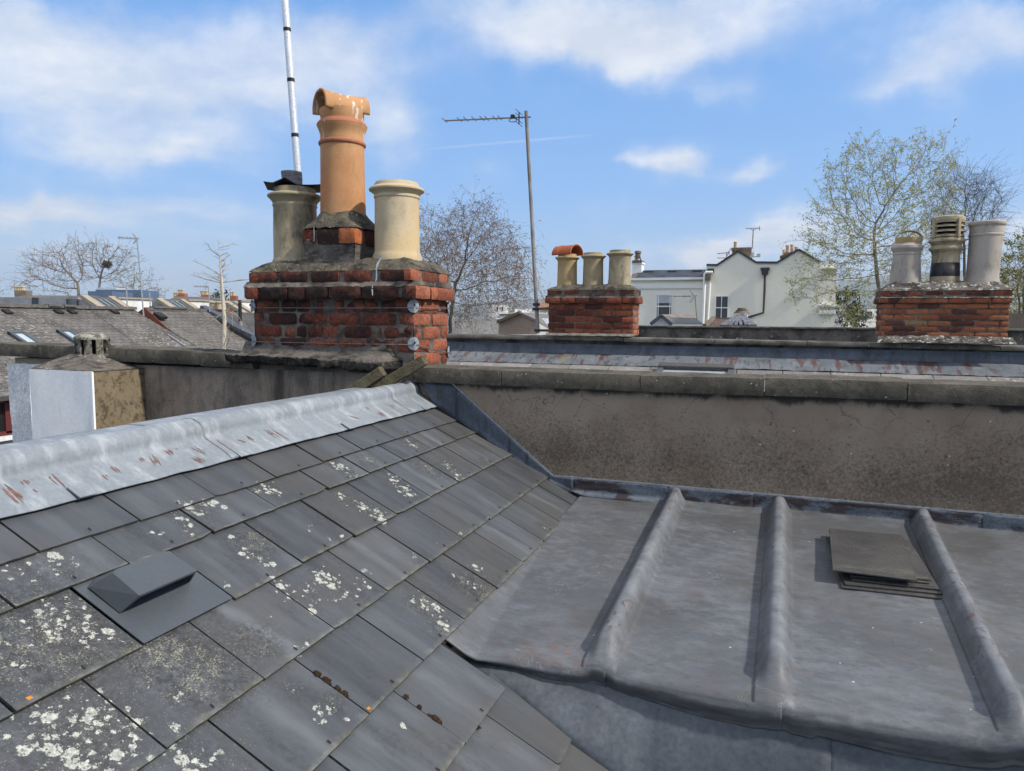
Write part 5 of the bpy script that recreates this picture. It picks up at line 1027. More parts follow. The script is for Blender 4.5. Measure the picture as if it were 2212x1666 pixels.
class Slope:
    def __init__(s, p): s.p = np.array(p, float)
    def at(s, d, y, h=0): return np.array([s.p[0], 0, s.p[2]])+ea*d+an_*h+np.array([0, y, 0])
    def px(s, q, h=0):
        p = hP(q, an_, s.at(0, 0, h)); return (p-s.at(0, 0, h))@ea, p[1]
    def slab(s, d0, d1, y0, y1, h=0, th=.06, mb=None):
        mb = mb or MB(); c_ = [s.at(d0, y0, h), s.at(d1, y0, h), s.at(d1, y1, h), s.at(d0, y1, h)]
        mb.prism(c_, -an_*th, 0, [(y0, -d0), (y0, -d1), (y1, -d1), (y1, -d0)]); return mb
pA = hY((290, 669), 20.); SLA = Slope(pA)
dE, yE = SLA.px((10, 856))
hA = thing('terrace_house', 'lichen-flecked slate roofed house with two roof windows beyond the left parapet', 'house', (pA[0]+3, 14, 0))
part('roof', SLA.slab(-.05, dE, 6, 20.0), MA, hA)
mb = MB(); c0 = SLA.at(0, 6, .05)
y = 5.
while y < 20: mb.beam(SLA.at(0, y, .04), SLA.at(0, min(y+.44, 20), .045+random.uniform(0, .02)), .24, .10); y += .45
for q0, q1 in ((390, 500), (520, 620)):
    ya, yb = SLA.px(z('Y8', q0, 655))[1], SLA.px(z('Y8', q1, 655))[1]; mb.beam(SLA.at(.02, ya, .10), SLA.at(.02, yb, .10), .26, .07)
part('ridge_tiles', mb, weather('grey_ridge', (.10, .095, .09), (.15, .14, .13), 6, (), (), .9, .4, 20), hA)
mb = MB(); b0 = SLA.at(0, 5, -.06); mb.add([(pA[0], 20, pA[2]-.07), (pA[0]-6, 20, pA[2]-2.9), (pA[0]-6, 20, 0), SLA.at(dE-.5, 20, -.07)*np.array([1, 1, 0]), SLA.at(dE-.5, 20, -.07), (pA[0], 6, pA[2]-.07), (pA[0]-6, 6, pA[2]-2.9), (pA[0]-6, 6, 0), SLA.at(dE-.5, 6, -.07)*np.array([1, 1, 0]), SLA.at(dE-.5, 6, -.07)], [(0, 1, 2, 3, 4), (9, 8, 7, 6, 5), (0, 5, 6, 1), (1, 6, 7, 2), (3, 8, 9, 4)]); part('wall', mb, weather('grey_house_render', (.30, .29, .27), (.36, .35, .33), 2, (), (), .9, .2, 20), hA)
mb = MB(); mb.beam(SLA.at(dE+.03, 6, -.05), SLA.at(dE+.03, 20, -.05), .11, .10); part('gutter', mb, weather('dark_gutter', (.05, .048, .045), (.07, .065, .06), 5, (), (), .6, 0, 20), hA)
for a in (62, 505, 622, 992):
    d, y = SLA.px(z('Y8', a, 697)); mb = MB(); mb.obox(SLA.at(d, y, .03), ea*.13, (0, .11, 0), an_*.04); part('roof_vent', mb, M['black'], hA, bev=.02)
for nm, qs in (('roof window with pale glass nearer the left end of the lichened roof', ((90, 865), (200, 865), (300, 965))), ('roof window with pale glass partly behind the slotted pot', ((510, 850), (605, 852), (690, 955)))):
    a, b, c = [SLA.px(z('Y8', *q), .08) for q in qs]; d0, d1 = a[0], max(c[0], a[0]+1.1); y0, y1 = a[1], b[1]
    t = thing('roof_window', nm, 'roof window', SLA.at((d0+d1)/2, (y0+y1)/2, .03), 'roof windows on the lichened roof')
    mb = MB()
    for yy in (y0, y1): mb.obox(SLA.at((d0+d1)/2, yy, .04), ea*(d1-d0)/2, (0, .05, 0), an_*.05)
    for dd_ in (d0, d1): mb.obox(SLA.at(dd_, (y0+y1)/2, .04), ea*.06, (0, (y1-y0)/2+.05, 0), an_*.055)
    part('frame', mb, M['vent'], t); mb = MB(); mb.obox(SLA.at((d0+d1)/2, (y0+y1)/2, .05), ea*((d1-d0)/2-.05), (0, (y1-y0)/2-.04, 0), an_*.01)
    part('pane', mb, weather('sky_glass', (.36, .42, .46), (.42, .48, .52), 1, (), (), .1, 0, 20, spec=.6), t)
# window under the eaves, bottom left
wx = SLA.at(dE, 0)[0]-.32
q = lambda a, b, dx=0: hX(z('Y6', a, b), wx+dx)
hB = thing('house_window', 'dark red framed window with white sill low at the left edge', 'window', q(60, 1400)); 
p0, p1 = q(-260, 1115), q(112, 1395); p0[2] = q(60, 1115)[2]; p1[2] = q(100, 1392)[2]; ph = abs(p0[2]-p1[2])
mb = MB(); ya, yb = min(p0[1], p1[1]), max(p0[1], p1[1]); z1_ = p0[2]; z0_ = z1_-ph
for yy in (ya, yb, q(50, 1200)[1], q(75, 1200)[1]+.03): mb.box(wx-.02, wx+.05, yy-.05, yy+.05, z0_, z1_)
for h in (z0_, z1_): mb.box(wx-.02, wx+.05, ya, yb, h-.05, h+.05)
redf = weather('dark_red_frame', (.09, .018, .018), (.12, .028, .026), 4, (), (), .5, .05, 30); part('frame', mb, redf, hB)
mb = MB(); mb.box(wx-.03, wx-.01, ya, yb, z0_, z1_); part('pane', mb, weather('dark_glass', (.012, .013, .014), (.02, .02, .022), 2, (), (), .08, 0, 20, spec=.6), hB)
mb = MB(); mb.box(wx-.02, wx+.16, ya-.1, yb+.1, z0_-.16, z0_-.055); part('sill', mb, M['oldwhite'], hB)
mb = MB(); mb.box(wx-.12, wx-.04, 4, 19, 0, SLA.at(dE, 0)[2]-.10); hw = part('eaves_wall', mb, weather('cream_wall', (.42, .40, .36), (.48, .46, .42), 3, (), (), .9, .2, 20), hA)
SLL = Slope((wx+.06, 0, z0_-.25)); lt = thing('leanto', 'brown tiled lean-to roof under the dark red window', 'roof', SLL.at(.5, 10)); part('tiles', SLL.slab(0, 2.6, 4, 16), roofmat('leanto_tiles', (.15, .12, .10), (.2, .165, .14), (.3, .27, .22), .3, .25, .3), lt)

# roof B behind, with a brick gable upstand
pB = hY(z('Y8', 1310, 712), 20.25); SLB = Slope(pB+np.array([0, 0, 0.0])); yB1 = SLB.px(z('Y8', 1770, 700))[1]
hBt = thing('terrace_house', 'second slate roofed house with a red brick gable strip, behind the thin sapling', 'house', (pB[0]+3, 24, 0))
dT, _ = SLA.px(z('Y8', 1310, 716)); dM, _ = SLA.px(z('Y8', 1442, 838)); SLB = SLA
def bh(d): return .22*sst(dM+.3, dT, d)+.012
mb = MB(); prB = [dT]+[dT+(dM+.3-dT)*k/6 for k in range(1, 7)]+[dM+9]
for k in range(len(prB)-1):
    c_ = [SLA.at(prB[k], 20.02, bh(prB[k])), SLA.at(prB[k+1], 20.02, bh(prB[k+1])), SLA.at(prB[k+1], yB1, bh(prB[k+1])), SLA.at(prB[k], yB1, bh(prB[k]))]
    mb.add(c_, [(0, 1, 2, 3)], 0, [[(20, -prB[k]), (20, -prB[k+1]), (yB1, -prB[k+1]), (yB1, -prB[k])]])
part('roof', mb, MA, hBt)
mb = MB(); gpts = [z('Y8', 1258, 737), z('Y8', 1300, 714), z('Y8', 1442, 826), z('Y8', 1442, 842), z('Y8', 1390, 842)]
mb.prism([SLA.at(dT-.25, 20.03, -.05), SLA.at(dT, 20.03, bh(dT)+.05)]+[SLA.at(prB[k], 20.03, bh(prB[k])+.02) for k in range(1, 6)]+[SLA.at(prB[5], 20.03, -.05)], (0, -.06, 0)); mbb = brickmat('far_red_brick', [(0, (.16, .05, .035)), (1, (.26, .085, .055))], soot=.3, sc=2); part('brick_gable', mb, mbb, hBt)
tB = SLA.at(dT, 20.1, -.05); mb = MB(); mb.prism([(tB[0], 20.1, tB[2]), SLA.at(dT+8.5, 20.1, -.1), (tB[0]+7, 20.1, 0), (tB[0]-5, 20.1, 0), (tB[0]-5, 20.1, tB[2]-2.2)], (0, yB1-20.2, 0)); part('wall', mb, M['render_left'], hBt)
mb = MB(); mb.beam(SLA.at(dT, 20.02, .24), SLA.at(dT, yB1, .24), .22, .1); mb.beam(SLA.at(dT, 20.3, .31), SLA.at(dT, 21.9, .31), .26, .07); part('ridge_tiles', mb, weather('grey_ridge_b', (.10, .095, .09), (.15, .14, .13), 6, (), (), .9, .4, 20), hBt)
d_, y_ = SLA.px(z('Y8', 1382, 735), .2); mb = MB(); mb.obox(SLA.at(d_, y_, .25), ea*.2, (0, .16, 0), an_*.06); part('roof_vent', mb, M['black'], hBt, bev=.02)
mb = MB(); p0, p1 = SLB.px(z('Y8', 1450, 895)), SLB.px(z('Y8', 1595, 992)); mb.beam(SLB.at(p0[0], p0[1], .03), SLB.at(p1[0], p1[1], .03), .06, .03); part('lead_strip', mb, M['leadridge'], hBt)
# roof C beyond the lead-capped party line
pC = hY(z('Y8', 1775, 697), yB1+.1); SLC = Slope(pC+np.array([0, 0, .12])); hC = thing('terrace_house', 'plain dark slate roof with a vent pipe, close to the big chimney on its left', 'house', (pC[0]+4, yB1+5, 0))
part('roof', SLC.slab(.2, 9, yB1+.2, yB1+14), MC, hC)
mb = MB(); mb.beam(SLC.at(-.1, yB1+.05, .06), SLC.at(9, yB1+.05, .06), .34, .16); part('party_capping', mb, M['leaddark'], hC)
mb = MB(); mb.prism([(pC[0], yB1+.2, pC[2]), SLC.at(8.9, yB1+.2, -.1), (pC[0]+8, yB1+.2, 0), (pC[0]-4, yB1+.2, 0), (pC[0]-4, yB1+.2, pC[2]-1.5)], (0, 13.5, 0)); part('wall', mb, M['render_left'], hC)
d_, y_ = SLC.px(z('Y8', 2078, 815)); mb = MB(); b_ = SLC.at(d_, y_); mb.tube([b_, b_+np.array([0, 0, .2])], .09, 12); part('pipe_collar', mb, M['leadridge'], hC, smooth=True, angle=40); mb = MB(); mb.tube([b_+np.array([0, 0, .2]), b_+np.array([0, 0, 1.05])], .07, 12); part('vent_pipe', mb, M['black'], hC, smooth=True, angle=40)
# brick chimney with two cream pots beside the sapling
YC2 = 30.; t = thing('chimney_stack', 'small brick chimney with two fat cream pots behind the sapling trunk', 'chimney', hY(z('Y8', 1885, 740), YC2))
l, r_ = hY(z('Y8', 1825, 700), YC2), hY(z('Y8', 1940, 700), YC2); mb = MB(); mb.box(l[0], r_[0], YC2, YC2+.7, l[2]-1.4, hY(z('Y8', 1885, 668), YC2)[2]); part('brickwork', mb, mbb, t)
for a in (1855, 1912):
    c_ = hY(z('Y8', a, 668), YC2+.3); h_ = hY(z('Y8', a, 602), YC2+.3)[2]-c_[2]; mb = MB(); mb.lathe(c_[0], c_[1], [(.26, c_[2]-.03), (.24, c_[2]+.1), (.23, c_[2]+h_*.8), (.28, c_[2]+h_*.85), (.28, c_[2]+h_*.92), (.22, c_[2]+h_)], 20); part('chimney_pot', mb, M['buff'], t, smooth=True, angle=40)
wl_ = hY(z('Y8', 2030, 700), YC2+1); wr_ = hY(z('Y8', 2150, 790), YC2+1); t = thing('brick_wall', 'brown wall stub with a brick end beside the vent pipe roof', 'wall', (wl_[0], YC2+1.2, 0)); mb = MB(); mb.box(hY(z('Y8', 1945, 700), YC2+1)[0], wr_[0]-.25, YC2+1, YC2+1.4, wr_[2]-1, wl_[2]); part('wall_body', mb, M['render_left'], t); mb = MB(); mb.box(wr_[0]-.25, wr_[0], YC2+.98, YC2+1.42, wr_[2]-1, wl_[2]); part('brick_end', mb, mbb, t)

# zinc roofed modern blocks
zs = R(27); zn = np.array([math.sin(zs), 0, math.cos(zs)]); zinc = weather('grey_zinc', (.13, .155, .17), (.165, .19, .205), 2, (), (), .5, .1, 10, spec=.4); wrm = weather('grey_render_wall', (.33, .32, .31), (.40, .39, .38), 1.5, [((.2, .19, .18), .9, .5, .7, .5)], (), .9, .2, 10); wwh = weather('white_render_wall', (.66, .65, .62), (.74, .73, .70), 1.5, [((.42, .40, .36), .9, .5, .7, .5, (1, 1, .3))], (), .9, .2, 10); tanc = weather('tan_coping', (.30, .25, .19), (.36, .31, .24), 3, (), (), .9, .2, 20)
XZ = -36.; p_z = hX(z('Y8', 745, 573), XZ); slz = lambda q_, h=0: hP(z('Y8', *q_), zn, p_z+zn*h)
ZD = [('first zinc roof from the left, between tan copings, behind a grey side wall', [(735, 573), (960, 576), (1150, 660), (880, 657)], [(-60, 563), (665, 569), (865, 657), (-60, 662)], [(960, 576), (1310, 588), (1310, 760), (1150, 660)]),
      ('second zinc roof with a grey side wall, behind the tall thin aerial mast', [(1375, 593), (1565, 592), (1755, 692), (1525, 706)], [(1310, 586), (1370, 590), (1510, 660), (1525, 712), (1310, 716)], [(1565, 592), (1835, 603), (1835, 720), (1755, 692)]),
      ('third zinc roof, furthest right of the grey ones, beside the big chimney', [(1945, 606), (2015, 606), (2185, 692), (2050, 712)], [(1880, 598), (1945, 604), (2030, 670), (2030, 720), (1880, 720)], [(2015, 604), (2210, 606), (2210, 700), (2185, 692)])]
for i, (lab, zq, gq, wq) in enumerate(ZD):
    zp = [slz(q_) for q_ in zq]; t = thing('zinc_roof_block', lab, 'building', (zp[0][0], zp[0][1], 0), 'zinc roofed blocks')
    y0 = zp[0][1]; y1 = zp[1][1]; x1 = max(p[0] for p in zp[2:]); zz0 = zp[0][2]; e_ = lambda x, y: np.array([x, y, p_z[2]-(x-XZ)*math.tan(zs)])
    mb = MB(); mb.prism([e_(XZ, y0), e_(x1, y0), e_(x1, y1), e_(XZ, y1)], -zn*.1); part('zinc_sheet', mb, zinc, t)
    mb = MB(); n_ = max(5, int((y1-y0)/.55)); 
    for k in range(1, n_): yy = y0+(y1-y0)*k/n_; mb.beam(e_(XZ, yy)+zn*.03, e_(x1, yy)+zn*.03, .06, .08)
    part('standing_seams', mb, zinc, t)
    for yy in (y0, y1): mb = MB(); mb.beam(e_(XZ-.1, yy)+zn*.05, e_(x1+.1, yy)+zn*.05, .45, .2); part('coping', mb, tanc, t)
    mb = MB(); yb_ = y0-.1; gp = [hY(z('Y8', *q_), yb_) for q_ in gq]; bot = min(p[2] for p in gp)-4; gp = [p if p[2] > bot+4.01 else np.array([p[0], yb_, bot]) for p in gp]; mb.prism(gp, (0, .35, 0)); part('side_wall', mb, wrm, t)
    mb = MB(); mb.box(XZ-8, x1, y0+.05, y1, 0, e_(x1, 0)[2]-.15); part('body', mb, wrm, t)
    mb = MB(); pw = [hX(z('Y8', *q_), XZ+.3) for q_ in wq]; ya_, yb2 = pw[0][1], pw[1][1]; tz = max(pw[0][2], pw[1][2]); mb.box(XZ-6, XZ+.3, y1+.1, yb2, 0, tz); part('white_wall', mb, wwh, t)
    mb = MB(); mb.box(XZ-6, XZ+.4, y1+.1, yb2, tz, tz+.1); part('wall_capping', mb, tanc, t)
    if i == 0:
        pp = [hY(z('Y8', *q_), yb_-.02) for q_ in ((278, 567), (332, 569), (332, 650), (278, 648))]; mb = MB(); mb.prism(pp, (0, -.03, 0)); part('dark_door', mb, weather('slate_blue_door', (.05, .06, .075), (.06, .07, .085), 2, (), (), .5, 0, 10), t)
        pp = hY(z('Y8', 625, 605), yb_-.15); mb = MB(); mb.lathe(pp[0], pp[1], [(.12, pp[2]-1.0), (.12, pp[2]-.2), (.3, pp[2]-.15), (.32, pp[2]+.15), (.2, pp[2]+.3)], 14); part('flue', mb, M['vent'], t, smooth=True, angle=40)
    if i == 1:
        pp = [hX(z('Y8', *q_), XZ+.32) for q_ in ((1215, 690), (1255, 692), (1255, 715), (1215, 712))]; mb = MB(); mb.prism(pp, (.05, 0, 0)); part('small_window', mb, M['vent'], t)
# blue roof plant boxes
t = thing('plant_room', 'blue grey flat-topped plant boxes on a rooftop below the bare trees', 'building', dp(z('Y8', 1000, 580), 75)); bl = weather('blue_cladding', (.085, .125, .20), (.10, .145, .22), 2, (), (), .6, 0, 10); bl2 = weather('pale_cladding', (.42, .45, .48), (.46, .49, .52), 2, (), (), .6, 0, 10)
def fbox(qa, qb, k, depth, mb=None, zb=None):
    a, b = dp(z(*qa), k), dp(z(*qb), k); mb = mb or MB(); h = r0*np.linalg.norm((b-a)[:2]); f2 = np.array([fw[0], fw[1], 0])/math.hypot(fw[0], fw[1])
    z0_ = b[2] if zb is None else zb
    pts = [a, a+h, a+h+f2*depth, a+f2*depth]; mb.prism([np.array([p[0], p[1], z0_]) for p in pts], (0, 0, a[2]-z0_)); return mb
mb = fbox(('Y8', 758, 512), ('Y8', 965, 640), 72, 4); part('front_box', mb, bl, t)
mb = fbox(('Y8', 825, 498), ('Y8', 1215, 640), 77, 4); part('rear_box', mb, bl, t)
mb = fbox(('Y8', 835, 480), ('Y8', 1002, 500), 78, 4); part('pale_top', mb, bl2, t)
# distant houses on the left skyline
def fhouse(label, roofq, k, depth, wallc, roofc, group, chim=()):
    """gable roof seen side on: roofq = (x0, x1, ridge y, eaves y) in Y8 pixels"""
    x0_, x1_, yr, ye = roofq; a, b = dp(z('Y8', x0_, ye), k), dp(z('Y8', x1_, ye), k); h = r0*np.linalg.norm((b-a)[:2]); f2 = np.array([fw[0], fw[1], 0])/math.hypot(fw[0], fw[1]); zr = dp(z('Y8', x0_, yr), k+depth/2)[2]
    t = thing('house', label, 'house', (a[0], a[1], 0), group); mb = MB(); ins = np.array([0, 0, 0])
    e0, e1, e2, e3 = a, a+h, a+h+f2*depth, a+f2*depth; rA = (a+f2*depth/2+h*.03); rB = a+f2*depth/2+h*.97; rA[2] = rB[2] = zr
    for p in (e0, e1, e2, e3): p[2] = a[2]
    mb.add([e0, e1, e2, e3, rA, rB], [(0, 1, 5, 4), (2, 3, 4, 5), (1, 2, 5), (3, 0, 4)]); part('roof', mb, roofc, t)
    mb = MB(); mb.prism([np.array([p[0], p[1], 0]) for p in (e0+h*.02+f2*.2, e1-h*.02+f2*.2, e2-h*.02-f2*.2, e3+h*.02-f2*.2)], (0, 0, a[2]-.05)); part('wall', mb, wallc, t)
    for (cx0, cx1, ct, cb, mat_, pots_) in chim:
        kk = k+depth/2; mb = fbox(('Y8', cx0, ct), ('Y8', cx1, cb), kk, .9); part('chimney', mb, mat_, t)
        for px in pots_:
            c_ = dp(z('Y8', px, ct), kk+.4); hh = (z('Y8', 0, ct)[1]-z('Y8', 0, ct-34)[1])*kk/F; mb = MB(); mb.lathe(c_[0], c_[1], [(.2, c_[2]-.05), (.18, c_[2]+hh*.7), (.23, c_[2]+hh*.78), (.2, c_[2]+hh)], 12); part('chimney_pot', mb, M['buff'], t, smooth=True, angle=40)
gsl = weather('far_roof_slate', (.09, .088, .088), (.13, .125, .12), 1.2, [((.16, .12, .08), .8, .5, .65, .5)], (), .9, .2, 10); fbr = weather('far_brick', (.25, .09, .055), (.33, .13, .08), 2, (), (), .9, .2, 10)
fhouse('long low dark roof with a brown chimney of cream pots, far left', (-80, 640, 545, 600), 62, 8, wrm, gsl, 'distant houses on the left skyline', [(122, 222, 505, 560, weather('brown_stack', (.15, .12, .09), (.2, .165, .125), 2, (), (), .9, .2, 10), (145, 165, 185, 202))])
fhouse('distant dark roof with two red chimneys side by side on the skyline', (1370, 1720, 558, 620), 80, 8, fbr, gsl, 'distant houses on the left skyline', [(1504, 1546, 556, 600, fbr, (1514, 1534)), (1538, 1592, 530, 570, fbr, (1550, 1566, 1580))])
fhouse('distant roof with one tall red chimney of four pots', (1640, 1830, 570, 620), 84, 8, fbr, gsl, 'distant houses on the left skyline', [(1738, 1800, 542, 610, fbr, (1748, 1762, 1776, 1790))])
fhouse('distant roof nearest the big chimney with a small red stack', (1900, 2260, 585, 640), 90, 8, fbr, gsl, 'distant houses on the left skyline', [(1985, 2035, 550, 600, fbr, (2000, 2020))])

# aerials over the left roofs
def yagi(name, label, mq, boomq, k, r=.02, els=10, elv=.12, extra=None):
    a, b = dp(mq[0], k), dp(mq[1], k); t = thing(name, label, 'aerial', b); mb = MB(); mb.tube([b, a], r, 6); part('mast', mb, M['galv'], t, smooth=True, angle=40)
    if boomq:
        mb = MB(); c0, c1 = dp(boomq[0], k), dp(boomq[1], k); mb.tube([c0, c1], r*.55, 5)
        for i in range(els): c_ = c0+(c1-c0)*(i/(els-1)); mb.tube([c_-np.array([0, 0, elv*(1 if i % 2 else .7)]), c_+np.array([.0, 0, elv*(1 if i % 2 else .7)])], r*.4, 4)
        part('boom', mb, M['pole'], t)
    if extra:
        mb = MB()
        for e in extra: mb.tube([dp(q_, k) for q_ in e], r*.5, 5)
        part('reflector', mb, M['galv'], t)
yagi('television_aerial', 'tallest thin aerial mast over the left roofs, with a comb pointing left', (z('Y8', 1183, 52), z('Y8', 1242, 730)), (z('Y8', 1020, 50), z('Y8', 1198, 58)), 23, .022, 16, .05, [(z('Y8', 1142, 12), z('Y8', 1178, 58), z('Y8', 1150, 104)), (z('Y8', 1150, 14), z('Y8', 1186, 58), z('Y8', 1158, 102))])
yagi('television_aerial', 'bare thin pole standing left of the tallest aerial mast', (z('Y8', 1090, 455), z('Y8', 1100, 655)), None, 24, .022)
yagi('television_aerial', 'short white pole against the white wall right of the tallest mast', (z('Y8', 1292, 520), z('Y8', 1302, 715)), None, 34, .03)
yagi('television_aerial', 'comb aerial pointing left on a mast just left of the sapling', (z('Y8', 1800, 465), z('Y8', 1813, 690)), (z('Y8', 1675, 470), z('Y8', 1800, 474)), 28, .022, 12, .05, [(z('Y8', 1770, 440), z('Y8', 1792, 470), z('Y8', 1772, 500))])
yagi('television_aerial', 'small comb aerial behind the sapling trunk', (z('Y8', 1902, 372), z('Y8', 1905, 590)), (z('Y8', 1835, 388), z('Y8', 1955, 388)), 45, .03, 8, .08, [(z('Y8', 1840, 402), z('Y8', 1950, 400))])

# ------------------------------------------------------------------ white house and neighbours on the right
HY = 50.
Yp = lambda a, b, Y=HY: hY(z('Y7', a, b), Y)
wh = weather('cream_painted_wall', (.82, .79, .67), (.87, .84, .72), .3, [((.64, .63, .57), .5, .52, .72, .4, (1, 1, .5))], (), .9, 0, 3, fine=.012); whw = weather('white_trim', (.78, .78, .76), (.82, .82, .80), 1, (), (), .7, 0, 5, fine=0)
dkt = weather('dark_trim', (.035, .033, .035), (.05, .048, .048), 2, (), (), .6, 0, 5); brs = weather('brown_chimney', (.11, .085, .065), (.16, .125, .095), 1.5, (), (), .9, .2, 8); ptf = weather('far_pot', (.42, .27, .16), (.5, .34, .2), 2, (), (), .9, .1, 8)
dgl = weather('dark_pane', (.035, .036, .036), (.05, .05, .05), 1, (), (), .1, 0, 5, spec=.6)
h1 = thing('gabled_house', 'tall cream house wall with twin gables and a dark downpipe, right of the middle chimney', 'house', (Yp(1400, 900)[0], HY+5, 0))
top = [(760, 381), (857, 383), (1050, 254), (1217, 358), (1410, 360), (1607, 240), (1800, 352), (1965, 362)]
tp3 = [Yp(*q_) for q_ in top]; mb = MB(); mb.prism(tp3+[np.array([tp3[-1][0], HY, 0]), np.array([tp3[0][0], HY, 0])], (0, .5, 0)); part('gable_wall', mb, wh, h1)
mb = MB(); zt_ = min(p[2] for p in tp3); mb.box(tp3[0][0], tp3[-1][0], HY+.45, HY+12, 0, zt_-.1); 
for i in (2, 5): mb.prism([tp3[i-1]+np.array([0, .48, -.1]), tp3[i]+np.array([0, .48, -.1]), tp3[i+1]+np.array([0, .48, -.1])], (0, 11, 0))
part('rear_body', mb, wh, h1)
mb = MB()
for a, b in zip(tp3[:-2], tp3[1:-1]): mb.beam(a+np.array([0, .2, .03]), b+np.array([0, .2, .03]), .62, .12)
part('gable_coping', mb, dkt, h1)
mb = MB(); dpq = [(1299, 462), (1294, 640), (1284, 818), (1140, 862)]; mb.tube([Yp(*q_)-np.array([0, .12, 0]) for q_ in dpq], .07, 8); c_ = Yp(1299, 447); mb.obox(c_-np.array([0, .15, 0]), (.2, 0, 0), (0, .14, 0), (0, 0, .15)); mb.obox(c_-np.array([0, .15, -.22]), (.28, 0, 0), (0, .16, 0), (0, 0, .08)); part('downpipe', mb, dkt, h1, smooth=False)
def sash(t, x0, x1, y0, y1, mats, vb, hb, Y=HY, blind=None, fwid=.07):
    a, b = Yp(x0, y0, Y), Yp(x1, y1, Y); mb = MB(); 
    mb.box(a[0], b[0], Y-.03, Y-.01, b[2], a[2]); fr = part('window', mb, dgl, t)
    mb = MB()
    for x in [a[0], b[0]]+[a[0]+(b[0]-a[0])*f for f in vb]: mb.box(x-fwid*(.5 if x in (a[0], b[0]) else .3), x+fwid*(.5 if x in (a[0], b[0]) else .3), Y-.07, Y-.02, b[2], a[2])
    for h in [a[2], b[2]]+[a[2]+(b[2]-a[2])*f for f in hb]: mb.box(a[0], b[0], Y-.065, Y-.022, h-fwid*.5, h+fwid*.5)
    part('frame', mb, mats, fr)
    if blind: mb = MB(); mb.box(a[0]+.05, b[0]-.05, Y-.045, Y-.035, a[2]+(b[2]-a[2])*blind, a[2]); part('blind', mb, bl2, fr)
sash(h1, 845, 955, 665, 880, whw, (.48,), (.5,))
c_ = Yp(798, 432); mb = MB(); mb.obox(c_-np.array([0, .02, 0]), (.22, 0, 0), (0, .04, 0), (0, 0, .14)); part('small_grille', mb, dkt, h1)
mb = MB()
for a, b in (((1795, 745), (1985, 768)), ((1825, 402), (1985, 418)), ((1795, 800), (1945, 835))): p, q_ = Yp(*a), Yp(*b); mb = MB(); mb.box(p[0], q_[0], HY-.3, HY+.05, q_[2], p[2]); part('cornice', mb, whw, h1, bev=.03)
def fstack(t, x0, x1, yt, yb, Y, dep, mat, pots, capmat=None):
    a, b = Yp(x0, yt, Y), Yp(x1, yb, Y); mb = MB(); mb.box(a[0], b[0], Y, Y+dep, b[2]-.3, a[2]); 
    mb.box(a[0]-.06, b[0]+.06, Y-.06, Y+dep+.06, a[2]-.16, a[2]-.02); cs = part('chimney', mb, mat, t)
    for (p0, p1, pt) in pots:
        pa_, pb_ = Yp(p0, pt, Y+dep/2), Yp(p1, yt, Y+dep/2); r_ = (pb_[0]-pa_[0])/2; H_ = pa_[2]-a[2]; mb = MB(); mb.lathe((pa_[0]+pb_[0])/2, Y+dep/2, [(r_*1.05, a[2]-.05), (r_*.9, a[2]+H_*.3), (r_*.85, a[2]+H_*.8), (r_*1.12, a[2]+H_*.84), (r_*1.12, a[2]+H_*.92), (r_*.9, a[2]+H_)], 16); part('chimney_pot', mb, ptf, cs, smooth=True, angle=40)
fstack(h1, 997, 1163, 219, 330, HY+2, 1.2, brs, [(1010, 1040, 165)])
fstack(h1, 1447, 1490, 290, 340, HY+3, 1, brs, [(1459, 1483, 237)]); fstack(h1, 1484, 1640, 262, 330, HY+2, 1, brs, [(1489, 1519, 195), (1532, 1561, 190), (1570, 1602, 212), (1610, 1640, 236)])
# lower wing with slate roof
h2 = thing('house_wing', 'lower cream wing with slate roof and sash window left of the gables', 'house', (Yp(400, 900)[0], HY+4, 0))
HW = HY+.35; a, b = Yp(58, 521, HW), Yp(775, 521, HW); mb = MB(); mb.box(a[0], b[0], HW, HW+6.5, 0, a[2]); part('wall', mb, wh, h2)
mb = MB(); p1, p2 = Yp(105, 570, HW), Yp(778, 592, HW); mb.box(a[0], p2[0], HW-.10, HW, p2[2], p1[2]); p1 = Yp(60, 519, HW); mb.box(a[0], b[0]-.1, HW-.22, HW, p1[2]-.02, p1[2]+.14); part('string_course', mb, whw, h2)
mb = MB(); e0, e1 = Yp(92, 519, HW-.15), Yp(760, 517, HW-.15); q0, q1 = Yp(150, 427, HW+3), Yp(760, 419, HW+3); L_ = e1[0]-e0[0]; H_ = np.linalg.norm(q0-e0)
mb.add([e0, e1, q1, q0, e0+np.array([0, 6.3, 0]), e1+np.array([0, 6.3, 0])], [(0, 1, 2, 3), (5, 4, 3, 2), (4, 0, 3), (1, 5, 2)], 0, [[(0, 0), (L_, 0), (L_, H_), (0, H_)]]*2+[[(0, 0), (1, 0), (1, 1)]]*2)
part('roof', mb, roofmat('wing_slate', (.046, .058, .078), (.072, .086, .108), (.13, .14, .15), .15, .25, .4, .15), h2, fixn=False)
mb = MB(); u_ = Yp(58, 519, HW-.15); mb.prism([u_, e0, q0, Yp(80, 445, HW+3)], (0, .1, .05)); part('verge', mb, brs, h2); mb = MB()
for a_, b_ in ((233, 445), (445, 441), (675, 437)): c_ = Yp(a_, b_, HW+2.4); mb.obox(c_, (.32, 0, 0), (0, .2, 0), (0, 0, .07))
for a_ in (200, 430, 660): c_ = Yp(a_, 511, HW+.15); mb.obox(c_, (.3, 0, 0), (0, .2, 0), (0, 0, .05))
part('roof_vents', mb, dkt, h2)
sash(h2, 300, 440, 652, 868, whw, (.13, .87), (.5,), HW, .36, .09)
mb = MB(); p1, p2 = Yp(275, 878, HW), Yp(322, 892, HW); mb.box(p1[0], Yp(445, 880, HW)[0], HW-.15, HW, p2[2], p1[2]); part('sill', mb, whw, h2)
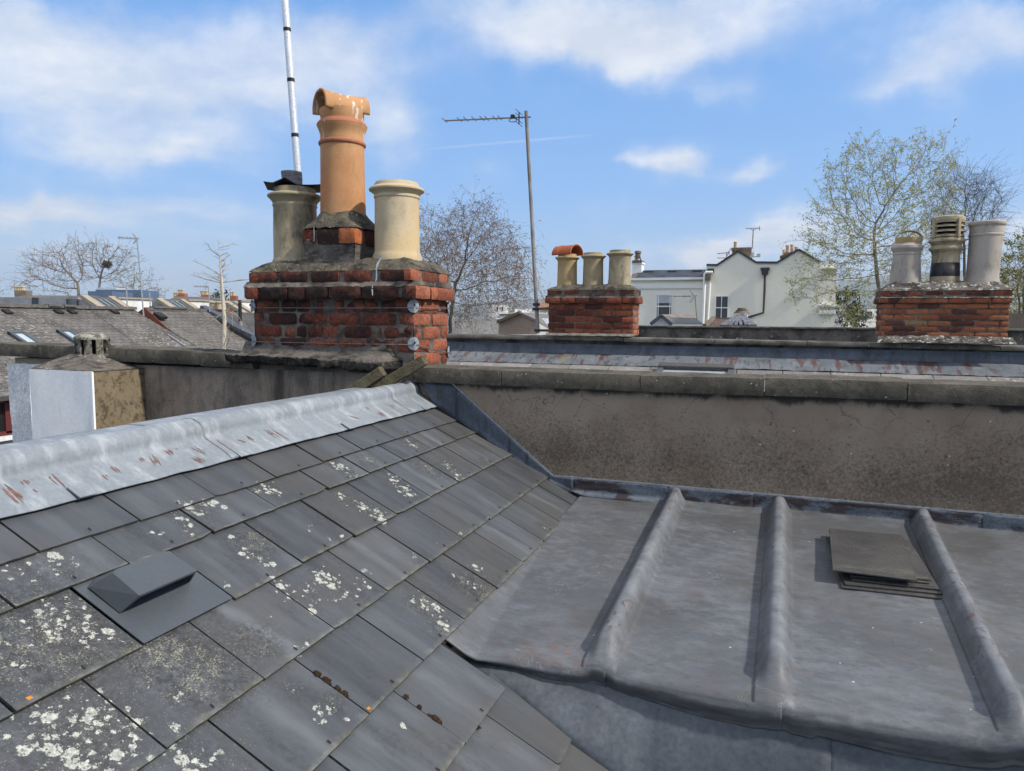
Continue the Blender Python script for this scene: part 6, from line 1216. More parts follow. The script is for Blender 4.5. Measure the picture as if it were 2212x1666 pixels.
mb = MB(); mb.tube([Yp(818, 447, HY-.2), Yp(755, 447, HY-.2), Yp(746, 460, HY-.2), Yp(727, 925, HY-.2)], .10, 8); mb.tube([Yp(790, 545, HY-.15), Yp(770, 890, HY-.15)], .09, 8); part('white_downpipe', mb, whw, h2, smooth=True, angle=50)
mb = MB(); p1, p2 = Yp(752, 465), Yp(800, 520); mb.box(p1[0], p2[0], HY-.5, HY, p2[2], p1[2]); part('eaves_box', mb, brs, h2)
fstack(h2, 79, 160, 350, 455, HW+2.2, 1.2, whw, [(95, 132, 290)]); mb = MB(); p1, p2 = Yp(76, 336, HW+2.15), Yp(163, 358, HW+2.15); mb.box(p1[0], p2[0], HW+2.1, HW+3.5, p2[2], p1[2]); c_ = Yp(128, 275, HW+2.8); mb.lathe(c_[0], c_[1], [(.2, c_[2]-.35), (.2, c_[2]), (.26, c_[2]+.05), (.22, c_[2]+.2)], 12); mb.tube([Yp(140, 285, HW+2.7), Yp(158, 345, HW+2.7)], .05, 6); part('dark_cowl', mb, brs, h2)
k50 = lambda q_: z('Y7', *q_)
def lines(name, label, groups, Y, rad, mats, cat='aerial'):
    p0 = hY(k50(groups[0][1][-1]), Y); t = thing(name, label, cat, p0)
    for (nm, ls, r_, mt) in [(n_, l_, rr_, m_) for (n_, l_, rr_, m_) in [(g_[0], g_[1], g_[2], g_[3]) for g_ in groups]]:
        pass
    byn = {}
    for nm, l_, r_, mt in groups: byn.setdefault(nm, (MB(), mt))[0].tube([hY(k50(q_), Y) for q_ in l_], r_, 5)
    for nm, (m_, mt) in byn.items(): part(nm, m_, mt, t)
    return t
t = lines('television_aerial', 'tall thin aerial with a flat comb behind the left gable of the cream house', [('mast', [(1192, 50), (1176, 330)], .04, M['pole']), ('boom', [(1122, 42), (1256, 40)], .03, M['pole']), ('boom', [(1246, 22), (1250, 60)], .03, M['pole']), ('boom', [(1165, 45), (1185, 58), (1215, 50)], .02, M['pole'])], HY+3, .03, None)
c_ = hY(k50((1195, 266)), HY+2.6); t = thing('satellite_dish', 'small round satellite dish on the aerial mast by the left gable', 'satellite dish', c_)
mb = MB(); n_ = 20; vs = [c_+np.array([0.12, -.25, 0])*0]
for rr_, d_ in ((.0, 0), (.25, .02), (.5, .08)):
    for k in range(n_): tt = 2*math.pi*k/n_; vs.append(c_+np.array([.10*math.cos(tt)*rr_/.5-d_*.8, math.cos(tt)*rr_*.5, math.sin(tt)*rr_*.62]))
mb.add(vs[1:], [(i*n_+k, i*n_+(k+1) % n_, (i+1)*n_+(k+1) % n_, (i+1)*n_+k) for i in range(2) for k in range(n_)]); o = part('dish', mb, M['galv'], t, smooth=True); md = o.modifiers.new('thick', 'SOLIDIFY'); md.thickness = .03
mb = MB(); mb.tube([c_-np.array([0, 0, .3]), hY(k50((1245, 294)), HY+2.3)], .04, 6); q_ = hY(k50((1240, 292)), HY+2.3); mb.obox(q_, (.12, 0, 0), (0, .08, 0), (0, 0, .12)); mb.tube([c_, hY(k50((1178, 275)), HY+2.9)], .05, 6); part('arm', mb, M['galv'], t)
lines('television_aerial', 'double comb aerial left of the brown chimney on the cream house', [('mast', [(946, 262), (944, 325)], .035, M['pole']), ('boom', [(860, 275), (972, 263)], .03, M['pole']), ('boom', [(860, 314), (962, 315)], .03, M['pole']), ('boom', [(946, 300), (985, 225)], .025, M['pole']), ('boom', [(960, 255), (978, 290)], .025, M['pole'])], HY+1, .03, None)
YA_ = 24.
gr = [('mast', [(655, 660), (674, 890)], .022, M['pole']), ('boom', [(408, 668), (678, 662)], .012, M['pole'])]
for a_ in (412, 436, 466, 490, 516, 541, 552, 563, 576, 588, 600, 612): gr.append(('boom', [(a_-3, 668-(a_-412)*.02-5), (a_+3, 668-(a_-412)*.02+6)], .028, M['black']))
for l_ in ([(607, 612), (622, 608), (628, 622), (612, 628), (607, 612)], [(620, 634), (640, 640), (642, 655), (628, 652), (620, 634)], [(622, 690), (640, 672), (644, 688), (630, 698), (622, 690)], [(604, 720), (614, 704), (630, 708), (618, 724), (604, 720)]): gr.append(('loop_elements', l_, .012, M['galv']))
lines('television_aerial', 'aerial with a beaded boom and loop elements in front of the cream wing', gr, YA_, .02, None)
# low roofs in front of the cream house
YV = 26.
cv = thing('conservatory', 'low pitched grey corrugated roof with a white gable end', 'outbuilding', hY(k50((450, 940)), YV))
g0, g1, g2 = [hY(k50(q_), YV) for q_ in ((250, 935), (348, 862), (446, 938))]
mb = MB(); mb.prism([g0, g1, g2, g2-np.array([0, 0, 3]), g0-np.array([0, 0, 3])], (0, .1, 0)); part('white_gable', mb, whw, cv)
rgd = hY(k50((352, 828)), YV+.0); rg2 = hY(k50((642, 845)), YV+3.2); ev2 = hY(k50((725, 945)), YV-.2)
g1b = g1+np.array([0, -.15, .06]); g2b = g2+np.array([0, -.15, .04]); d_ = np.array([rg2[0]-g1b[0], 3.5, 0])
mb = MB(); n_ = 40
mb.grid(n_*2, 6, lambda u, v: g1b+(g2b-g1b)*v+(np.array([ev2[0]-g2b[0], .5, 0])*v+np.array([rg2[0]-g1b[0], 3.0, 0])*(1-v))*u+np.array([0, 0, .03*(1 if int(u*n_*2) % 2 else 0)])); part('corrugated_roof', mb, weather('grey_corrugated', (.16, .175, .19), (.21, .225, .24), 2, [((.22, .17, .13), 1.2, .5, .65, .6)], (), .6, .1, 20), cv)
mb = MB(); mb.prism([g1b, hY(k50((640, 846)), YV+3), hY(k50((662, 880)), YV+2.2), g1b+(g2b-g1b)*.22], (0, 0, .05)); part('rusty_top', mb, weather('rusty_sheet', (.16, .125, .10), (.23, .19, .16), 3, (), (), .9, .3, 20), cv)
mb = MB(); mb.beam(g1b, g2b, .1, .12); mb.beam(g1b, g0+np.array([0, -.15, .04]), .1, .12); part('barge_trim', mb, M['vent'], cv)
tl = thing('tiled_roof', 'brown pantiled hip roof in front of the tall dark window', 'roof', hY(k50((890, 940)), 27))
pp = [hY(k50(q_), Y_) for q_, Y_ in (((742, 945), 27), ((822, 874), 30), ((990, 880), 30), ((1060, 950), 27))]; L_ = np.linalg.norm(pp[3]-pp[0])
mb = MB(); mb.prism(pp, (0, .1, -.1), 0, [(0, 0), (L_*.25, 3), (L_*.75, 3), (L_, 0)]); part('tiles', mb, roofmat('brown_tiles', (.10, .06, .045), (.15, .095, .07), (.2, .17, .13), .2, .3, .22), tl)
mb = MB(); mb.tube([pp[0], pp[1], pp[2], pp[3]], .1, 6); part('ridge_tiles', mb, brs, tl); mb = MB(); mb.box(pp[0][0]+.1, pp[3][0]-.1, 27.3, 31, pp[0][2]-3, pp[0][2]-.1); part('wall', mb, wh, tl)
c2 = thing('chimney_stack', 'small white rendered chimney with one stub pot, below the cream gables', 'chimney', hY(k50((1080, 900)), 28)); a, b = hY(k50((1024, 824)), 28), hY(k50((1134, 930)), 28); mb = MB(); mb.box(a[0], b[0], 28, 28.8, b[2]-1, a[2]); part('rendered_stack', mb, weather('pale_render', (.55, .56, .56), (.62, .63, .63), 2, (), (), .9, .1, 10), c2)
c_ = hY(k50((1083, 824)), 28.4); H_ = hY(k50((1083, 775)), 28.4)[2]-c_[2]; mb = MB(); mb.lathe(c_[0], c_[1], [(.28, c_[2]-.03), (.26, c_[2]+H_*.2), (.2, c_[2]+H_*.5), (.22, c_[2]+H_*.6), (.16, c_[2]+H_*.62), (.16, c_[2]+H_)], 14); part('chimney_pot', mb, brs, c2, smooth=True, angle=40)
ln = thing('roof_lantern', 'grey lead clad pointed roof lantern with dark glazing', 'roof lantern', hY(k50((1060, 945)), 25))
ap_ = hY(k50((1068, 862)), 26); c0_ = hY(k50((918, 950)), 24.5); c1_ = hY(k50((1185, 950)), 24.5); bk = np.array([0, 3.4, 0])
mb = MB(); mb.add([c0_, c1_, c1_+bk, c0_+bk, ap_], [(1, 2, 4), (2, 3, 4), (3, 0, 4)]); part('lead_sides', mb, M['leadband'], ln)
mb = MB(); mb.prism([c0_*.99+c1_*.01, c1_, ap_], (0, .05, -.02)); part('glazing', mb, dgl, ln)
mb = MB()
for f in (0, .22, .42, .6, .8, 1): mb.beam(c0_+(c1_-c0_)*f+np.array([0, -.05, .03]), ap_+np.array([0, -.05, .05]), .28 if f in (0, 1) else .09, .1)
mb.beam(c0_, c1_, .2, .12); mb.tube([ap_-np.array([.15, 0, .05]), ap_+np.array([.15, 0, .05])], .12, 8); part('lead_bars', mb, M['leadband'], ln)
# buildings glimpsed under the birch
def zbox(name, label, cat, qa, qb, k, depth, mat, extra=(), pname='wall', group=None):
    a, b = dp(z(*qa), k), dp(z(*qb), k); t = thing(name, label, cat, (a[0], a[1], 0), group); mb = fbox(qa, qb, k, depth, None, 0); part(pname, mb, mat, t)
    for (nm, ea_, eb_, mt, pr) in extra: mb = fbox(ea_, eb_, k-pr, .2); part(nm, mb, mt, t)
    return t
zbox('white_building', 'white flat-roofed block glimpsed through the birch twigs', 'building', ('Z4', 418, 1396), ('Z4', 528, 1470), 68, 8, wwh, [('window', ('Z4', 450+35*i, 1406), ('Z4', 458+35*i, 1440), dgl, .1) for i in range(2)])
zbox('white_building', 'long low white building left of the aerial pole foot', 'building', ('Z4', 440, 1446), ('Z4', 800, 1500), 60, 8, wwh, [('window_band', ('Z4', 470, 1458), ('Z4', 600, 1466), dgl, .1), ('upper_block', ('Z4', 575, 1424), ('Z4', 690, 1448), wwh, -2)])
zbox('grey_building', 'dark grey low building behind the birch trunk', 'building', ('Z4', 160, 1490), ('Z4', 480, 1580), 48, 8, wrm)
bg_ = thing('gabled_shed', 'pinkish brown gable end with a grey slate roof left of the aerial pole', 'building', dp(z('Z4', 600, 1560), 34)); gq = [(462, 1522), (620, 1454), (730, 1512), (730, 1600), (462, 1600)]
gp = [hY(z('Z4', *q_), 30.) for q_ in gq]; mb = MB(); mb.prism(gp, (0, .3, 0)); part('gable_wall', mb, weather('pink_render', (.30, .215, .165), (.36, .265, .205), 1, (), (), .9, .2, 10), bg_)
mb = MB(); mb.prism([gp[1]+np.array([0, -.1, .05]), hY(z('Z4', 830, 1462), 36), hY(z('Z4', 830, 1560), 31), gp[2]+np.array([.1, -.1, .05])], (0, 0, -.1)); part('roof', mb, weather('shed_slate', (.14, .13, .125), (.19, .18, .17), 2, (), (), .9, .2, 10), bg_)
mb = MB()
for i in range(4): a_ = hY(z('Z4', 742+18*i, 1492), 32.4); b_ = hY(z('Z4', 775+18*i, 1530), 31.4); mb.beam(a_, b_, .22, .06)
part('rooflights', mb, bl2, bg_); mb = MB(); mb.beam(gp[0]+np.array([0, -.1, .05]), gp[1]+np.array([0, -.1, .05]), .3, .12); part('verge', mb, brs, bg_)
fhx = thing('house', 'far red tiled roof just behind the aerial pole', 'house', dp(z('Z4', 780, 1410), 90)); a, b, c_, d_ = dp(z('Z4', 735, 1418), 90), dp(z('Z4', 760, 1370), 94), dp(z('Z4', 830, 1370), 94), dp(z('Z4', 850, 1418), 90)
mb = MB(); mb.prism([a, b, c_, d_], (0, .3, -.2)); part('roof', mb, weather('far_tiles', (.22, .12, .08), (.28, .16, .11), 1, (), (), .9, .2, 6), fhx); mb = MB(); mb.box(a[0], d_[0], a[1]+1, a[1]+8, 0, a[2]); part('wall', mb, wh, fhx)
zbox('pale_building', 'pale building with dark windows behind the leafing tree trunk', 'building', ('Z6', 545, 1300), ('Z6', 790, 1440), 75, 8, wwh, [('window', ('Z6', 580+62*i, 1318), ('Z6', 625+62*i, 1360), dgl, .1) for i in range(3)])
zbox('dark_building', 'dark brown tall wall at the right edge behind the bushes', 'building', ('Z6', 1725, 1330), ('Z6', 2100, 1560), 24, 3, weather('dark_brown', (.06, .05, .042), (.10, .085, .07), 2, (), (), .9, .3, 10))

# ------------------------------------------------------------------ ground and hills
mb = MB(); S_ = 6000; mb.grid(60, 60, lambda u, v: (-S_+2*S_*u, -S_+2*S_*v, -.0)); single('ground', mb, weather('town_ground', (.06, .07, .04), (.11, .105, .09), .02, [((.16, .15, .14), .05, .5, .6, .6)], (), .95, 0, 5), None, None, (0, 0, 0), kind='structure', fixn=False)
mb = MB(); az0, az1 = -75, 62; NA_ = 160
def hill(u, v):
    azd = az0+(az1-az0)*u; az = R(azd); rr_ = 2700+900*v
    hh = float(np.interp(azd, [-75, -40, -24, -17, -6, 4, 9, 16, 40, 62], [40, 62, 90, 122, 150, 190, 232, 244, 225, 200]))*(1+.05*mn.noise(Vector((u*30, 0, 5))))+10*mn.noise(Vector((u*13, 0, 3)))
    return (math.sin(az)*rr_, math.cos(az)*rr_, 1+hh*sst(0, 1, v)+5*mn.noise(Vector((u*40, v*5, 1)))*v)
mb.grid(NA_, 16, hill); single('hills', mb, weather('wooded_hills', (.045, .06, .035), (.10, .115, .06), .006, (), (), .95, 0, 1), None, None, (0, 0, 0), kind='structure', smooth=True, fixn=False)

hz_ = MB(); hz_.box(-4300, 4300, -4300, 4300, -1, 300)
hm, gh = newmat('haze'); pv = gh.add('ShaderNodeVolumePrincipled', {'Color': (.80, .88, 1.0, 1), 'Density': .00024, 'Anisotropy': .2}); oo = hm.node_tree.nodes.new('ShaderNodeOutputMaterial'); hm.node_tree.links.new(pv, oo.inputs['Volume'])
single('haze', hz_, hm, None, None, (0, 0, -1), kind='stuff')
# ------------------------------------------------------------------ trees grown towards scattered points in the crown
def grow(trunk, att, step, di, dk, iters=140):
    N = [np.array(p, float) for p in trunk]; par = [-1]+list(range(len(trunk)-1))
    nodes = np.array(N); att = np.array(att); best = np.full(len(att), 1e9); bi = np.zeros(len(att), int)
    def upd(st):
        nonlocal best, bi
        for i in range(st, len(nodes)):
            d = np.linalg.norm(att-nodes[i], axis=1); m_ = d < best; best[m_] = d[m_]; bi[m_] = i
    upd(0); alive = np.ones(len(att), bool)
    for it in range(iters):
        act = alive & (best < di)
        if not act.any(): break
        idx = np.unique(bi[act]); new = []
        for i in idx:
            sel = act & (bi == i); v = att[sel]-nodes[i]; v /= np.linalg.norm(v, axis=1)[:, None]+1e-9; d = v.mean(0)
            n_ = np.linalg.norm(d)
            if n_ < 1e-3: d = rng.normal(size=3); n_ = np.linalg.norm(d)
            d = d/n_+rng.normal(size=3)*.16; d /= np.linalg.norm(d)
            new.append((i, nodes[i]+d*step))
        st = len(nodes); par += [i for i, _ in new]; nodes = np.vstack([nodes, np.array([p for _, p in new])])
        upd(st); alive &= best > dk
        if len(nodes) > 5200: break
    return nodes, par
def radii(nodes, par, tip, pw=2.3, maxr=None):
    n = len(nodes); w = np.zeros(n); ch = [[] for _ in range(n)]
    for i in range(n-1, 0, -1):
        if w[i] == 0: w[i] = tip**pw
        w[par[i]] += w[i]
    r = w**(1/pw)
    if maxr: r = np.minimum(r, maxr)
    return r
def segs(mb, P, Q, rp, rq, sides):
    """many tapered twigs at once"""
    P, Q = np.array(P), np.array(Q); d = Q-P; L = np.linalg.norm(d, axis=1)[:, None]; d = d/np.maximum(L, 1e-9); ref = np.where(np.abs(d[:, 2:3]) < .9, np.array([[0, 0, 1.]]), np.array([[1., 0, 0]])); a = np.cross(d, ref); a /= np.linalg.norm(a, axis=1)[:, None]; b = np.cross(d, a); o = len(mb.v)
    rp, rq = np.array(rp)[:, None], np.array(rq)[:, None]; rows = []
    for k in range(sides):
        t = 2*math.pi*k/sides; rows.append(P+(a*math.cos(t)+b*math.sin(t))*rp)
    for k in range(sides):
        t = 2*math.pi*k/sides; rows.append(Q+(a*math.cos(t)+b*math.sin(t))*rq)
    V = np.stack(rows, 1).reshape(-1, 3); mb.v += [tuple(p) for p in V.tolist()]; S2 = 2*sides
    for i in range(len(P)):
        for k in range(sides): mb.f.append((o+i*S2+k, o+i*S2+(k+1) % sides, o+i*S2+sides+(k+1) % sides, o+i*S2+sides+k)); mb.m.append(0)
barkg = weather('grey_bark', (.16, .14, .11), (.24, .21, .17), 3, [((.05, .042, .035), 2, .5, .65, .5)], (), .95, .4, 20)
barkd = weather('dark_bark', (.07, .052, .04), (.105, .082, .064), 3, (), (), .95, .4, 20)
twigb = weather('brown_twigs', (.15, .105, .072), (.21, .155, .11), 1.5, (), (), .95, 0, 20); twigo = weather('olive_twigs', (.19, .165, .10), (.26, .23, .15), 1.5, (), (), .95, 0, 20)
def tree(name, label, basepx, stem, ell, k, natt, step, tip, bark, twig, leaves=None, twl=.5, ntw=2, droop=0, maxr=.35, group=None, pw=2.25, seed=1, thick=None, ddepth=1.0, base_z=0., flat=None):
    global rng; rng = np.random.default_rng(seed); rnd = rng
    b = dp(basepx, k); b[2] = base_z; m_ = k/F; sv = [dp(p, k) for p in stem]
    t = thing(name, label, 'tree', b, group)
    att = []; tot = sum(e[2]*e[3]*(e[4] if len(e) > 4 else 1) for e in ell); f2 = np.array([fw[0], fw[1], 0]); f2 /= np.linalg.norm(f2)
    for e in ell:
        c_ = dp((e[0], e[1]), k); n_ = int(natt*e[2]*e[3]*(e[4] if len(e) > 4 else 1)/tot)
        v = rnd.normal(size=(n_, 3)); v /= np.linalg.norm(v, axis=1)[:, None]; v *= (rnd.random(n_)**.36)[:, None]
        att += list(c_+v[:, :1]*r0*e[2]*m_+v[:, 1:2]*np.array([0, 0, 1])*e[3]*m_+v[:, 2:]*f2*(e[2]+e[3])*.5*m_*ddepth)
    # trunk polyline subdivided
    pts = [b]+sv; tr = []
    for a, c_ in zip(pts, pts[1:]):
        n_ = max(1, int(np.linalg.norm(c_-a)/step)); tr += [a+(c_-a)*i/n_+rnd.normal(size=3)*step*.06*(i > 0) for i in range(n_)]
    tr.append(pts[-1]); size = max(e[2] for e in ell)*m_
    nodes, par = grow(tr, att, step, size*2.5, step*1.7)
    r = radii(nodes, par, tip, pw, maxr)
    if thick: r[:len(tr)] = np.maximum(r[:len(tr)], np.linspace(thick, r[len(tr)-1]*.9, len(tr)))
    mbT, mbC = MB(), MB(); n = len(nodes); lim = tip*3.2; haschild = np.zeros(n, bool); 
    for i in range(1, n): haschild[par[i]] = True
    for big, sides in ((True, 6), (False, 3)):
        ii = [i for i in range(1, n) if (r[i] >= lim) == big]
        if ii: segs(mbT if big else mbC, [nodes[par[i]] for i in ii], [nodes[i] for i in ii], [min(r[par[i]], r[i]*1.4) for i in ii], [r[i] for i in ii], sides)
    P, Q, A, B = [], [], [], []; tips = []
    for i in range(1, n):
        if r[i] > tip*4.5: continue
        d = nodes[i]-nodes[par[i]]; d /= np.linalg.norm(d)+1e-9
        for q in range(ntw if not haschild[i] else max(1, ntw-1)):
            e = d+rnd.normal(size=3)*.65; e[2] += .12; e /= np.linalg.norm(e); p = nodes[i]; L = twl*(.5+rnd.random())
            for s_ in range(3):
                if droop: e = e+np.array([0, 0, -droop*(s_+.5)])
                e = e+rnd.normal(size=3)*.2; e /= np.linalg.norm(e); q_ = p+e*L/3; P.append(p); Q.append(q_); rr_ = tip*(.85-.22*s_); A.append(rr_); B.append(rr_*.75); p = q_
                if rnd.random() < .5: 
                    e2 = e+rnd.normal(size=3)*.7; e2 /= np.linalg.norm(e2); P.append(p); Q.append(p+e2*L*.3); A.append(tip*.55); B.append(tip*.4); tips.append(p+e2*L*.3)
                tips.append(p)
    segs(mbC, P, Q, A, B, 3)
    part('trunk', mbT, bark, t, smooth=True, fixn=False); cr = part('crown', mbC, twig, t, fixn=False)
    if leaves:
        mat, cnt, sz, keep = leaves; mbL = MB(); tips = [p for p in tips if rnd.random() < keep]
        for p in tips:
            for q in range(cnt):
                c_ = p+rnd.normal(size=3)*sz*1.1; u_ = rnd.normal(size=3); u_ /= np.linalg.norm(u_); v_ = np.cross(u_, rnd.normal(size=3)); v_ /= np.linalg.norm(v_); s_ = sz*(.5+rnd.random()*.8)
                mbL.add([c_-u_*s_, c_+v_*s_*.45, c_+u_*s_, c_-v_*s_*.45], [(0, 1, 2, 3)])
        part('leaves', mbL, mat, t, fixn=False)
    return t
def leafmat(name, c1, c2, c3):
    m, g = newmat(name); col = g.ramp(g.rnd(), [(0, c1), (.6, c2), (1, c3)])
    d = g.add('ShaderNodeBsdfDiffuse', {'Color': col}); tl_ = g.add('ShaderNodeBsdfTranslucent', {'Color': col}); g.fin(g.add('ShaderNodeMixShader', {0: .35, 1: d, 2: tl_})); return m
lfY = leafmat('spring_leaves', (.26, .27, .08), (.40, .40, .16), (.50, .48, .26)); lfB = leafmat('birch_catkins', (.16, .105, .06), (.23, .155, .09), (.30, .22, .14)); lfG = leafmat('bush_leaves', (.10, .12, .015), (.22, .22, .03), (.32, .30, .06)); lfD = leafmat('dark_evergreen', (.02, .03, .012), (.04, .055, .02), (.06, .075, .03))
Z4p = lambda a, b: z('Z4', a, b); Z6p = lambda a, b: z('Z6', a, b); Y8p = lambda a, b: z('Y8', a, b)
# birch behind the big chimney
tree('birch_tree', 'bare drooping birch with brown catkins between the big chimney and the aerial pole', Z4p(120, 1640), [Z4p(125, 1500), Z4p(150, 1330), Z4p(165, 1240)],
     [(965, 560, 95, 95), (1010, 500, 60, 70, .8), (1060, 560, 85, 90), (1110, 610, 50, 70, .8), (1040, 455, 26, 40, .5), (930, 500, 40, 60, .6), (985, 650, 90, 50, .7)], 34, 2600, .27, .0085, barkd, twigb, (lfB, 3, .042, .85), 1.25, 3, .42, .2, seed=4, thick=.2)
# leafing plane tree
tree('plane_tree', 'large spreading tree coming into pale yellow green leaf behind the right chimney', (1912, 760), [(1900, 640), (1892, 565), (1888, 520)],
     [(1865, 400, 95, 95, 1.1), (1980, 375, 95, 80), (1800, 520, 75, 100, .9), (1900, 520, 110, 100, .7), (1760, 620, 65, 45, .9), (1985, 480, 80, 90, .7), (1840, 660, 80, 45, .7), (2030, 360, 45, 25, .7), (1960, 620, 90, 60, .5), (1870, 600, 80, 60, .5)], 36, 3200, .32, .0095, barkg, twigo, (lfY, 4, .055, .92), .8, 2, 0, .3, seed=11, thick=.26)
# round dark bare tree
tree('bare_tree', 'round crowned dark bare tree behind the louvred chimney pot', (2085, 760), [(2085, 640), (2083, 560), (2082, 520)],
     [(2085, 440, 78, 70), (2060, 500, 60, 60, .7), (2120, 480, 45, 60, .6)], 62, 1900, .42, .014, barkd, barkd, None, 1.5, 4, 0, .35, seed=21, thick=.4)
# bushes at the right edge
tree('leafy_tree', 'bright yellow green leafy tree at the right edge beside the pale straight pot', (2210, 800), [(2205, 700), (2200, 640)],
     [(2200, 600, 38, 60), (2185, 690, 25, 50), (2225, 540, 40, 50), (2240, 680, 50, 60)], 30, 900, .25, .009, barkd, twigo, (lfG, 5, .06, .9), .5, 2, 0, .15, seed=31)
tree('bare_tree', 'brown bare tangled tree behind the yellow green tree at the right edge', (2215, 820), [(2212, 700), (2210, 600)],
     [(2205, 560, 40, 50), (2230, 640, 60, 100)], 36, 900, .32, .011, barkd, twigb, None, 1.0, 4, 0, .2, seed=33)
tree('evergreen_tree', 'small dense dark green tree left of the leafing tree trunk', (1825, 800), [(1825, 700)], [(1828, 660, 24, 38), (1845, 690, 25, 30)], 58, 260, .4, .014, barkd, barkd, (lfD, 6, .13, 1), .5, 2, 0, .2, seed=36)
# bare trees on the left skyline
tree('bare_tree', 'big bare tree with several leaning limbs, leftmost on the skyline', Y8p(690, 640), [Y8p(680, 540), Y8p(670, 440)],
     [(Y8p(620, 170)[0], Y8p(620, 170)[1], 42, 22), (*Y8p(470, 300), 60, 45), (*Y8p(380, 380), 50, 30, .8), (*Y8p(260, 450), 45, 18, .7), (*Y8p(620, 300), 40, 40)], 88, 1500, .6, .026, barkg, twigb, None, 1.5, 3, 0, .6, pw=1.95, seed=41, thick=.5)
tree('bare_tree', 'big bare tree with a forked trunk and a bird nest, above the blue plant boxes', Y8p(860, 640), [Y8p(858, 480), Y8p(862, 440)],
     [(*Y8p(860, 180), 45, 30), (*Y8p(980, 220), 45, 32), (*Y8p(1040, 290), 30, 30, .8), (*Y8p(800, 280), 25, 40, .7), (*Y8p(920, 330), 40, 30, .7)], 84, 1500, .6, .026, barkg, twigb, None, 1.4, 3, 0, .6, pw=1.95, seed=43, thick=.55)
nest = dp(Y8p(925, 280), 83.5); mb = MB(); vs = []
for i in range(260):
    d = np.random.default_rng(i).normal(size=3); d /= np.linalg.norm(d); c_ = nest+d*np.array([.75, .75, .45])*.5; e = np.random.default_rng(i+999).normal(size=3)*.16; mb.tube([c_-e, c_+e], .03, 3)
single('bird_nest', mb, barkd, 'dark round bird nest in the forks of the bare skyline tree', 'nest', nest)
tree('budding_tree', 'low greenish budding tree between the blue boxes and the tallest aerial', Y8p(1150, 660), [Y8p(1150, 560), Y8p(1140, 500)],
     [(*Y8p(1120, 430), 34, 26), (*Y8p(1230, 470), 34, 24), (*Y8p(1320, 520), 26, 18, .7), (*Y8p(1180, 530), 50, 14, .6)], 82, 1300, .5, .022, barkd, twigo, (leafmat('buds', (.10, .11, .04), (.16, .17, .06), (.2, .2, .09)), 2, .10, .5), 1.3, 2, 0, .35, seed=47)
tree('budding_tree', 'small budding tree behind the dark roof with two red chimneys', Y8p(1420, 650), [Y8p(1420, 560)], [(*Y8p(1420, 540), 18, 11), (*Y8p(1350, 560), 16, 9)], 95, 140, .7, .022, barkd, twigo, None, 1.2, 2, 0, .3, seed=49)
tree('budding_tree', 'small twiggy tree beside the tall four pot chimney', Y8p(1740, 640), [Y8p(1740, 560)], [(*Y8p(1720, 520), 17, 12), (*Y8p(1830, 540), 18, 10)], 98, 150, .7, .022, barkd, twigo, None, 1.2, 2, 0, .3, seed=51)
tree('evergreen_tree', 'tiny dark evergreen on the skyline right of the sapling', Y8p(1955, 640), [Y8p(1955, 580)], [(*Y8p(1955, 548), 7, 9), (*Y8p(1900, 565), 12, 5)], 100, 120, .6, .03, barkd, barkd, (lfD, 6, .25, 1), .6, 2, 0, .3, seed=53)
tree('bare_tree', 'bare tree cut by the left edge of the picture', Y8p(-60, 640), [Y8p(-50, 560)], [(*Y8p(-30, 490), 24, 22), (*Y8p(0, 510), 12, 14)], 95, 200, .7, .024, barkg, twigb, None, 1.3, 2, 0, .3, seed=57)
tree('bare_tree', 'low brown scrubby tree behind the blue plant boxes', Y8p(600, 640), [Y8p(600, 560)], [(*Y8p(600, 540), 40, 12), (*Y8p(480, 520), 40, 14), (*Y8p(730, 530), 22, 10)], 92, 300, .7, .024, barkd, twigb, None, 1.2, 2, 0, .3, seed=58)
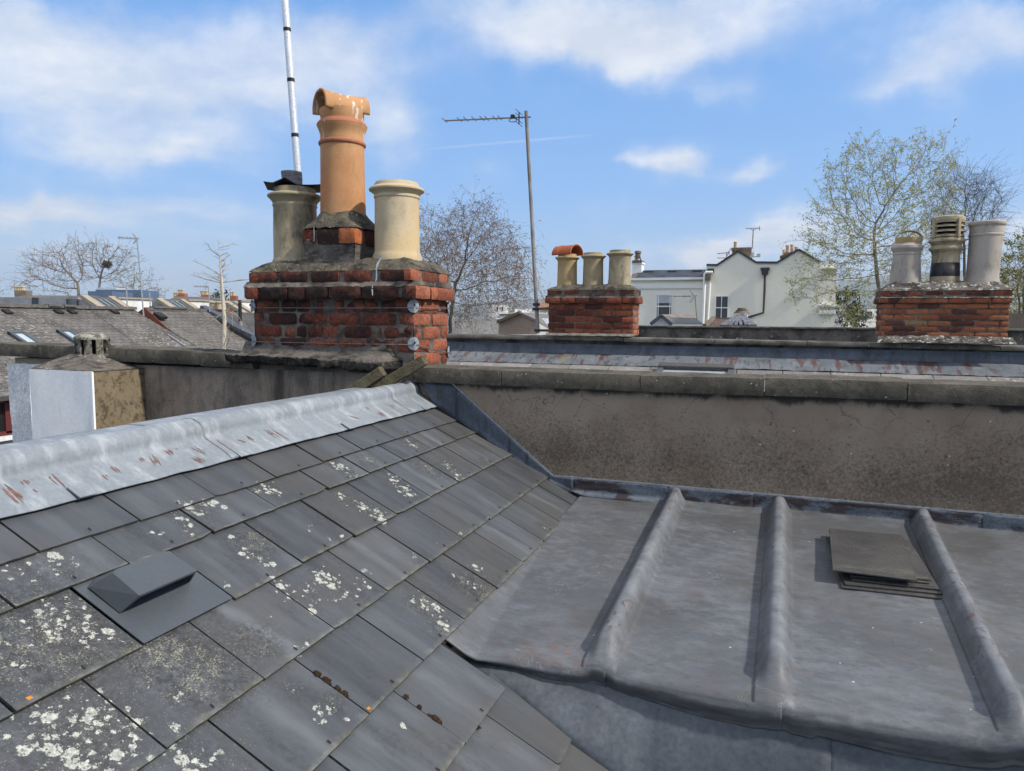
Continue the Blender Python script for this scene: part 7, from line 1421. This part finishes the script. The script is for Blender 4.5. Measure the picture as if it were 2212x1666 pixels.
# thin pale sapling in the yard
kS = 14.5; sp = [Y8p(1930, 1040), Y8p(1936, 900), Y8p(1940, 760), Y8p(1928, 600), Y8p(1918, 450), Y8p(1908, 330), Y8p(1898, 210), Y8p(1890, 80)]
t = thing('sapling_tree', 'thin pale bare sapling with sparse side twigs left of the big chimney', 'tree', (*dp(sp[0], kS)[:2], 0)); P_ = [dp(p, kS) for p in sp]; P_ = [np.array([P_[0][0], P_[0][1], 0])]+P_
mb = MB(); mb.tube(P_, [.06, .045, .043, .040, .034, .026, .019, .013, .005], 8); part('trunk', mb, weather('pale_birch_bark', (.42, .37, .29), (.52, .47, .39), 4, [((.16, .13, .1), 9, .58, .66, .7, (1, 1, 2.5))], (), .9, .3, 30), t, smooth=True)
mb = MB(); rs_ = random.Random(4); segl = [((1900, 372), (1820, 300), (1748, 256)), ((1912, 312), (1990, 305), (2070, 284)), ((1912, 440), (1800, 410), (1700, 372)), ((1922, 436), (2020, 412), (2135, 388)), ((1902, 215), (1872, 170), (1862, 110)), ((1900, 210), (1930, 190), (1950, 184)), ((1895, 140), (1905, 110), (1907, 78)), ((1905, 260), (1930, 225), (1952, 190)), ((1915, 430), (1840, 390), (1805, 350)), ((1930, 330), (1880, 300), (1875, 250)), ((1938, 700), (1870, 760), (1780, 830)), ((1940, 680), (2010, 720), (2060, 860)), ((1936, 720), (1990, 640), (2080, 600)), ((1938, 760), (1990, 830), (2040, 880)), ((1932, 1000), (1850, 960), (1770, 900)), ((1932, 1010), (2040, 960), (2130, 890)), ((1932, 1000), (2000, 930), (2030, 880)), ((1932, 980), (1880, 900), (1800, 850)), ((1934, 960), (1830, 940), (1690, 960)), ((1934, 1000), (2020, 990), (2110, 980)), ((1930, 1020), (1860, 1000), (1790, 990))]
for sg in segl:
    q = [dp(Y8p(*p), kS) for p in sg]; dy = np.array([0, rs_.uniform(-.5, .5), 0]); q = [q[0], q[1]+dy*.5, q[2]+dy]; mb.tube(q, [.010, .007, .004], 4)
    for _ in range(5):
        f = rs_.random(); i = int(f*2); w = f*2-i; c_ = q[i]*(1-w)+q[i+1]*w; d_ = (q[2]-q[0]); L = np.linalg.norm(d_)*rs_.uniform(.12, .3); e = d_/np.linalg.norm(d_)+np.array([rs_.gauss(0, .5), rs_.gauss(0, .5), rs_.gauss(.1, .5)]); mb.tube([c_, c_+e*L*.5, c_+e*L+np.array([0, 0, rs_.gauss(0, .03)])], [.005, .004, .002], 3)
for k in range(46):
    f = rs_.uniform(.2, .98); i = int(f*(len(P_)-2))+1; c_ = P_[i]+(P_[min(i+1, len(P_)-1)]-P_[i])*rs_.random(); L = rs_.uniform(.06, .22); e = np.array([rs_.gauss(0, 1), rs_.gauss(0, 1), .5]); e /= np.linalg.norm(e); mb.tube([c_, c_+e*L], [.005, .002], 3)
part('twigs', mb, weather('pale_twigs', (.26, .22, .17), (.34, .30, .24), 3, (), (), .95, 0, 20), t)
